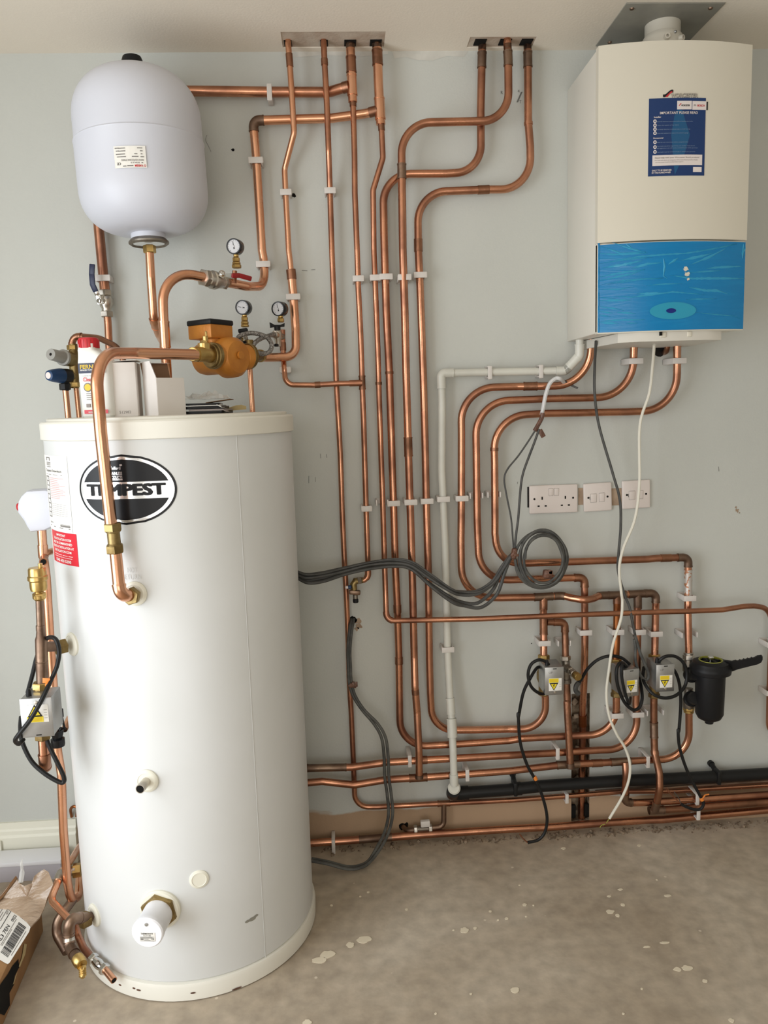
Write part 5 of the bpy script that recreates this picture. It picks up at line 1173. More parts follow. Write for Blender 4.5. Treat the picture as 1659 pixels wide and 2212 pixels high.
# ------------------------------------------------------------------ zone valves
def zone_valve(label, face_px, yfr, w, h, d, pipe_px, y_pipe, rot=0.0, flip=False, mark=None, nut_t=None, nut_b=None, rp=r22, body_mat='brass_old', cat='zone valve'):
    c = at(face_px[0], face_px[1], yfr); Rz = Matrix.Rotation(rot, 4, 'Z')
    FM = Matrix.Translation(c) @ Rz
    v = thing('zone_valve', label, cat, (c.x, (c.y+y_pipe)/2, c.z-h/2))
    bx = MB().rbox(w, d, h, 0.0022, FM @ Matrix.Translation((0, d/2, 0)), 2).build('actuator_box', 'steel_grey', v)
    MB().rbox(w+0.0014, 0.003, h+0.0014, 0.0008, FM @ Matrix.Translation((0, 0.0022, 0))).build('cover_plate', 'steel_grey', bx)
    k = -1 if flip else 1
    lz_ = -0.010*k
    lb = MB().rbox(w*0.70, 0.0008, h*0.46, 0.0003, FM @ Matrix.Translation((w*0.04, -0.0006, lz_))).build('warning_label', 'paper_label', bx)
    Q = lambda x, z: FM @ Matrix.Translation((w*0.04+x, -0.0013, lz_+z))
    MB().box(w*0.52, 0.0004, h*0.15, Q(-w*0.08, k*h*0.145)).build('yellow_band', 'ink_yellow', lb)
    for i in range(3): MB().box(w*0.42, 0.0005, h*0.014, Q(-w*0.08, k*(h*0.145+(i-1)*h*0.032)) @ Matrix.Translation((0, -0.0002, 0))).build('print', 'ink_gold', lb)
    s = w*0.24
    tri = [(-s, k*s*0.8), (s, k*s*0.8), (0, -k*s*0.95)]
    FQ = lambda off: Matrix.Translation(Q(-w*0.08, -k*h*0.065).translation) @ Rz @ Matrix(((1, 0, 0, 0), (0, 0, -1, off), (0, 1, 0, 0), (0, 0, 0, 1)))
    MB().prism([(x, y) for x, y in tri], 0.0, 0.0006, FQ(0.0)).build('triangle_border', 'ink', lb, smooth=0)
    MB().prism([(x*0.72, y*0.72) for x, y in tri], 0.0, 0.0004, FQ(-0.0006)).build('triangle', 'ink_yellow', lb, smooth=0)
    bolt = [(0.05, 0.5), (-0.25, 0.0), (-0.02, 0.02), (-0.18, -0.42), (0.22, 0.08), (0.0, 0.08), (0.2, 0.5)]
    MB().prism([(x*s*0.9, y*s*0.9+k*s*0.16) for x, y in bolt], 0.0, 0.0003, FQ(-0.0011)).build('lightning_bolt', 'ink', lb, smooth=0)
    for i in range(4): MB().box(w*0.10, 0.0004, 0.0006, Q(w*0.26, k*(h*0.12-i*h*0.07))).build('print', 'ink_grey', lb)
    MB().lathe([(0.0042, 0), (0.0036, 0.002), (0.0012, 0.0024), (0, 0.0024)], FM @ Matrix.Translation((w*0.02, 0.0, -k*h*0.40)) @ frame((0, 0, 0), (0, -1, 0)), 14).build('screw', 'nickel', bx)
    MB().rbox(0.012, 0.001, 0.003, 0.0004, FM @ Matrix.Translation((w*0.02, 0.0004, k*h*0.45))).build('slot', 'hole', bx)
    if mark:
        vs_, fs_ = text_fit(mark, 0.006*len(mark), 0.006); MB().add(vs_, fs_, FM @ Matrix.Translation((-w*0.2, -0.0006, h*0.32)) @ frame((0, 0, 0), (0, -1, 0), (1, 0, 0))).build('pencil_mark', 'ink_grey', bx, smooth=0)
    MB().lathe([(0.006, 0.0), (0.0055, 0.010), (0.004, 0.016), (0, 0.016)], FM @ Matrix.Translation((-w*0.30, d*0.30, h/2)), 14).build('cable_gland', 'black', bx)
    Pt_, Pb_ = P3(nut_t), P3(nut_b)
    dv = (Pb_-Pt_).normalized(); L2 = (Pb_-Pt_).length
    MB().lathe([(rp+0.002, 0), (rp+0.004, 0.004), (rp+0.004, L2*0.3), (rp+0.010, L2*0.42), (rp+0.010, L2*0.6), (rp+0.004, L2*0.72), (rp+0.004, L2-0.004), (rp+0.002, L2)], frame(Pt_, dv), 24).build('valve_body', body_mat, v)
    nut(Pt_, dv, rp+0.0065, 0.016, 'brass', v, 'compression_nut'); nut(Pb_, dv, rp+0.0065, 0.014, 'brass_old', v, 'compression_nut')
    return v, c
zone_valve('grey steel zone valve marked UP in pencil, beside the brass-knobbed bypass valve', GZ(598, 742), -0.148, 0.0555, 0.0845, 0.078, None, -0.055, 0.0, False, 'UP', E4(769, 1105)+(-0.050,), (1174, 1497, -0.058))
zone_valve('grey steel zone valve turned slightly, wrapped by a black cable loop', E5(1307, 1085), -0.148, 0.050, 0.083, 0.076, None, -0.055, 0.16, False, None, E5(1152, 868)+(-0.050,), E5(1160, 1200)+(-0.058,))
zone_valve('grey steel zone valve standing beside the black filter', E6(634, 1040), -0.148, 0.0545, 0.083, 0.078, None, -0.055, 0.0, False, 'UP', E6(525, 825)+(-0.050,), E6(522, 1210)+(-0.055,))

# bypass valve
Pt_, Pb_ = at(*E5(650, 835), -0.050), at(*E5(662, 1065), -0.055)
bp_ = thing('bypass_valve', 'nickel bypass valve with a brass adjusting knob beside the zone valve', 'valve', tuple(Pb_))
dv = (Pb_-Pt_).normalized(); L_ = (Pb_-Pt_).length
nut(Pt_, dv, 0.0165, 0.014, 'nickel', bp_); ring(Pb_, dv, 0.0150, 0.014, 'nickel_dull', bp_, 'end_collar')
MB().lathe([(0.0125, 0.006), (0.0125, L_*0.3), (0.0165, L_*0.42), (0.0165, L_*0.62), (0.0125, L_*0.75), (0.0125, L_-0.004)], frame(Pt_, dv), 24).build('body', 'nickel_dull', bp_)
K0, K1 = at(*GZ(850, 430), -0.058), at(*GZ(1130, 650), -0.125)
kd = (K1-K0).normalized(); kl = (K1-K0).length
MB().lathe([(0.012, 0.0), (0.012, kl*0.35)], frame(K0, kd), 20).build('bonnet', 'nickel_dull', bp_)
nut(K0.lerp(K1, 0.42), kd, 0.0135, kl*0.12, 'nickel', bp_); ring(K0.lerp(K1, 0.60), kd, 0.0115, kl*0.20, 'nickel', bp_, 'sleeve'); ring(K0.lerp(K1, 0.78), kd, 0.0095, kl*0.14, 'brass', bp_, 'knob_neck')
MB().lathe([(0.0105, -0.014), (0.0120, -0.012), (0.0120, 0.0), (0.011, 0.002), (0, 0.002)], frame(K1, kd), 24).build('knob', 'brass', bp_)

# ------------------------------------------------------------------ magnetic filter
fx = at(*E6(1078, 1200), -0.125)
zt_f = at(*E6(1078, 920), -0.125).z; zb_f = at(*E6(1070, 1450), -0.125).z
filt = thing('magnetic_filter', 'black canister heating filter with a flat key handle on its cap', 'filter', (fx.x, -0.125, zb_f))
MB().lathe([(0.012, zb_f-0.012), (0.014, zb_f-0.004), (0.020, zb_f-0.002), (0.034, zb_f+0.006), (0.041, zb_f+0.020), (0.0435, zt_f-0.03), (0.0435, zt_f-0.018)], Matrix.Translation((fx.x, -0.125, 0)), 48).build('canister', 'black', filt)
MB().lathe([(0.050, zt_f-0.022), (0.0585, zt_f-0.018), (0.0600, zt_f-0.008), (0.0600, zt_f-0.002), (0.056, zt_f+0.004), (0.052, zt_f+0.014), (0.038, zt_f+0.020), (0.034, zt_f+0.020), (0.034, zt_f+0.014), (0, zt_f+0.014)], Matrix.Translation((fx.x, -0.125, 0)), 48).build('cap', 'black', filt)
MB().lathe([(0.0345, zt_f+0.0155), (0.0345, zt_f+0.0215), (0.0315, zt_f+0.0215), (0.0315, zt_f+0.0155)], Matrix.Translation((fx.x, -0.125, 0)), 48).build('seal_ring', 'core_green', filt)
for i in range(6):
    a = i*math.pi/3; MB().rbox(0.024, 0.005, 0.006, 0.001, Matrix.Translation((fx.x+0.016*math.cos(a), -0.125+0.016*math.sin(a), zt_f+0.0165)) @ Matrix.Rotation(a, 4, 'Z')).build('cap_rib', 'black', filt)
MB().lathe([(0.009, zt_f+0.014), (0.009, zt_f+0.028), (0.0075, zt_f+0.030), (0, zt_f+0.030)], Matrix.Translation((fx.x, -0.125, 0)), 14).build('vent_screw', 'chrome', filt)
# key handle: flat tapering bar with a notched edge
h0, h1 = at(*E6(1215, 925), -0.135), at(*E6(1605, 850), -0.19)
hd = h1-h0; HL = hd.length
top = [(0, 0.013), (0.2*HL, 0.008)]
for i in range(5):
    u = 0.30+i*0.10; top += [(u*HL, 0.0085), ((u+0.03)*HL, 0.0066), ((u+0.07)*HL, 0.0066)]
top += [(0.84*HL, 0.009), (0.95*HL, 0.0085), (0.99*HL, 0.005), (HL, 0.0), (0.98*HL, -0.005), (0.9*HL, -0.0075), (0.4*HL, -0.010), (0, -0.016)]
top = [(x_, y_*1.75) for x_, y_ in top]
upd = Vector((0, -0.25, 0.97))
MB().prism(top, -0.004, 0.004, Matrix(((hd.normalized().x, upd.x, hd.normalized().cross(upd).x, h0.x), (hd.normalized().y, upd.y, hd.normalized().cross(upd).y, h0.y), (hd.normalized().z, upd.z, hd.normalized().cross(upd).z, h0.z), (0, 0, 0, 1)))).build('key_handle', 'black', filt)
for yq in (1000, 1240):
    p0, p1 = at(*E6(930, yq), -0.115), at(*E6(872, yq+10), -0.075)
    MB().tube([p0.lerp(p1, -0.25), p0, p1], 0.0195, 24).build('port', 'black', filt)
    ring(p0.lerp(p1, 0.6), p1-p0, 0.024, 0.012, 'black', filt, 'port_nut')
for (ya, yb, nm, mt) in ((790, 1010, 'upper filter valve', 'nickel'), (1140, 1375, 'lower filter valve', 'nickel')):
    Pt_, Pb_ = at(*E6(866, ya), -0.060), at(*E6(868, yb), -0.066)
    w_ = thing('isolating_valve', 'nickel isolating valve '+('above' if ya < 900 else 'below')+' the side ports of the black filter', 'valve', tuple(Pb_))
    dv = (Pb_-Pt_).normalized(); L_ = (Pb_-Pt_).length
    MB().lathe([(0.0135, 0), (0.0135, L_*0.35), (0.018, L_*0.45), (0.018, L_*0.8), (0.0135, L_*0.9), (0.0135, L_)], frame(Pt_, dv), 24).build('body', 'nickel_dull', w_)
    e = Pt_ if ya < 900 else Pb_
    nut(e+dv*(0.012 if ya < 900 else -0.012), dv, 0.0175, 0.016, 'nickel' if ya < 900 else 'brass', w_); ring(e+dv*(0.001 if ya < 900 else -0.001), dv, 0.0155, 0.008, 'nickel' if ya < 900 else 'brass', w_, 'end_collar')

# ------------------------------------------------------------------ drain tap and low isolating valve
P0 = at(*GT(540, 625), -0.046)
tp = thing('drain_tap', 'corroded brass drain tap with a black outlet at the riser foot', 'tap', tuple(at(*GT(410, 1040), -0.05)))
MB().tube([P0, at(*GT(400, 640), -0.05), at(*GT(370, 700), -0.052), at(*GT(385, 800), -0.052)], [0.009, 0.0105, 0.0105, 0.009], 16).build('body', 'brass_old', tp)
nut(at(*GT(475, 630), -0.048), P0-at(*GT(400, 640), -0.05), 0.0115, 0.014, 'nickel_dull', tp)
MB().rbox(0.034, 0.018, 0.014, 0.004, Matrix.Translation(at(*GT(395, 845), -0.052)) @ Matrix.Rotation(0.12, 4, 'Y')).build('handle', 'copper_tarnish', tp)
ring(at(*GT(405, 925), -0.052), Z, 0.0075, 0.014, 'nickel_dull', tp, 'neck'); ring(at(*GT(410, 1000), -0.052), Z, 0.0085, 0.012, 'black', tp, 'outlet')
ring(at(*GT(300, 750), -0.060), Vector((1, 0, 0)), 0.0055, 0.010, 'blue_knob', tp, 'vent_cap'); ring(at(*GT(250, 755), -0.060), Vector((1, 0, 0)), 0.0045, 0.010, 'poster_white', tp, 'vent_tip')
Pa_, Pb_ = at(*F1(1055, 1402), -0.034), at(*F1(915, 1412), -0.034); dv = (Pb_-Pa_).normalized()
iv = thing('isolating_valve', 'small nickel isolating valve with a white flap handle low on the wall', 'valve', tuple(Pb_-Z*0.012))
MB().tube([Pa_, Pb_], 0.0095, 16).build('body', 'nickel_dull', iv)
for u in (0.08, 0.9): nut(Pa_.lerp(Pb_, u), dv, 0.0135, 0.012, 'nickel', iv)
MB().rbox(0.030, 0.016, 0.020, 0.003, Matrix.Translation(at(*F1(1005, 1365), -0.045)) @ Matrix.Rotation(-0.05, 4, 'Y')).build('flap_handle', 'clip_white', iv)

# ------------------------------------------------------------------ sockets
def plate(name, label, cat, x, z, w, h, tilt, grp=None):
    t_ = thing(name, label, cat, (x+w/2, 0, z), grp)
    PM = Matrix.Translation((x+w/2, -0.005, z+h/2)) @ Matrix.Rotation(tilt, 4, 'Y')
    fp = MB().rbox(w, 0.010, h, 0.0035, PM, 3).build('face_plate', 'socket_white', t_)
    return t_, PM, fp
def rocker(PM, x, z, w, h, par, nm='rocker_switch'):
    MB().rbox(w+0.0012, 0.0006, h+0.0012, 0.0002, PM @ Matrix.Translation((x, -0.0050, z))).build('switch_gap', 'ink_grey', par)
    MB().rbox(w, 0.004, h, 0.001, PM @ Matrix.Translation((x, -0.0050, z)) @ Matrix.Rotation(0.06, 4, 'X')).build(nm, 'socket_white', par)
def hole_(PM, x, z, w, h, par, nm='pin_slot'):
    MB().box(w, 0.0008, h, PM @ Matrix.Translation((x, -0.0051, z))).build(nm, 'hole', par, smooth=0)
def screw_(PM, x, z, par):
    MB().lathe([(0.0032, 0), (0.0032, 0.0006), (0, 0.0006)], PM @ Matrix.Translation((x, -0.0050, z)) @ frame((0, 0, 0), (0, -1, 0)), 14).build('screw', 'hole', par)
t_, PM, fp = plate('double_socket', 'white double switched wall socket', 'socket', 0.4955, 1.0434, 0.150, 0.087, -0.0)
for s in (-1, 1):
    rocker(PM, s*0.0085-0.0, 0.022, 0.013, 0.022, t_)
    screw_(PM, s*0.060, 0.002, t_)
    hole_(PM, s*0.036, 0.004, 0.0042, 0.009, t_)
    for q in (-0.011, 0.011): hole_(PM, s*0.036+q, -0.020, 0.0065, 0.0042, t_)
for i, (px0, py1, lab) in enumerate(((1260, 1105, 'white fused spur switch plate between the double socket and the other spur'), (1343, 1099, 'white fused spur switch plate behind the white cable'))):
    P = at(px0, py1, -0.005)
    t_, PM, fp = plate('fused_spur', lab, 'switch', P.x, P.z, 0.088, 0.087, -0.03 if i == 0 else -0.02)
    rocker(PM, -0.014, -0.002, 0.018, 0.026, t_, 'fuse_holder'); rocker(PM, 0.012, -0.001, 0.016, 0.026, t_)
    hole_(PM, -0.0255, -0.002, 0.0012, 0.010, t_, 'fuse_slot')
    for s in (-1, 1): screw_(PM, s*0.030, 0.0, t_)

# ------------------------------------------------------------------ white overflow pipe and black waste pipe
ov = pipe('OV', 'white plastic overflow pipe stepping down from the boiler to the black waste pipe',
     [(1252, 725, -0.07), (1252, 768, -0.065, 0.012), (1221, 801, -0.045, 0.014), (1160, 802, -0.034), (953, 806, -0.034, 0.012), (955, 870, -0.034)] + X(E3, [(1320, 60), (1350, 720), (1370, 1600)], -0.034) + X(F1, [(1198, 380, -0.048), (1212, 600, -0.068), (1222, 800, -0.086), (1230, 1070, -0.090)], -0.036), 0.0112, 'white_pvc', name='overflow_pipe', seg=18, fr=0.0022, fmat='white_pvc',
     fits=[(1252, 757, 0.04, 'elbow'), (1234, 787, 0.05, 'elbow'), (956, 812, 0.075, 'elbow'), D4(1470, 285)+(0.04, 'elbow'), F1(1204, 450)+(0.045, 'socket'), F1(1216, 620)+(0.05, 'reducer', 'white_pvc', 0.004), F1(1228, 1020)+(0.03, 'socket')])
MB().lathe([(0.0185, -0.010), (0.0195, 0.0), (0.015, 0.004), (0, 0.004)], frame(at(*F1(1230, 1090), -0.092), (0, -0.75, 0.4)), 28).build('end_collar', 'white_pvc', ov)
bw = pipe('WP', 'thick black plastic waste pipe along the foot of the wall', X(F1, [(1215, 1135), (1300, 1128), (1659, 1103)], -0.042) + X(F2, [(600, 912), (1410, 858)], -0.042) + X(F3, [(500, 850), (1100, 822), (1659, 790), (1800, 782)], -0.042), 0.0185, 'black_rubber', name='waste_pipe', seg=24, fmat='black_rubber', fits=[F1(1300, 1128)+(0.03, 'socket', 'black_rubber', 0.003), F1(1230, 1133)+(0.03, 'elbow', 'black_rubber', 0.002), F2(360, 925)+(0.02, 'socket', 'black_rubber', 0.002)])
MB().tube([at(*F1(1240, 1132), -0.042), at(*F1(1218, 1132), -0.052), at(*F1(1224, 1112), -0.084)], 0.0205, 20).build('elbow', 'black_rubber', bw)
for i, (k, x, y, x2, y2) in enumerate(((F2, 330, 925, 312, 800), (F3, 1150, 815, 1098, 700))):
    b0, b1 = at(*k(x, y), -0.045), at(*k(x2, y2), -0.012)
    c_ = MB().tube([b0+Z*0.01, b1], 0.008, 12); c_.rbox(0.013, 0.045, 0.045, 0.004, Matrix.Translation((b0.x, -0.042, b0.z)))
    c_.lathe([(0.010, 0), (0.010, 0.012), (0.0, 0.012)], frame((b1.x, 0, b1.z), (0, -1, 0)), 16)
    tag(c_.build('waste_clip', 'black_rubber'), 'black plastic waste pipe bracket '+('near the overflow pipe' if i == 0 else 'beyond the black filter'), 'pipe clip')

# ------------------------------------------------------------------ cables
def offs(pts, dx, dy, dd): return [(p[0]+dx, p[1]+dy, p[2]+dd) for p in pts]
def CX(k, pts, y): return X(k, pts, y)
base = CX(E3, [(-260, 900, -0.028), (-60, 905, -0.05), (60, 930, -0.11), (160, 965, -0.13), (300, 955, -0.12), (480, 912, -0.10), (700, 862, -0.095), (900, 842, -0.10), (1050, 870, -0.105), (1200, 970, -0.105), (1380, 1085, -0.105)], -0.1) + CX(E4, [(60, 560), (200, 555), (330, 470), (410, 350), (470, 260), (510, 215)], -0.085)
grp = 'grey cables bundled across the risers'
for i, (dx, dy, dd) in enumerate(((0, -4, 0), (2, 3, -0.006), (-2, 9, 0.004), (4, 13, -0.004))):
    q = [(p[0]+dx*random.uniform(0.4, 1.4), p[1]+dy*random.uniform(0.55, 1.15)*(1 if j < len(base)-2 else 0.2), p[2]+dd) for j, p in enumerate(base)]
    if i >= 2:
        for j in range(9, 14): q[j] = (q[j][0]+2*(i-1), q[j][1]+6*(i-1)+ (6 if j in (11, 12) else 0), q[j][2])
    cable(('uppermost', 'second', 'third', 'lowest')[i]+' flat grey cable in the bundle sagging across the risers', q, 0.0052, 'grey_cable')
q = [(p[0]+(0 if j < 7 else 6), p[1]-(6 if 6 < j < 10 else 3), p[2]-0.01) for j, p in enumerate(base)]
cable('thin grey cable arching above the bundle across the risers', q, 0.0030, 'grey_cable')
# coil
cx_, cy_ = E4(742, 268)
coil = []
nl = 6
for i in range(nl*14+1):
    a = math.pi+2*math.pi*i/14; j = i/14
    rx_ = 54+3.0*math.sin(j*2.1)-2.2*j+(2 if i % 3 else 0); ry_ = 64+3*math.cos(j*1.7)-3.0*abs(j-2)
    coil.append((cx_+rx_*math.cos(a)+1.2*j, cy_+ry_*math.sin(a)*-1+1.5*math.sin(j*3), -0.085-0.0045*j-0.012*math.sin(a/2)**2))
cable('coil of grey cable tied with brown tape above the manifold', coil, 0.0044, 'grey_cable_dusty', 'cable_coil', n=4)
for (x, y, w, h, lb) in ((515, 220, 0.016, 0.034, 'brown parcel tape holding the grey cables at the coil'), (800, 395, 0.028, 0.026, 'crumpled brown tape at the bottom of the cable coil')):
    P = at(*E4(x, y), -0.105)
    m = MB().rbox(w, 0.020, h, 0.006, Matrix.Translation(P) @ Matrix.Rotation(0.15, 4, 'Y'), 2)
    for _ in range(2): m.rbox(w*0.5, 0.004, h*0.5, 0.0015, Matrix.Translation(P+Vector((random.uniform(-.008, .008), -0.010, random.uniform(-.01, .01)))) @ Matrix.Rotation(random.random()*2, 4, 'Y'))
    tag(m.build('cable_tape', 'tape_brown'), lb, 'tape')
cable('grey cable running from the coil up to the tape under the boiler, bowed outermost', CX(E4, [(512, 215), (505, 100)], -0.10) + CX(D4, [(940, 1751), (895, 1520), (872, 1360), (905, 1260), (1010, 1130), (1100, 1000), (1190, 860)], -0.10), 0.0026, 'grey_cable')
cable('grey cable running from the coil up to the tape under the boiler, straighter one', CX(E4, [(520, 215), (530, 80)], -0.10) + CX(D4, [(1012, 1740), (1035, 1450), (1060, 1300), (1120, 1130), (1170, 1000), (1220, 860)], -0.10), 0.0036, 'grey_cable')
m = MB(); m.tube(spline(CX(D4, [(1175, 880), (1215, 810), (1245, 750), (1255, 700)], -0.10), 5), [0.0065]*16, 10)
m.rbox(0.014, 0.004, 0.024, 0.001, Matrix.Translation(at(*D4(1245, 905), -0.10)) @ Matrix.Rotation(-0.5, 4, 'Y'))
tag(m.build('cable_tape', 'tape_brown'), 'brown tape end hanging on the cables under the boiler pipes', 'tape')
cable('white taped cable end hooked over the copper pipe under the boiler', CX(D4, [(1245, 720), (1262, 640), (1285, 520), (1325, 410), (1385, 358), (1430, 362), (1470, 400, -0.05)], -0.085), 0.0058, 'tape_white')
cable('bare grey cable end poking out below the copper bend', CX(D4, [(1470, 380, -0.06), (1540, 425, -0.05), (1605, 455, -0.055)], -0.05), 0.0030, 'grey_cable')
cable('black cable hanging from the boiler past the switch plates to the zone valves', CX(C5, [(372, 960, -0.15), (362, 1150, -0.09), (362, 1350, -0.085), (395, 1593, -0.075)], -0.08) + CX(D5, [(960, 160), (1022, 390), (1030, 620), (1012, 850), (1008, 1000), (1055, 1180), (1105, 1310)], -0.085) + CX(E6, [(300, 450, -0.10), (330, 600, -0.10), (360, 740, -0.10)], -0.1), 0.0042, 'grey_cable')
m = cable('grey cable end folded into a loop beside the middle zone valve', CX(E6, [(318, 610), (340, 640), (380, 780), (430, 900), (465, 1000), (450, 1055), (400, 1030), (360, 950), (335, 850), (335, 740), (325, 650)], -0.115), 0.0046, 'grey_cable_dusty')
wc = cable('white cable hanging from the boiler tray to the floor run', CX(C5, [(808, 985, -0.20), (795, 1150, -0.15), (770, 1350, -0.12), (700, 1593, -0.11)], -0.1) + CX(D5, [(1190, 250), (1150, 560), (1055, 800), (1018, 980), (1035, 1180)], -0.11) + CX(E6, [(205, 280), (190, 450), (112, 700), (72, 950), (46, 1200), (75, 1420), (150, 1600)], -0.13) + CX(F3, [(230, 530), (280, 690), (268, 860), (200, 1030), (75, 1240)], -0.12), 0.0042, 'white_cable')
for mt, pts in (('core_brown', [(75, 1240), (55, 1275), (25, 1300), (10, 1320)]), ('core_green', [(72, 1242), (40, 1290), (0, 1305), (-20, 1330)])):
    MB().tube(spline(CX(F3, pts, -0.118), 4), 0.0012, 6).build('bare_core', mt, wc)
zc = cable('black zone valve cable from the valve marked UP down to the floor', CX(E5, [(488, 905, -0.115), (455, 872, -0.125), (385, 855, -0.13), (310, 900, -0.13), (280, 1000, -0.13), (305, 1110, -0.13), (370, 1175, -0.12), (440, 1190, -0.09), (470, 1100, -0.065), (430, 960, -0.065), (375, 930, -0.09), (300, 1040, -0.11), (230, 1190, -0.11), (185, 1420, -0.10)], -0.1) + CX(F2, [(366, 200), (385, 470), (450, 690), (530, 840), (605, 1010), (652, 1210), (635, 1360), (570, 1445), (460, 1475)], -0.11), 0.0048, 'black_rubber', seg=10)
ring(at(*F2(535, 835), -0.11), at(*F2(545, 860), -0.11)-at(*F2(520, 810), -0.11), 0.0062, 0.014, 'tape_orange', zc, 'tape_marker')
MB().tube(spline(CX(F2, [(460, 1475), (420, 1440), (380, 1390)], -0.11), 4), 0.0020, 6).build('bare_core', 'core_brown', zc)
zc = cable('black zone valve cable arching from the bypass knob to the middle zone valve', CX(E5, [(790, 1075, -0.075), (815, 1040, -0.08), (880, 935, -0.10), (980, 850, -0.11), (1100, 815, -0.115), (1210, 835, -0.11), (1290, 895, -0.10)], -0.1), 0.0048, 'black_rubber', seg=10)
MB().tube(spline(CX(E5, [(795, 1070), (760, 1110), (755, 1160), (785, 1195)], -0.07), 4), 0.0075, 10).build('grey_sheath', 'grey_cable', zc)
cable('black cable loop wound round the middle zone valve', CX(E5, [(1250, 930, -0.12), (1225, 885, -0.13), (1180, 900, -0.15), (1158, 980, -0.16), (1175, 1120, -0.16), (1235, 1270, -0.155), (1320, 1350, -0.15), (1385, 1330, -0.145), (1415, 1240, -0.135), (1405, 1120, -0.11), (1385, 1040, -0.08)], -0.1), 0.0050, 'black_rubber', seg=10)
cable('inner black cable loop on the middle zone valve', CX(E5, [(1262, 935, -0.12), (1235, 895, -0.14), (1210, 920, -0.158), (1215, 1040, -0.162), (1245, 1180, -0.16), (1285, 1290, -0.15), (1300, 1230, -0.07)], -0.1), 0.0046, 'black_rubber', seg=10)
cable('black cable ring round the zone valve beside the filter', CX(E6, [(565, 905, -0.12), (580, 860, -0.13), (640, 822, -0.135), (730, 822, -0.135), (810, 880, -0.135), (850, 990, -0.135), (830, 1115, -0.14), (750, 1205, -0.16), (640, 1238, -0.165), (530, 1210, -0.16), (450, 1130, -0.14), (410, 1040, -0.11), (420, 930, -0.08)], -0.13), 0.0050, 'black_rubber', seg=10)
zc = cable('black cable from behind the zone valve beside the filter, hooked up at the floor runs', CX(E6, [(700, 930, -0.08), (745, 1000, -0.10), (778, 1120, -0.105), (788, 1300, -0.10), (770, 1560, -0.10)], -0.1) + CX(F3, [(762, 360), (775, 520), (835, 720), (915, 890), (985, 1020), (1015, 1085), (990, 1140), (930, 1150), (850, 1125), (790, 1095)], -0.11), 0.0048, 'black_rubber', seg=10)
ring(at(*F3(998, 1045), -0.11), at(*F3(1008, 1075), -0.11)-at(*F3(985, 1020), -0.11), 0.0062, 0.012, 'tape_orange', zc, 'tape_marker')
MB().tube(CX(F3, [(1005, 1040), (1030, 1005), (1070, 998)], -0.11) and [at(*F3(1005, 1040), -0.112), at(*F3(1030, 1005), -0.112), at(*F3(1070, 998), -0.112)], 0.0022, 6).build('tape_tail', 'tape_orange', zc)
for mt, pts in (('core_brown', [(790, 1095), (720, 1020), (640, 925)]), ('grey_cable', [(790, 1095), (765, 1030), (720, 970)]), ('core_brown', [(790, 1095), (700, 1010), (628, 935)])):
    MB().tube(spline(CX(F3, pts, -0.11), 4), 0.0012, 6).build('bare_core', mt, zc)
# pair of grey cables from the chipped hole to the floor
pts0 = CX(GT, [(350, 1340, 0.0), (345, 1400, -0.03), (325, 1500, -0.045), (300, 1700, -0.05), (285, 1950, -0.05), (295, 2212, -0.052)], -0.05) + CX(F1, [(420, 260, -0.055), (450, 370, -0.06), (520, 480, -0.075), (620, 590, -0.09), (680, 700, -0.095), (700, 850, -0.10), (705, 1000, -0.10), (725, 1150, -0.105), (735, 1290, -0.11), (705, 1430, -0.115), (640, 1560, -0.12)], -0.06)
g2 = 'grey cable pair from the wall hole'
for i, o_ in enumerate((-4.4, 4.4)):
    end = [(at(*F1(560, 1660), -0.14)), (at(*F1(470, 1700), -0.16)), at(*F1(380, 1700), -0.16), at(*F1(250, 1665), -0.16), at(*F1(120, 1640), -0.15)]
    q = [(p[0]+o_*(1.0 if 8 < j else 0.55), p[1], p[2]-0.002*i) for j, p in enumerate(pts0)]
    e2 = [Vector((p.x, p.y-0.012*i, max(p.z, 0.006))) for p in end]
    cable('grey cable of the pair hanging from the chipped wall hole to the floor', [P3(p) for p in q]+e2, 0.0048, 'grey_cable_dusty', group=g2)
P = at(*F1(450, 285), -0.062)
m = MB().rbox(0.018, 0.014, 0.018, 0.004, Matrix.Translation(P) @ Matrix.Rotation(0.3, 4, 'Y')); m.rbox(0.012, 0.003, 0.012, 0.001, Matrix.Translation(P+Vector((-0.010, -0.006, 0.0))) @ Matrix.Rotation(0.8, 4, 'Y')); m.rbox(0.010, 0.003, 0.016, 0.001, Matrix.Translation(P+Vector((0.006, -0.008, 0.004))))
tag(m.build('cable_tape', 'tape_brown'), 'brown tape tying the hanging grey cable pair to the thin riser', 'tape')

# ================================================================== left flank of the cylinder
n1 = LB1[1]; TEE = LB1[0]+n1*0.088
yl = TEE.y
pipe('LV', 'brown tarnished copper pipe below the brass air vent on the cylinder flank', [at(*E2(362, 400), yl), at(*E2(373, 690), yl)], 0.0082, 'copper_tarnish', fmat='copper_tarnish', fits=[E2(373, 700)+(0.02, 'reducer')])
m = PIPES['LV'][0]
MB().tube([at(*E2(374, 690), yl), at(*E2(376, 740), yl), at(*E2(380, 770), yl), at(*E2(388, 1180), yl)], [0.0092, 0.0105, 0.0135, 0.0125], 20).build('tee', 'copper_tarnish', m)
ring(at(*E2(383, 975), yl), Z, 0.0140, 0.004, 'copper_tarnish', m, 'solder_lip')
MB().tube([at(*E2(380, 840), yl), LB1[0]+n1*0.020], 0.0115, 20).build('tee_branch', 'copper_tarnish', m)
nut(LB1[0]+n1*0.028, n1, 0.0185, 0.022, 'brass_old', m, 'boss_nut')
av = at(*E2(352, 260), yl)
vent = thing('air_vent', 'brass bottle air vent on top of the brown pipe', 'air vent', tuple(at(*E2(358, 410), yl)))
z0_ = at(*E2(358, 410), yl).z; z1_ = at(*E2(350, 105), yl).z; H_ = z1_-z0_
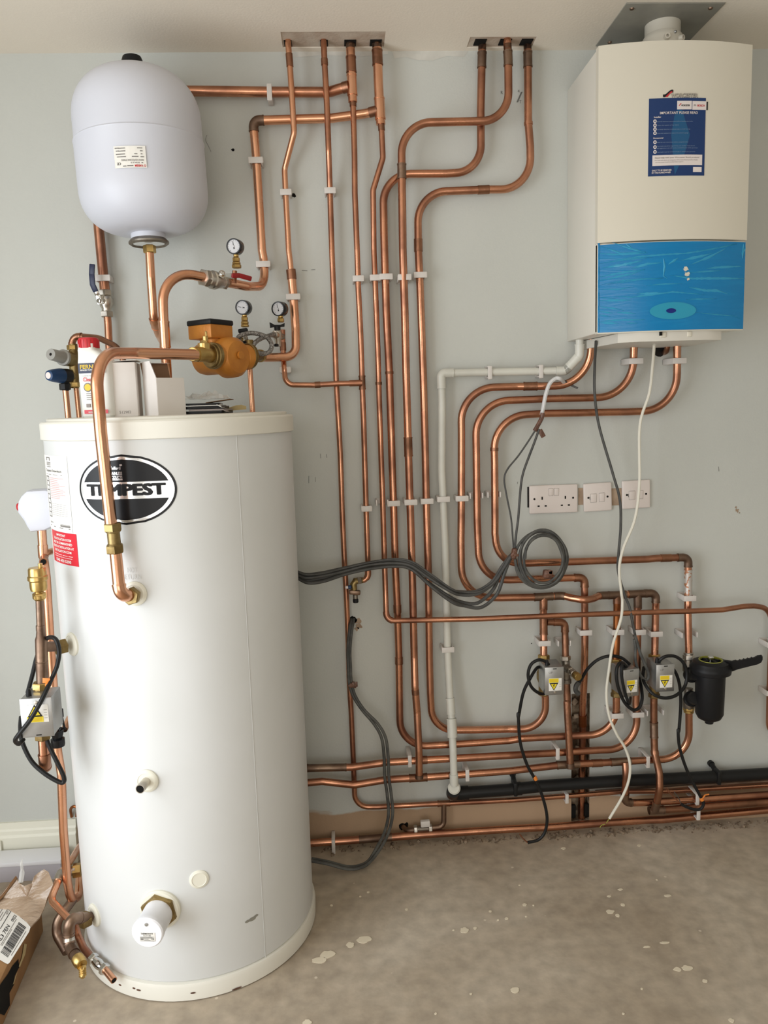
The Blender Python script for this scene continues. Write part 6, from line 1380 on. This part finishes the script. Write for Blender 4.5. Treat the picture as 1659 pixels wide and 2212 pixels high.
MB().lathe([(0.010, 0), (0.0135, 0.004), (0.0135, H_*0.15), (0.009, H_*0.17), (0.009, H_*0.25), (0.017, H_*0.30), (0.0185, H_*0.38), (0.0185, H_*0.58), (0.0215, H_*0.62), (0.0215, H_*0.72), (0.0195, H_*0.75), (0.0190, H_*0.94), (0.0175, H_*0.98), (0, H_)], Matrix.Translation((av.x, yl, z0_)), 32).build('body', 'brass', vent)
nut(Vector((av.x, yl, z0_+0.010)), Z, 0.0145, 0.014, 'brass', vent)
MB().lathe([(0.005, 0), (0.005, 0.010), (0, 0.010)], Matrix.Translation((av.x+0.008, yl, z1_-0.002)), 12).build('vent_screw', 'brass', vent)
zone_valve('grey steel zone valve with a black cable looped over it on the cylinder flank', E2(338, 1492), yl-0.060, 0.0660, 0.0880, 0.072, None, yl, 0.05, True, None, at(*E2(375, 1195), yl), at(*E2(395, 1660), yl), 0.0118)
pipe('LVb', 'capped copper stub below the zone valve on the cylinder flank', [at(*E2(398, 1650), yl), at(*E2(412, 1900), yl), at(*E2(418, 1945), yl+0.012)], 0.0122, 'copper', fits=[E2(414, 1900)+(0.035, 'end_cap', 'copper_dull')])
cable('black cable looped in front of the flank zone valve with an orange marker', X(E2, [(255, 1260, yl+0.02), (300, 1090, yl+0.02), (340, 930, yl+0.025), (400, 800, yl+0.02), (455, 752, yl-0.01), (515, 775, yl-0.03), (543, 880, yl-0.03), (525, 1010, yl-0.03), (480, 1120, yl-0.035), (430, 1230, yl-0.06), (360, 1370, yl-0.075), (270, 1520, yl-0.08), (175, 1640, yl-0.08), (140, 1700, yl-0.07), (175, 1730, yl-0.05), (215, 1690, yl-0.03)], yl), 0.0050, 'black_rubber', seg=10)
cb = [o for o in COL.objects if o.get('label', '').startswith('black cable looped in front of the flank')][0]
ring(at(*E2(450, 1175), yl-0.045), at(*E2(430, 1230), yl-0.06)-at(*E2(480, 1120), yl-0.035), 0.0066, 0.016, 'tape_orange', cb, 'tape_marker')
MB().rbox(0.016, 0.001, 0.012, 0.0003, Matrix.Translation(at(*E2(425, 1150), yl-0.046)) @ Matrix.Rotation(0.1, 4, 'Y')).build('tape_flag', 'tape_orange', cb)
cable('black cable hanging in a loop below the flank zone valve', X(E2, [(195, 1480, yl+0.005), (188, 1600, yl+0.005), (210, 1730, yl), (290, 1890, yl-0.01), (400, 1995, yl-0.02), (520, 2070, yl-0.025), (580, 2085, yl-0.025), (585, 2030, yl-0.025), (520, 1890, yl-0.02), (455, 1760, yl-0.012), (430, 1690, yl-0.005)], yl), 0.0052, 'black_rubber', seg=10)
o = MB().tube(spline([at(*F4(598, 480), -0.004), at(*F4(590, 420), -0.02), at(*F4(615, 395), -0.028), at(*F4(645, 410), -0.03), at(*F4(640, 480), -0.03)], 5), 0.0045, 8).build('pipe_bracket', 'copper_rust')
tag(o, 'small rusty pipe bracket above the skirting behind the cylinder', 'bracket')
# relief cap and discharge pipes
yc = -0.40
pts = [E1(*p) for p in ((112, 470), (135, 430), (182, 386), (345, 378), (430, 405), (440, 670), (335, 722), (215, 735), (185, 690), (160, 640), (108, 570), (103, 520))]
W_ = [at(p[0], p[1], yc) for p in pts]; c_ = sum(W_, Vector())/len(W_)
m = MB(); n_ = len(W_)
rings = ((0.80, 0.030), (0.95, 0.026), (1.0, 0.018), (1.0, -0.018), (0.95, -0.026), (0.80, -0.030))
for k_, dy_ in rings: m.v += [c_+(p-c_)*k_+Vector((0, -dy_, 0)) for p in W_]
for i in range(len(rings)-1):
    for j in range(n_): m.f.append((i*n_+j, i*n_+(j+1) % n_, (i+1)*n_+(j+1) % n_, (i+1)*n_+j))
m.f.append(tuple(range(n_-1, -1, -1))); m.f.append(tuple(range((len(rings)-1)*n_, len(rings)*n_)))
rv = m.build('relief_valve_cap', 'vessel_white'); tag(rv, 'white plastic valve head with a red button on the cylinder flank', 'valve')
b_ = at(*E1(108, 532), yc); MB().lathe([(0.0105, 0), (0.0105, 0.008), (0.008, 0.011), (0, 0.011)], frame(b_, (-1, -0.1, -0.03)), 20).build('red_button', 'red_plastic', rv)
pipe('L1', 'tall copper discharge pipe behind the air vent, hooking back under the cylinder at the floor',
     X(E1, [(275, 700), (290, 940)], -0.405) + X(E2, [(425, 210), (455, 700), (490, 1200), (530, 1800)], -0.41) + X(F4, [(512, 120), (530, 600), (562, 1020), (592, 1180, None, 0.035), (655, 1150, -0.37, 0.03), (668, 960, -0.30)], -0.415), 0.0108, 'copper_bright', seg=18,
     fits=[E1(290, 920)+(0.028, 'tee', 'copper_bright')])
MB().tube([at(*E1(292, 950), -0.41), at(*E1(320, 925), -0.40), at(*E1(385, 905), -0.34)], 0.0085, 14).build('tee_branch', 'copper_bright', PIPES['L1'][0])
MB().tube([at(*E1(300, 965), -0.415), at(*E1(290, 1002), -0.45)], 0.0095, 16).build('open_stub', 'copper', PIPES['L1'][0])
MB().tube([at(*E1(291, 998), -0.445), at(*E1(290, 1004), -0.452)], 0.0068, 16).build('stub_bore', 'hole', PIPES['L1'][0])
td = thing('tundish', 'black plastic tundish behind the flank zone valve', 'tundish', tuple(at(*E2(535, 1750), -0.43)))
m = MB(); tz0, tz1 = at(*E2(535, 1750), -0.43), at(*E2(540, 1600), -0.43)
m.lathe([(0.016, 0), (0.017, 0.004), (0.017, (tz1.z-tz0.z)*0.45), (0.012, (tz1.z-tz0.z)*0.5), (0.018, tz1.z-tz0.z), (0.016, tz1.z-tz0.z), (0.010, (tz1.z-tz0.z)*0.6), (0, (tz1.z-tz0.z)*0.6)], Matrix.Translation(tz0), 24); m.build('cup', 'black_gloss', td)
m = MB()
for s in (-1, 1): m.tube([tz1+Vector((0.015*s, 0, 0)), at(*E2(540, 1490), -0.43)+Vector((0.008*s, 0, 0))], 0.003, 8)
m.build('bridge', 'black_gloss', td); ring(at(*E2(545, 1450), -0.43), Z, 0.010, 0.022, 'black_gloss', td, 'inlet')
MB().tube([at(*E2(640, 1490), -0.36), at(*E2(590, 1600), -0.41)], 0.0085, 12).build('inlet_pipe', 'copper_bright', td)
pipe('L2', 'thin copper pipe kinked at the foot of the cylinder flank', X(GF, [(1190, 470, -0.18), (1075, 660, -0.33), (900, 880, -0.40), (850, 1040, -0.43), (752, 1268, -0.46, 0.03), (1020, 1545, -0.52)], -0.45), 0.0088, 'copper_bright', rad=0.05, fits=[GF(880, 930)+(0.022, 'coupling', 'nickel', 0.0025)])
P = at(*GF(1150, 830), -0.34)
lu = thing('union_nut', 'brass union nut half hidden behind the cylinder near the floor', 'fitting', tuple(P-Z*0.016))
nut(P, Vector((1, 0.2, 0)), 0.0185, 0.022, 'brass', lu); ring(at(*GF(1090, 835), -0.345), Vector((1, 0.2, 0)), 0.0125, 0.014, 'nickel', lu, 'collar')
n2 = LB2[1]; ye = (LB2[0]+n2*0.10).y
o = pipe('L3', 'tarnished drain elbow leaving the lowest flank boss of the cylinder', [LB2[0]+n2*0.012, (GF(1040, 1555)[0], GF(1040, 1555)[1], ye, 0.022), F4(572, 1460)+(ye,), F4(580, 1560)+(ye-0.01, 0.02), F4(650, 1675)+(ye-0.06,)], 0.0118, 'copper_tarnish', seg=18, fmat='copper_tarnish', fits=[GF(1040, 1560)+(0.06, 'elbow'), F4(578, 1500)+(0.004, 'coupling', 'nickel'), F4(592, 1600)+(0.035, 'elbow')])
nut(LB2[0]+n2*0.026, n2, 0.0190, 0.024, 'brass_old', o, 'boss_nut')
D0, D1_ = at(*F4(640, 1655), ye-0.055), at(*F4(700, 1740), ye-0.085)
dc = thing('drain_cock', 'brass drain cock with a ribbed hose tail at the cylinder foot', 'tap', tuple(at(*F4(690, 1830), ye-0.095)))
MB().lathe([(0.0105, 0), (0.014, 0.004), (0.0145, 0.020), (0.012, 0.024), (0.012, 0.030), (0, 0.030)], frame(D0, D1_-D0), 20).build('body', 'brass', dc)
nut(D1_, D1_-D0, 0.0055, 0.010, 'brass', dc, 'square_key', 4)
h0, h1 = at(*F4(688, 1740), ye-0.075), at(*F4(692, 1825), ye-0.095)
hl = (h1-h0).length
MB().lathe([(0.008, 0)]+[q for i in range(4) for q in ((0.0085, hl*(0.2+0.2*i)), (0.0062, hl*(0.3+0.2*i)))]+[(0.005, hl)], frame(h0, h1-h0), 18).build('hose_tail', 'brass', dc)
pipe('L4', 'wide dull copper loop curving behind the drain elbow', X(F4, [(615, 1165, -0.40), (560, 1240, -0.42), (478, 1350, -0.44, 0.04), (470, 1460, -0.45, 0.04), (560, 1610, -0.49)], -0.45), 0.0118, 'copper_tarnish', rad=0.05)
pipe('L5', 'copper pipe sloping to the chrome drain valve at the cylinder foot', X(F4, [(630, 1380, -0.43), (655, 1480, -0.47, 0.05), (700, 1580, -0.52, 0.05), (775, 1670, -0.565)], -0.5), 0.0088, 'copper', rad=0.05)
V0, V1 = at(*F4(765, 1655), -0.56), at(*F4(885, 1765), -0.60); dv = (V1-V0).normalized(); L_ = (V1-V0).length
sv = thing('service_valve', 'small chrome service valve near the floor in front of the cylinder', 'valve', tuple(V1-Z*0.015))
nut(V0+dv*0.007, dv, 0.0140, 0.013, 'chrome', sv); nut(V1-dv*0.007, dv, 0.0140, 0.013, 'chrome', sv)
MB().lathe([(0.0095, 0.010), (0.0105, L_*0.3), (0.012, L_*0.45), (0.012, L_*0.55), (0.0105, L_*0.7), (0.0095, L_-0.010)], frame(V0, dv), 20).build('body', 'chrome', sv)
ring(V0.lerp(V1, 0.5)+Vector((0, -0.010, 0.008)), Vector((0, -0.7, 0.7)), 0.0045, 0.006, 'nickel', sv, 'screw_head')
s0, s1 = V1-dv*0.004, at(*F4(952, 1848), -0.625)
o = MB().tube([s0, s1], 0.0082, 20, cap=True).build('copper_pipe', 'copper_bright'); tag(o, 'short open-ended copper stub on the chrome service valve', 'pipe')
MB().tube([s1+(s0-s1).normalized()*0.001, s1+(s1-s0).normalized()*0.0006], 0.0062, 18).build('bore', 'hole', o)

# ================================================================== pressure control set behind the bottle
yk = -0.15
ps = thing('pressure_valve_set', 'brass pressure reducing valve set with grey and blue knobs', 'valve', tuple(at(*GK(640, 1230), yk)))
MB().tube([at(*GK(600, 240), yk), at(*GK(620, 700), yk), at(*GK(640, 1230), yk)], [0.011, 0.013, 0.011], 20).build('body', 'brass_old', ps)
nut(at(*GK(580, 320), yk), Z, 0.0140, 0.014, 'brass', ps); nut(at(*GK(640, 1150), yk), Z, 0.0135, 0.014, 'brass', ps)
g0, g1 = at(*GK(600, 600), yk), at(*GK(95, 470), yk-0.085); gd = (g1-g0); gl = gd.length
MB().lathe([(0.019, gl*0.05), (0.0200, gl*0.30), (0.0205, gl*0.42)], frame(g0, gd), 32).build('knob_housing', 'brass_old', ps)
kb = MB().lathe([(0.0215, gl*0.40), (0.0215, gl*0.48), (0.0165, gl*0.50), (0.0150, gl*0.97), (0.0140, gl), (0.004, gl), (0.003, gl-0.003), (0, gl-0.003)], frame(g0, gd), 32).build('grey_knob', 'grey_knob', ps)
MB().lathe([(0.0032, gl-0.001), (0.0032, gl+0.0004), (0, gl+0.0004)], frame(g0, gd), 16).build('knob_hole', 'hole', kb)
b0, b1 = at(*GK(620, 955), yk), at(*GK(45, 945), yk-0.085); bd = b1-b0; bl = bd.length
MB().lathe([(0.012, bl*0.02), (0.014, bl*0.2)], frame(b0, bd), 24).build('knob_housing', 'brass_old', ps)
MB().lathe([(0.0175, bl*0.20), (0.0190, bl*0.26), (0.0190, bl*0.50)], frame(b0, bd), 28).build('black_sleeve', 'black', ps)
kb = MB().lathe([(0.0195, bl*0.50), (0.0195, bl*0.58), (0.0165, bl*0.85), (0.0130, bl*0.98), (0.010, bl)], frame(b0, bd), 28).build('blue_knob', 'blue_knob', ps)
MB().lathe([(0.0085, bl*0.99), (0.0085, bl+0.001), (0, bl+0.001)], frame(b0, bd), 20).build('knob_cap', 'poster_white', kb)
bt0, bt1 = at(*GK(430, 1050), yk-0.03), at(*GK(425, 1280), yk-0.03)
MB().tube([bt0, bt1], 0.0100, 18).build('black_outlet', 'black', ps); nut(bt1+Z*0.010, Z, 0.0145, 0.018, 'black', ps, 'black_nut', 8)
pipe('K1', 'thin bright copper pipe below the blue knob, passing behind the cylinder lid', [at(*GK(430, 1270), yk-0.03), at(*GK(490, 1880), yk-0.03), at(*GK(500, 2000), yk-0.03)+Vector((0, 0.02, -0.05))], 0.0080, 'copper_bright')
pipe('K2', 'thin bright copper pipe directly beside the white bottle, passing behind the cylinder lid', [at(*GK(665, 1200), yk), at(*GK(735, 1880), yk), at(*GK(740, 1950), yk)+Vector((0, 0.0, -0.08))], 0.0068, 'copper_bright')
pipe('K3', 'brown copper arch from the brass valve set over the bottle', X(GK, [(575, 270), (600, 70, None, 0.02), (850, 70, -0.16, 0.05), (1180, 105, -0.19, 0.1), (1480, 250, -0.22, 0.1)], yk) + X(D1, [(860, 1190, -0.235), (905, 1320, -0.24)], -0.23), 0.0080, 'copper_dull', fits=[GK(640, 110)+(0.045, 'elbow', 'copper_dull')])

# ================================================================== things on the cylinder lid
def lidp(px, y): 
    P = at(px, 893, y); return Vector((P.x, y, TOPZ))
# bottle
bo = lidp(218, -0.46)
bt = thing('cleaner_bottle', 'white plastic chemical bottle with a red cap on the cylinder lid', 'bottle', tuple(bo))
BM = Matrix.Translation(bo) @ Matrix.Rotation(-0.22, 4, 'Z')
def oval_loft(prof, seg=32, n_=4.0):
    m = MB(); vs_, fs_ = [], []
    for hw, hd_, x, z in prof:
        for j in range(seg):
            a = 2*math.pi*j/seg; c, s = math.cos(a), math.sin(a)
            vs_.append((x+hw*math.copysign(abs(c)**(2/n_), c), hd_*math.copysign(abs(s)**(2/n_), s), z))
    for i in range(len(prof)-1):
        for j in range(seg):
            a, b = i*seg+j, i*seg+(j+1) % seg; fs_.append((a, b, b+seg, a+seg))
    fs_.append(tuple(range(seg-1, -1, -1))); fs_.append(tuple(range((len(prof)-1)*seg, len(prof)*seg)))
    return vs_, fs_
bh = at(*GK(800, 345), -0.48).z-TOPZ
vs_, fs_ = oval_loft([(0.036, 0.022, 0, 0), (0.039, 0.025, 0, 0.004), (0.040, 0.026, 0, bh*0.45), (0.0405, 0.026, 0, bh*0.80), (0.036, 0.025, -0.003, bh*0.88), (0.028, 0.024, -0.010, bh*0.95), (0.0225, 0.0225, -0.016, bh*0.985), (0.020, 0.020, -0.017, bh+0.004), (0.020, 0.020, -0.017, bh+0.012)])
body_ = MB().add(vs_, fs_, BM).build('body', 'bottle_white', bt)
m = MB(); cm = BM @ Matrix.Translation((-0.017, 0, bh+0.002))
m.lathe([(0.0225, 0), (0.0232, 0.002), (0.0232, 0.019), (0.0215, 0.023), (0.018, 0.0245), (0, 0.0245)], cm, 40)
for i in range(20): m.box(0.0016, 0.0016, 0.018, cm @ Matrix.Rotation(i*math.pi/10, 4, 'Z') @ Matrix.Translation((0.0234, 0, 0.010)))
m.build('cap', 'red_plastic', bt)
def bl_rect(x0, x1, z0, z1, mat, off=0.0005, nm='print', par=None):
    return MB().box(x1-x0, 0.0008, z1-z0, BM @ Matrix.Translation(((x0+x1)/2, -0.0262-off, (z0+z1)/2))).build(nm, mat, par or body_, smooth=0)
def bl_text(t_, x, z, w, h, mat, off=0.0012, bold=0.02):
    vs_, fs_ = text_fit(t_, w, h, bold); MB().add(vs_, fs_, BM @ Matrix.Translation((x, -0.0264-off, z)) @ frame((0, 0, 0), (0, -1, 0), (1, 0, 0))).build('print', mat, body_, smooth=0)
bl_rect(-0.033, 0.033, bh*0.645, bh*0.79, 'navy'); bl_text('FERNOX', 0.0, bh*0.737, 0.056, 0.0095, 'ink_gold'); bl_text('MAKES WATER WORK', 0.0, bh*0.690, 0.056, 0.0036, 'paper_white')
bl_text('Central heating', -0.008, bh*0.605, 0.034, 0.004, 'ink_grey', bold=0.0); bl_text('Cleaner F3', 0.0, bh*0.555, 0.046, 0.0095, 'ink_red')
MB().lathe([(0.008, 0), (0.008, 0.0008), (0, 0.0008)], BM @ Matrix.Translation((-0.013, -0.0264, bh*0.44)) @ frame((0, 0, 0), (0, -1, 0)), 24).build('emblem', 'ink_gold', body_)
MB().lathe([(0.0105, 0), (0.0105, 0.0004), (0, 0.0004)], BM @ Matrix.Translation((-0.013, -0.0262, bh*0.44)) @ frame((0, 0, 0), (0, -1, 0)), 24).build('emblem', 'ink_grey', body_)
for i in range(4): bl_rect(-0.018, 0.010, bh*(0.345-0.028*i), bh*(0.352-0.028*i), 'ink_grey')
bl_rect(-0.020, -0.010, bh*0.15, bh*0.20, 'paper_grey'); bl_rect(-0.006, 0.004, bh*0.15, bh*0.20, 'paper_grey')
bl_rect(-0.026, 0.033, bh*0.055, bh*0.11, 'label_red'); bl_text('www.fernox.com', 0.004, bh*0.082, 0.04, 0.005, 'paper_white')
# white cartons
c1 = lidp(266, -0.43)
h1_ = at(*D1(980, 1318), -0.47).z-TOPZ
CM = Matrix.Translation(c1) @ Matrix.Rotation(0.10, 4, 'Z')
ct = thing('carton', 'closed white carton stamped with a number, beside the bottle', 'carton', tuple(c1))
cb1 = MB().rbox(0.082, 0.085, h1_, 0.0012, CM @ Matrix.Translation((0, 0, h1_/2))).build('box', 'carton_white', ct)
MB().rbox(0.080, 0.083, 0.0012, 0.0004, CM @ Matrix.Translation((0.004, 0, h1_+0.003)) @ Matrix.Rotation(-0.05, 4, 'Y')).build('lid_flap', 'carton_white', ct)
m = MB(); vs_, fs_ = text_fit('512982', 0.026, 0.0065); m.add(vs_, fs_, CM @ Matrix.Translation((0.012, -0.0428, 0.010)) @ frame((0, 0, 0), (0, -1, 0), (1, 0, 0))); m.build('stamp', 'ink_grey', cb1, smooth=0)
c2 = lidp(358, -0.44)
h2_ = at(*D1(1270, 1465), -0.49).z-TOPZ
CM = Matrix.Translation(c2) @ Matrix.Rotation(0.72, 4, 'Z')
ct = thing('carton', 'open white carton with raised flaps and a brown inside', 'carton', tuple(c2))
wx, wy, th = 0.072, 0.062, 0.0015
m = MB()
for (x, y, sx, sy) in ((0, -wy/2, wx, th), (0, wy/2, wx, th), (-wx/2, 0, th, wy), (wx/2, 0, th, wy)): m.box(sx, sy, h2_, CM @ Matrix.Translation((x, y, h2_/2)))
m.box(wx, wy, th, CM @ Matrix.Translation((0, 0, th/2)))
m.build('box', 'carton_white', ct, smooth=0)
m = MB(); fh = at(*D1(1100, 1315), -0.45).z-TOPZ-h2_
m.add([(-wx/2, -wy/2, h2_), (-wx/2, wy/2, h2_), (-wx/2, wy/2, h2_+fh), (-wx/2, -wy/2+0.026, h2_+fh)], [(0, 1, 2, 3)], CM); m.add([(-wx/2+th, -wy/2, h2_), (-wx/2+th, wy/2, h2_), (-wx/2+th, wy/2, h2_+fh), (-wx/2+th, -wy/2+0.026, h2_+fh)], [(0, 1, 2, 3)], CM)
m.build('raised_flap', 'carton_white', ct, smooth=0)
MB().add([(-wx/2, wy/2-0.001, h2_), (wx/2, wy/2-0.001, h2_), (wx/2, wy/2+0.010, h2_+fh*0.95), (-wx/2, wy/2+0.010, h2_+fh*0.95)], [(0, 1, 2, 3)], CM).build('brown_flap', 'carton_inner', ct, smooth=0)
MB().add([(-wx/2, wy/2+0.004, h2_+fh*0.95), (wx/2+0.006, wy/2+0.004, h2_+fh*0.95), (wx/2+0.006, wy/2+0.03, h2_+fh*1.02), (-wx/2, wy/2+0.03, h2_+fh*1.02)], [(0, 1, 2, 3)], CM).build('back_flap', 'carton_white', ct, smooth=0)
MB().box(wx-0.006, wy-0.006, 0.002, CM @ Matrix.Translation((0, 0, h2_*0.72))).build('inner_tray', 'carton_inner', ct, smooth=0)
def crumple(P, sx, sy, sz, nu, nv, seed, mat, nm, parent=None):
    rnd = random.Random(seed); m = MB(); vs_ = []
    for i in range(nu+1):
        for j in range(nv+1):
            u, v = i/nu-0.5, j/nv-0.5
            vs_.append((P.x+u*sx+rnd.uniform(-1, 1)*sx*0.06, P.y+v*sy+rnd.uniform(-1, 1)*sy*0.06, P.z+sz*(rnd.random()*0.8*(1-2*abs(v))*(1-1.2*abs(u))+0.05)))
    m.add(vs_, [(i*(nv+1)+j, (i+1)*(nv+1)+j, (i+1)*(nv+1)+j+1, i*(nv+1)+j+1) for i in range(nu) for j in range(nv)])
    return m.build(nm, mat, parent, smooth=0)
crumple(CM @ Vector((0, 0, h2_*0.76)), 0.05, 0.05, 0.03, 6, 6, 3, 'film_clear', 'bubble_wrap', ct)
# papers and bag
pz = TOPZ
for i, (x0, x1, th_, y, mt, lb) in enumerate(((400, 486, 0.007, -0.42, 'black', 'dark booklet at the bottom of the pile on the cylinder lid'), (412, 488, 0.0045, -0.42, 'paper_grey', 'grey folded leaflet on the dark booklet'), (402, 482, 0.007, -0.42, 'black', 'dark booklet between two folded leaflets'), (410, 478, 0.0025, -0.42, 'paper_white', 'pale folded leaflet with a turned corner near the top of the pile'), (400, 472, 0.005, -0.42, 'black_gloss', 'glossy dark booklet on top of the pile'))):
    a, b = at(x0, 885, y), at(x1, 885, y)
    m = MB().rbox(b.x-a.x, 0.13, th_-0.0004, min(0.0008, th_*0.3), Matrix.Translation(((a.x+b.x)/2, y+0.05, pz+th_/2)) @ Matrix.Rotation(0.04*(i-2), 4, 'Z'))
    if mt.startswith('paper'): m.rbox(0.014, 0.05, 0.0012, 0.0003, Matrix.Translation((b.x-0.001, y+0.0, pz+th_/2-0.002)) @ Matrix.Rotation(0.5, 4, 'Y'))
    o = m.build('leaflet' if mt.startswith('paper') else 'booklet', mt); tag(o, lb, 'paper'); pz += th_
a = at(470, 868, -0.40)
tag(MB().rbox(0.06, 0.07, 0.0014, 0.0004, Matrix.Translation((a.x, -0.36, pz+0.0045)) @ Matrix.Rotation(-0.12, 4, 'Y')).build('card', 'cardboard_dark'), 'brown card sticking up from the pile of booklets', 'card')
a = at(510, 880, -0.30)
m = MB(); pts = [(-0.045, 0), (0.026, 0.004), (0.026, 0.012), (0.014, 0.016), (0.0, 0.015), (-0.02, 0.009)]
m.prism(pts, -0.0006, 0.0006, frame((a.x, -0.30, TOPZ+0.004), (0, -1, 0), (1, 0, 0)))
tag(m.build('card', 'paper_cream'), 'curved cream card standing behind the booklets', 'card')
tag(crumple(Vector((at(445, 860, -0.38).x, -0.36, pz+0.008)), 0.10, 0.08, 0.040, 10, 8, 11, 'film_clear', 'plastic_bag'), 'crumpled clear plastic bag lying on the booklets', 'bag')

# ================================================================== cardboard box on the floor
A0, B0 = atz(94, 2011, 0), atz(10, 2207, 0)
d_ = (B0-A0).normalized(); nl_ = Vector((d_.y, -d_.x, 0))
if nl_.x > 0: nl_ = -nl_
BL_, BW_, BH_ = (B0-A0).length+0.10, 0.34, 0.105
box_ = thing('cardboard_box', 'torn brown cardboard parcel with a shipping label on the floor', 'box', tuple((A0+B0)/2+nl_*0.17))
BMx = Matrix(((d_.x, nl_.x, 0, A0.x), (d_.y, nl_.y, 0, A0.y), (0, 0, 1, 0), (0, 0, 0, 1)))
MB().rbox(BL_, BW_, BH_, 0.003, BMx @ Matrix.Translation((BL_/2, BW_/2, BH_/2))).build('carton_body', 'cardboard', box_)
def on_side(px, py, off=0.0012):
    d = ray(px, py); nrm = -nl_; t = (A0+nrm*off-CAM).dot(nrm)/d.dot(nrm); return CAM+d*t
def side_poly(pts, mat, nm, off):
    Q = [on_side(*GB(*p), off) for p in pts]; Q = [Vector((q.x, q.y, min(max(q.z, 0.001), BH_-0.001))) for q in Q]
    MB().add(Q, [tuple(range(len(Q)))]).build(nm, mat, box_, smooth=0)
side_poly([(250, 1330), (262, 1440), (200, 1560), (190, 1680), (130, 1790), (135, 1960), (60, 2095), (-60, 2050), (-60, 1700), (30, 1640), (110, 1530), (170, 1420)], 'hole', 'torn_hole', 0.0012)
side_poly([(330, 1120), (365, 1130), (345, 1260), (270, 1440), (255, 1430), (300, 1300)], 'paper_cream', 'torn_edge', 0.0020)
side_poly([(210, 1560), (240, 1500), (190, 1660), (175, 1680)], 'paper_cream', 'torn_edge', 0.0020)
def top_poly(pts, mat, nm, z, par=None): return MB().add([atz(*GB(*p), z) for p in pts], [tuple(range(len(pts)))]).build(nm, mat, par or box_, smooth=0)
lab = top_poly([(-120, 520), (0, 590), (200, 700), (370, 840), (415, 895), (395, 960), (130, 1380), (108, 1397), (80, 1390), (-120, 1270)], 'paper_label', 'shipping_label', BH_+0.0012)
O_, U_, V_ = Vector((108, 1395)), Vector((415, 890))-Vector((108, 1395)), Vector((0, 590))-Vector((415, 890))
UL = 1.0
def lmap(u, v, z): q = O_+U_*u+V_*v; return atz(*GB(q.x, q.y), z)
def lquad(u0, u1, v0, v1, mat): MB().add([lmap(u0, v0, BH_+0.0018), lmap(u1, v0, BH_+0.0018), lmap(u1, v1, BH_+0.0018), lmap(u0, v1, BH_+0.0018)], [(0, 1, 2, 3)]).build('print', mat, lab, smooth=0)
def ltext(t_, u, v, w, h, mat='ink', bold=0.01):
    vs_, fs_ = text_fit(t_, w, h, bold); MB().add([lmap(u+x, v+y, BH_+0.0018) for x, y, z in vs_], fs_).build('print', mat, lab, smooth=0)
rb = random.Random(5); u = 0.12
while u < 0.93:
    w = rb.choice([0.006, 0.009, 0.014, 0.02]); lquad(u, u+w, 0.09, 0.33, 'ink'); u += w+rb.choice([0.006, 0.01, 0.014])
ltext('AL3 7EN', 0.50, 0.52, 0.46, 0.10); ltext('0022', 0.93, 0.50, 0.16, 0.08, 'ink'); ltext('NEXT DAY', 0.99, 0.72, 0.18, 0.05, 'ink_grey')
lquad(0.25, 0.95, 0.42, 0.433, 'ink_grey'); lquad(0.25, 0.7, 0.385, 0.396, 'ink_grey'); lquad(0.20, 0.85, 0.035, 0.05, 'ink_grey')
lquad(0.55, 1.12, 0.655, 0.67, 'ink'); lquad(1.11, 1.125, 0.66, 1.2, 'ink')
for i in range(5): lquad(0.70, 0.70+0.28*rb.random()+0.08, 0.76+0.06*i, 0.775+0.06*i, 'ink_grey')
# crumpled flap covered with packing tape
fl = [((-80, 640), .107), ((-60, 470), .125), ((10, 470), .13), ((215, 205), .165), ((265, 300), .16), ((330, 340), .155), ((430, 300), .155), ((465, 205), .17), ((530, 150), .175), ((600, 110), .18), ((660, 150), .178), ((720, 300), .16), ((650, 470), .135), ((600, 640), .115), ((540, 760), .108), ((425, 880), .107), ((300, 760), .108), ((120, 640), .109)]
Q = [atz(*GB(*p), z) for p, z in fl]; c0 = sum(Q, Vector())/len(Q); c0.z = 0.132
m = MB(); n_ = len(Q); rr_ = random.Random(9)
mid = [c0.lerp(q, 0.55)+Vector((0, 0, rr_.uniform(-0.006, 0.007))) for q in Q]
m.v = Q+mid+[c0]
for j in range(n_):
    k = (j+1) % n_; m.f += [(j, k, n_+k), (j, n_+k, n_+j), (n_+j, n_+k, 2*n_)]
m.v += [p-Vector((0, 0.002, 0.003)) for p in Q+mid+[c0]]; kk = 2*n_+1
m.f += [tuple(reversed([i+kk for i in f])) for f in list(m.f)]
for j in range(n_): m.f.append((j, (j+1) % n_, kk+(j+1) % n_, kk+j))
m.build('taped_flap', 'packing_tape', box_, smooth=50)
m = MB(); Q = [atz(*GB(*p), z) for p, z in (((-90, 520), .118), ((0, 470), .128), ((215, 200), .166), ((235, 225), .166), ((30, 500), .128), ((-80, 600), .115))]
m.add(Q, [(0, 1, 2, 3, 4, 5)]).build('flap_edge', 'cardboard_dark', box_, smooth=0)
m = MB(); Q = [atz(*GB(*p), z) for p, z in (((735, 295), .155), ((690, 420), .125), ((560, 560), .100), ((580, 700), .090), ((640, 480), .120), ((715, 290), .158))]
m.add(Q, [(0, 1, 2, 3, 4, 5)]).build('flap_edge', 'cardboard', box_, smooth=0)
tf = MB().tube(spline([atz(*GB(280, 290), 0.165), at(*GB(300, 150), atz(*GB(280, 290), 0.165).y+0.01), at(*GB(290, 30), atz(*GB(280, 290), 0.165).y+0.015), at(*GB(300, -20), atz(*GB(280, 290), 0.165).y+0.02)], 4), [0.007]*5+[0.004]*4+[0.0025]*4, 6)
tf.build('loose_tape', 'film_clear', box_)
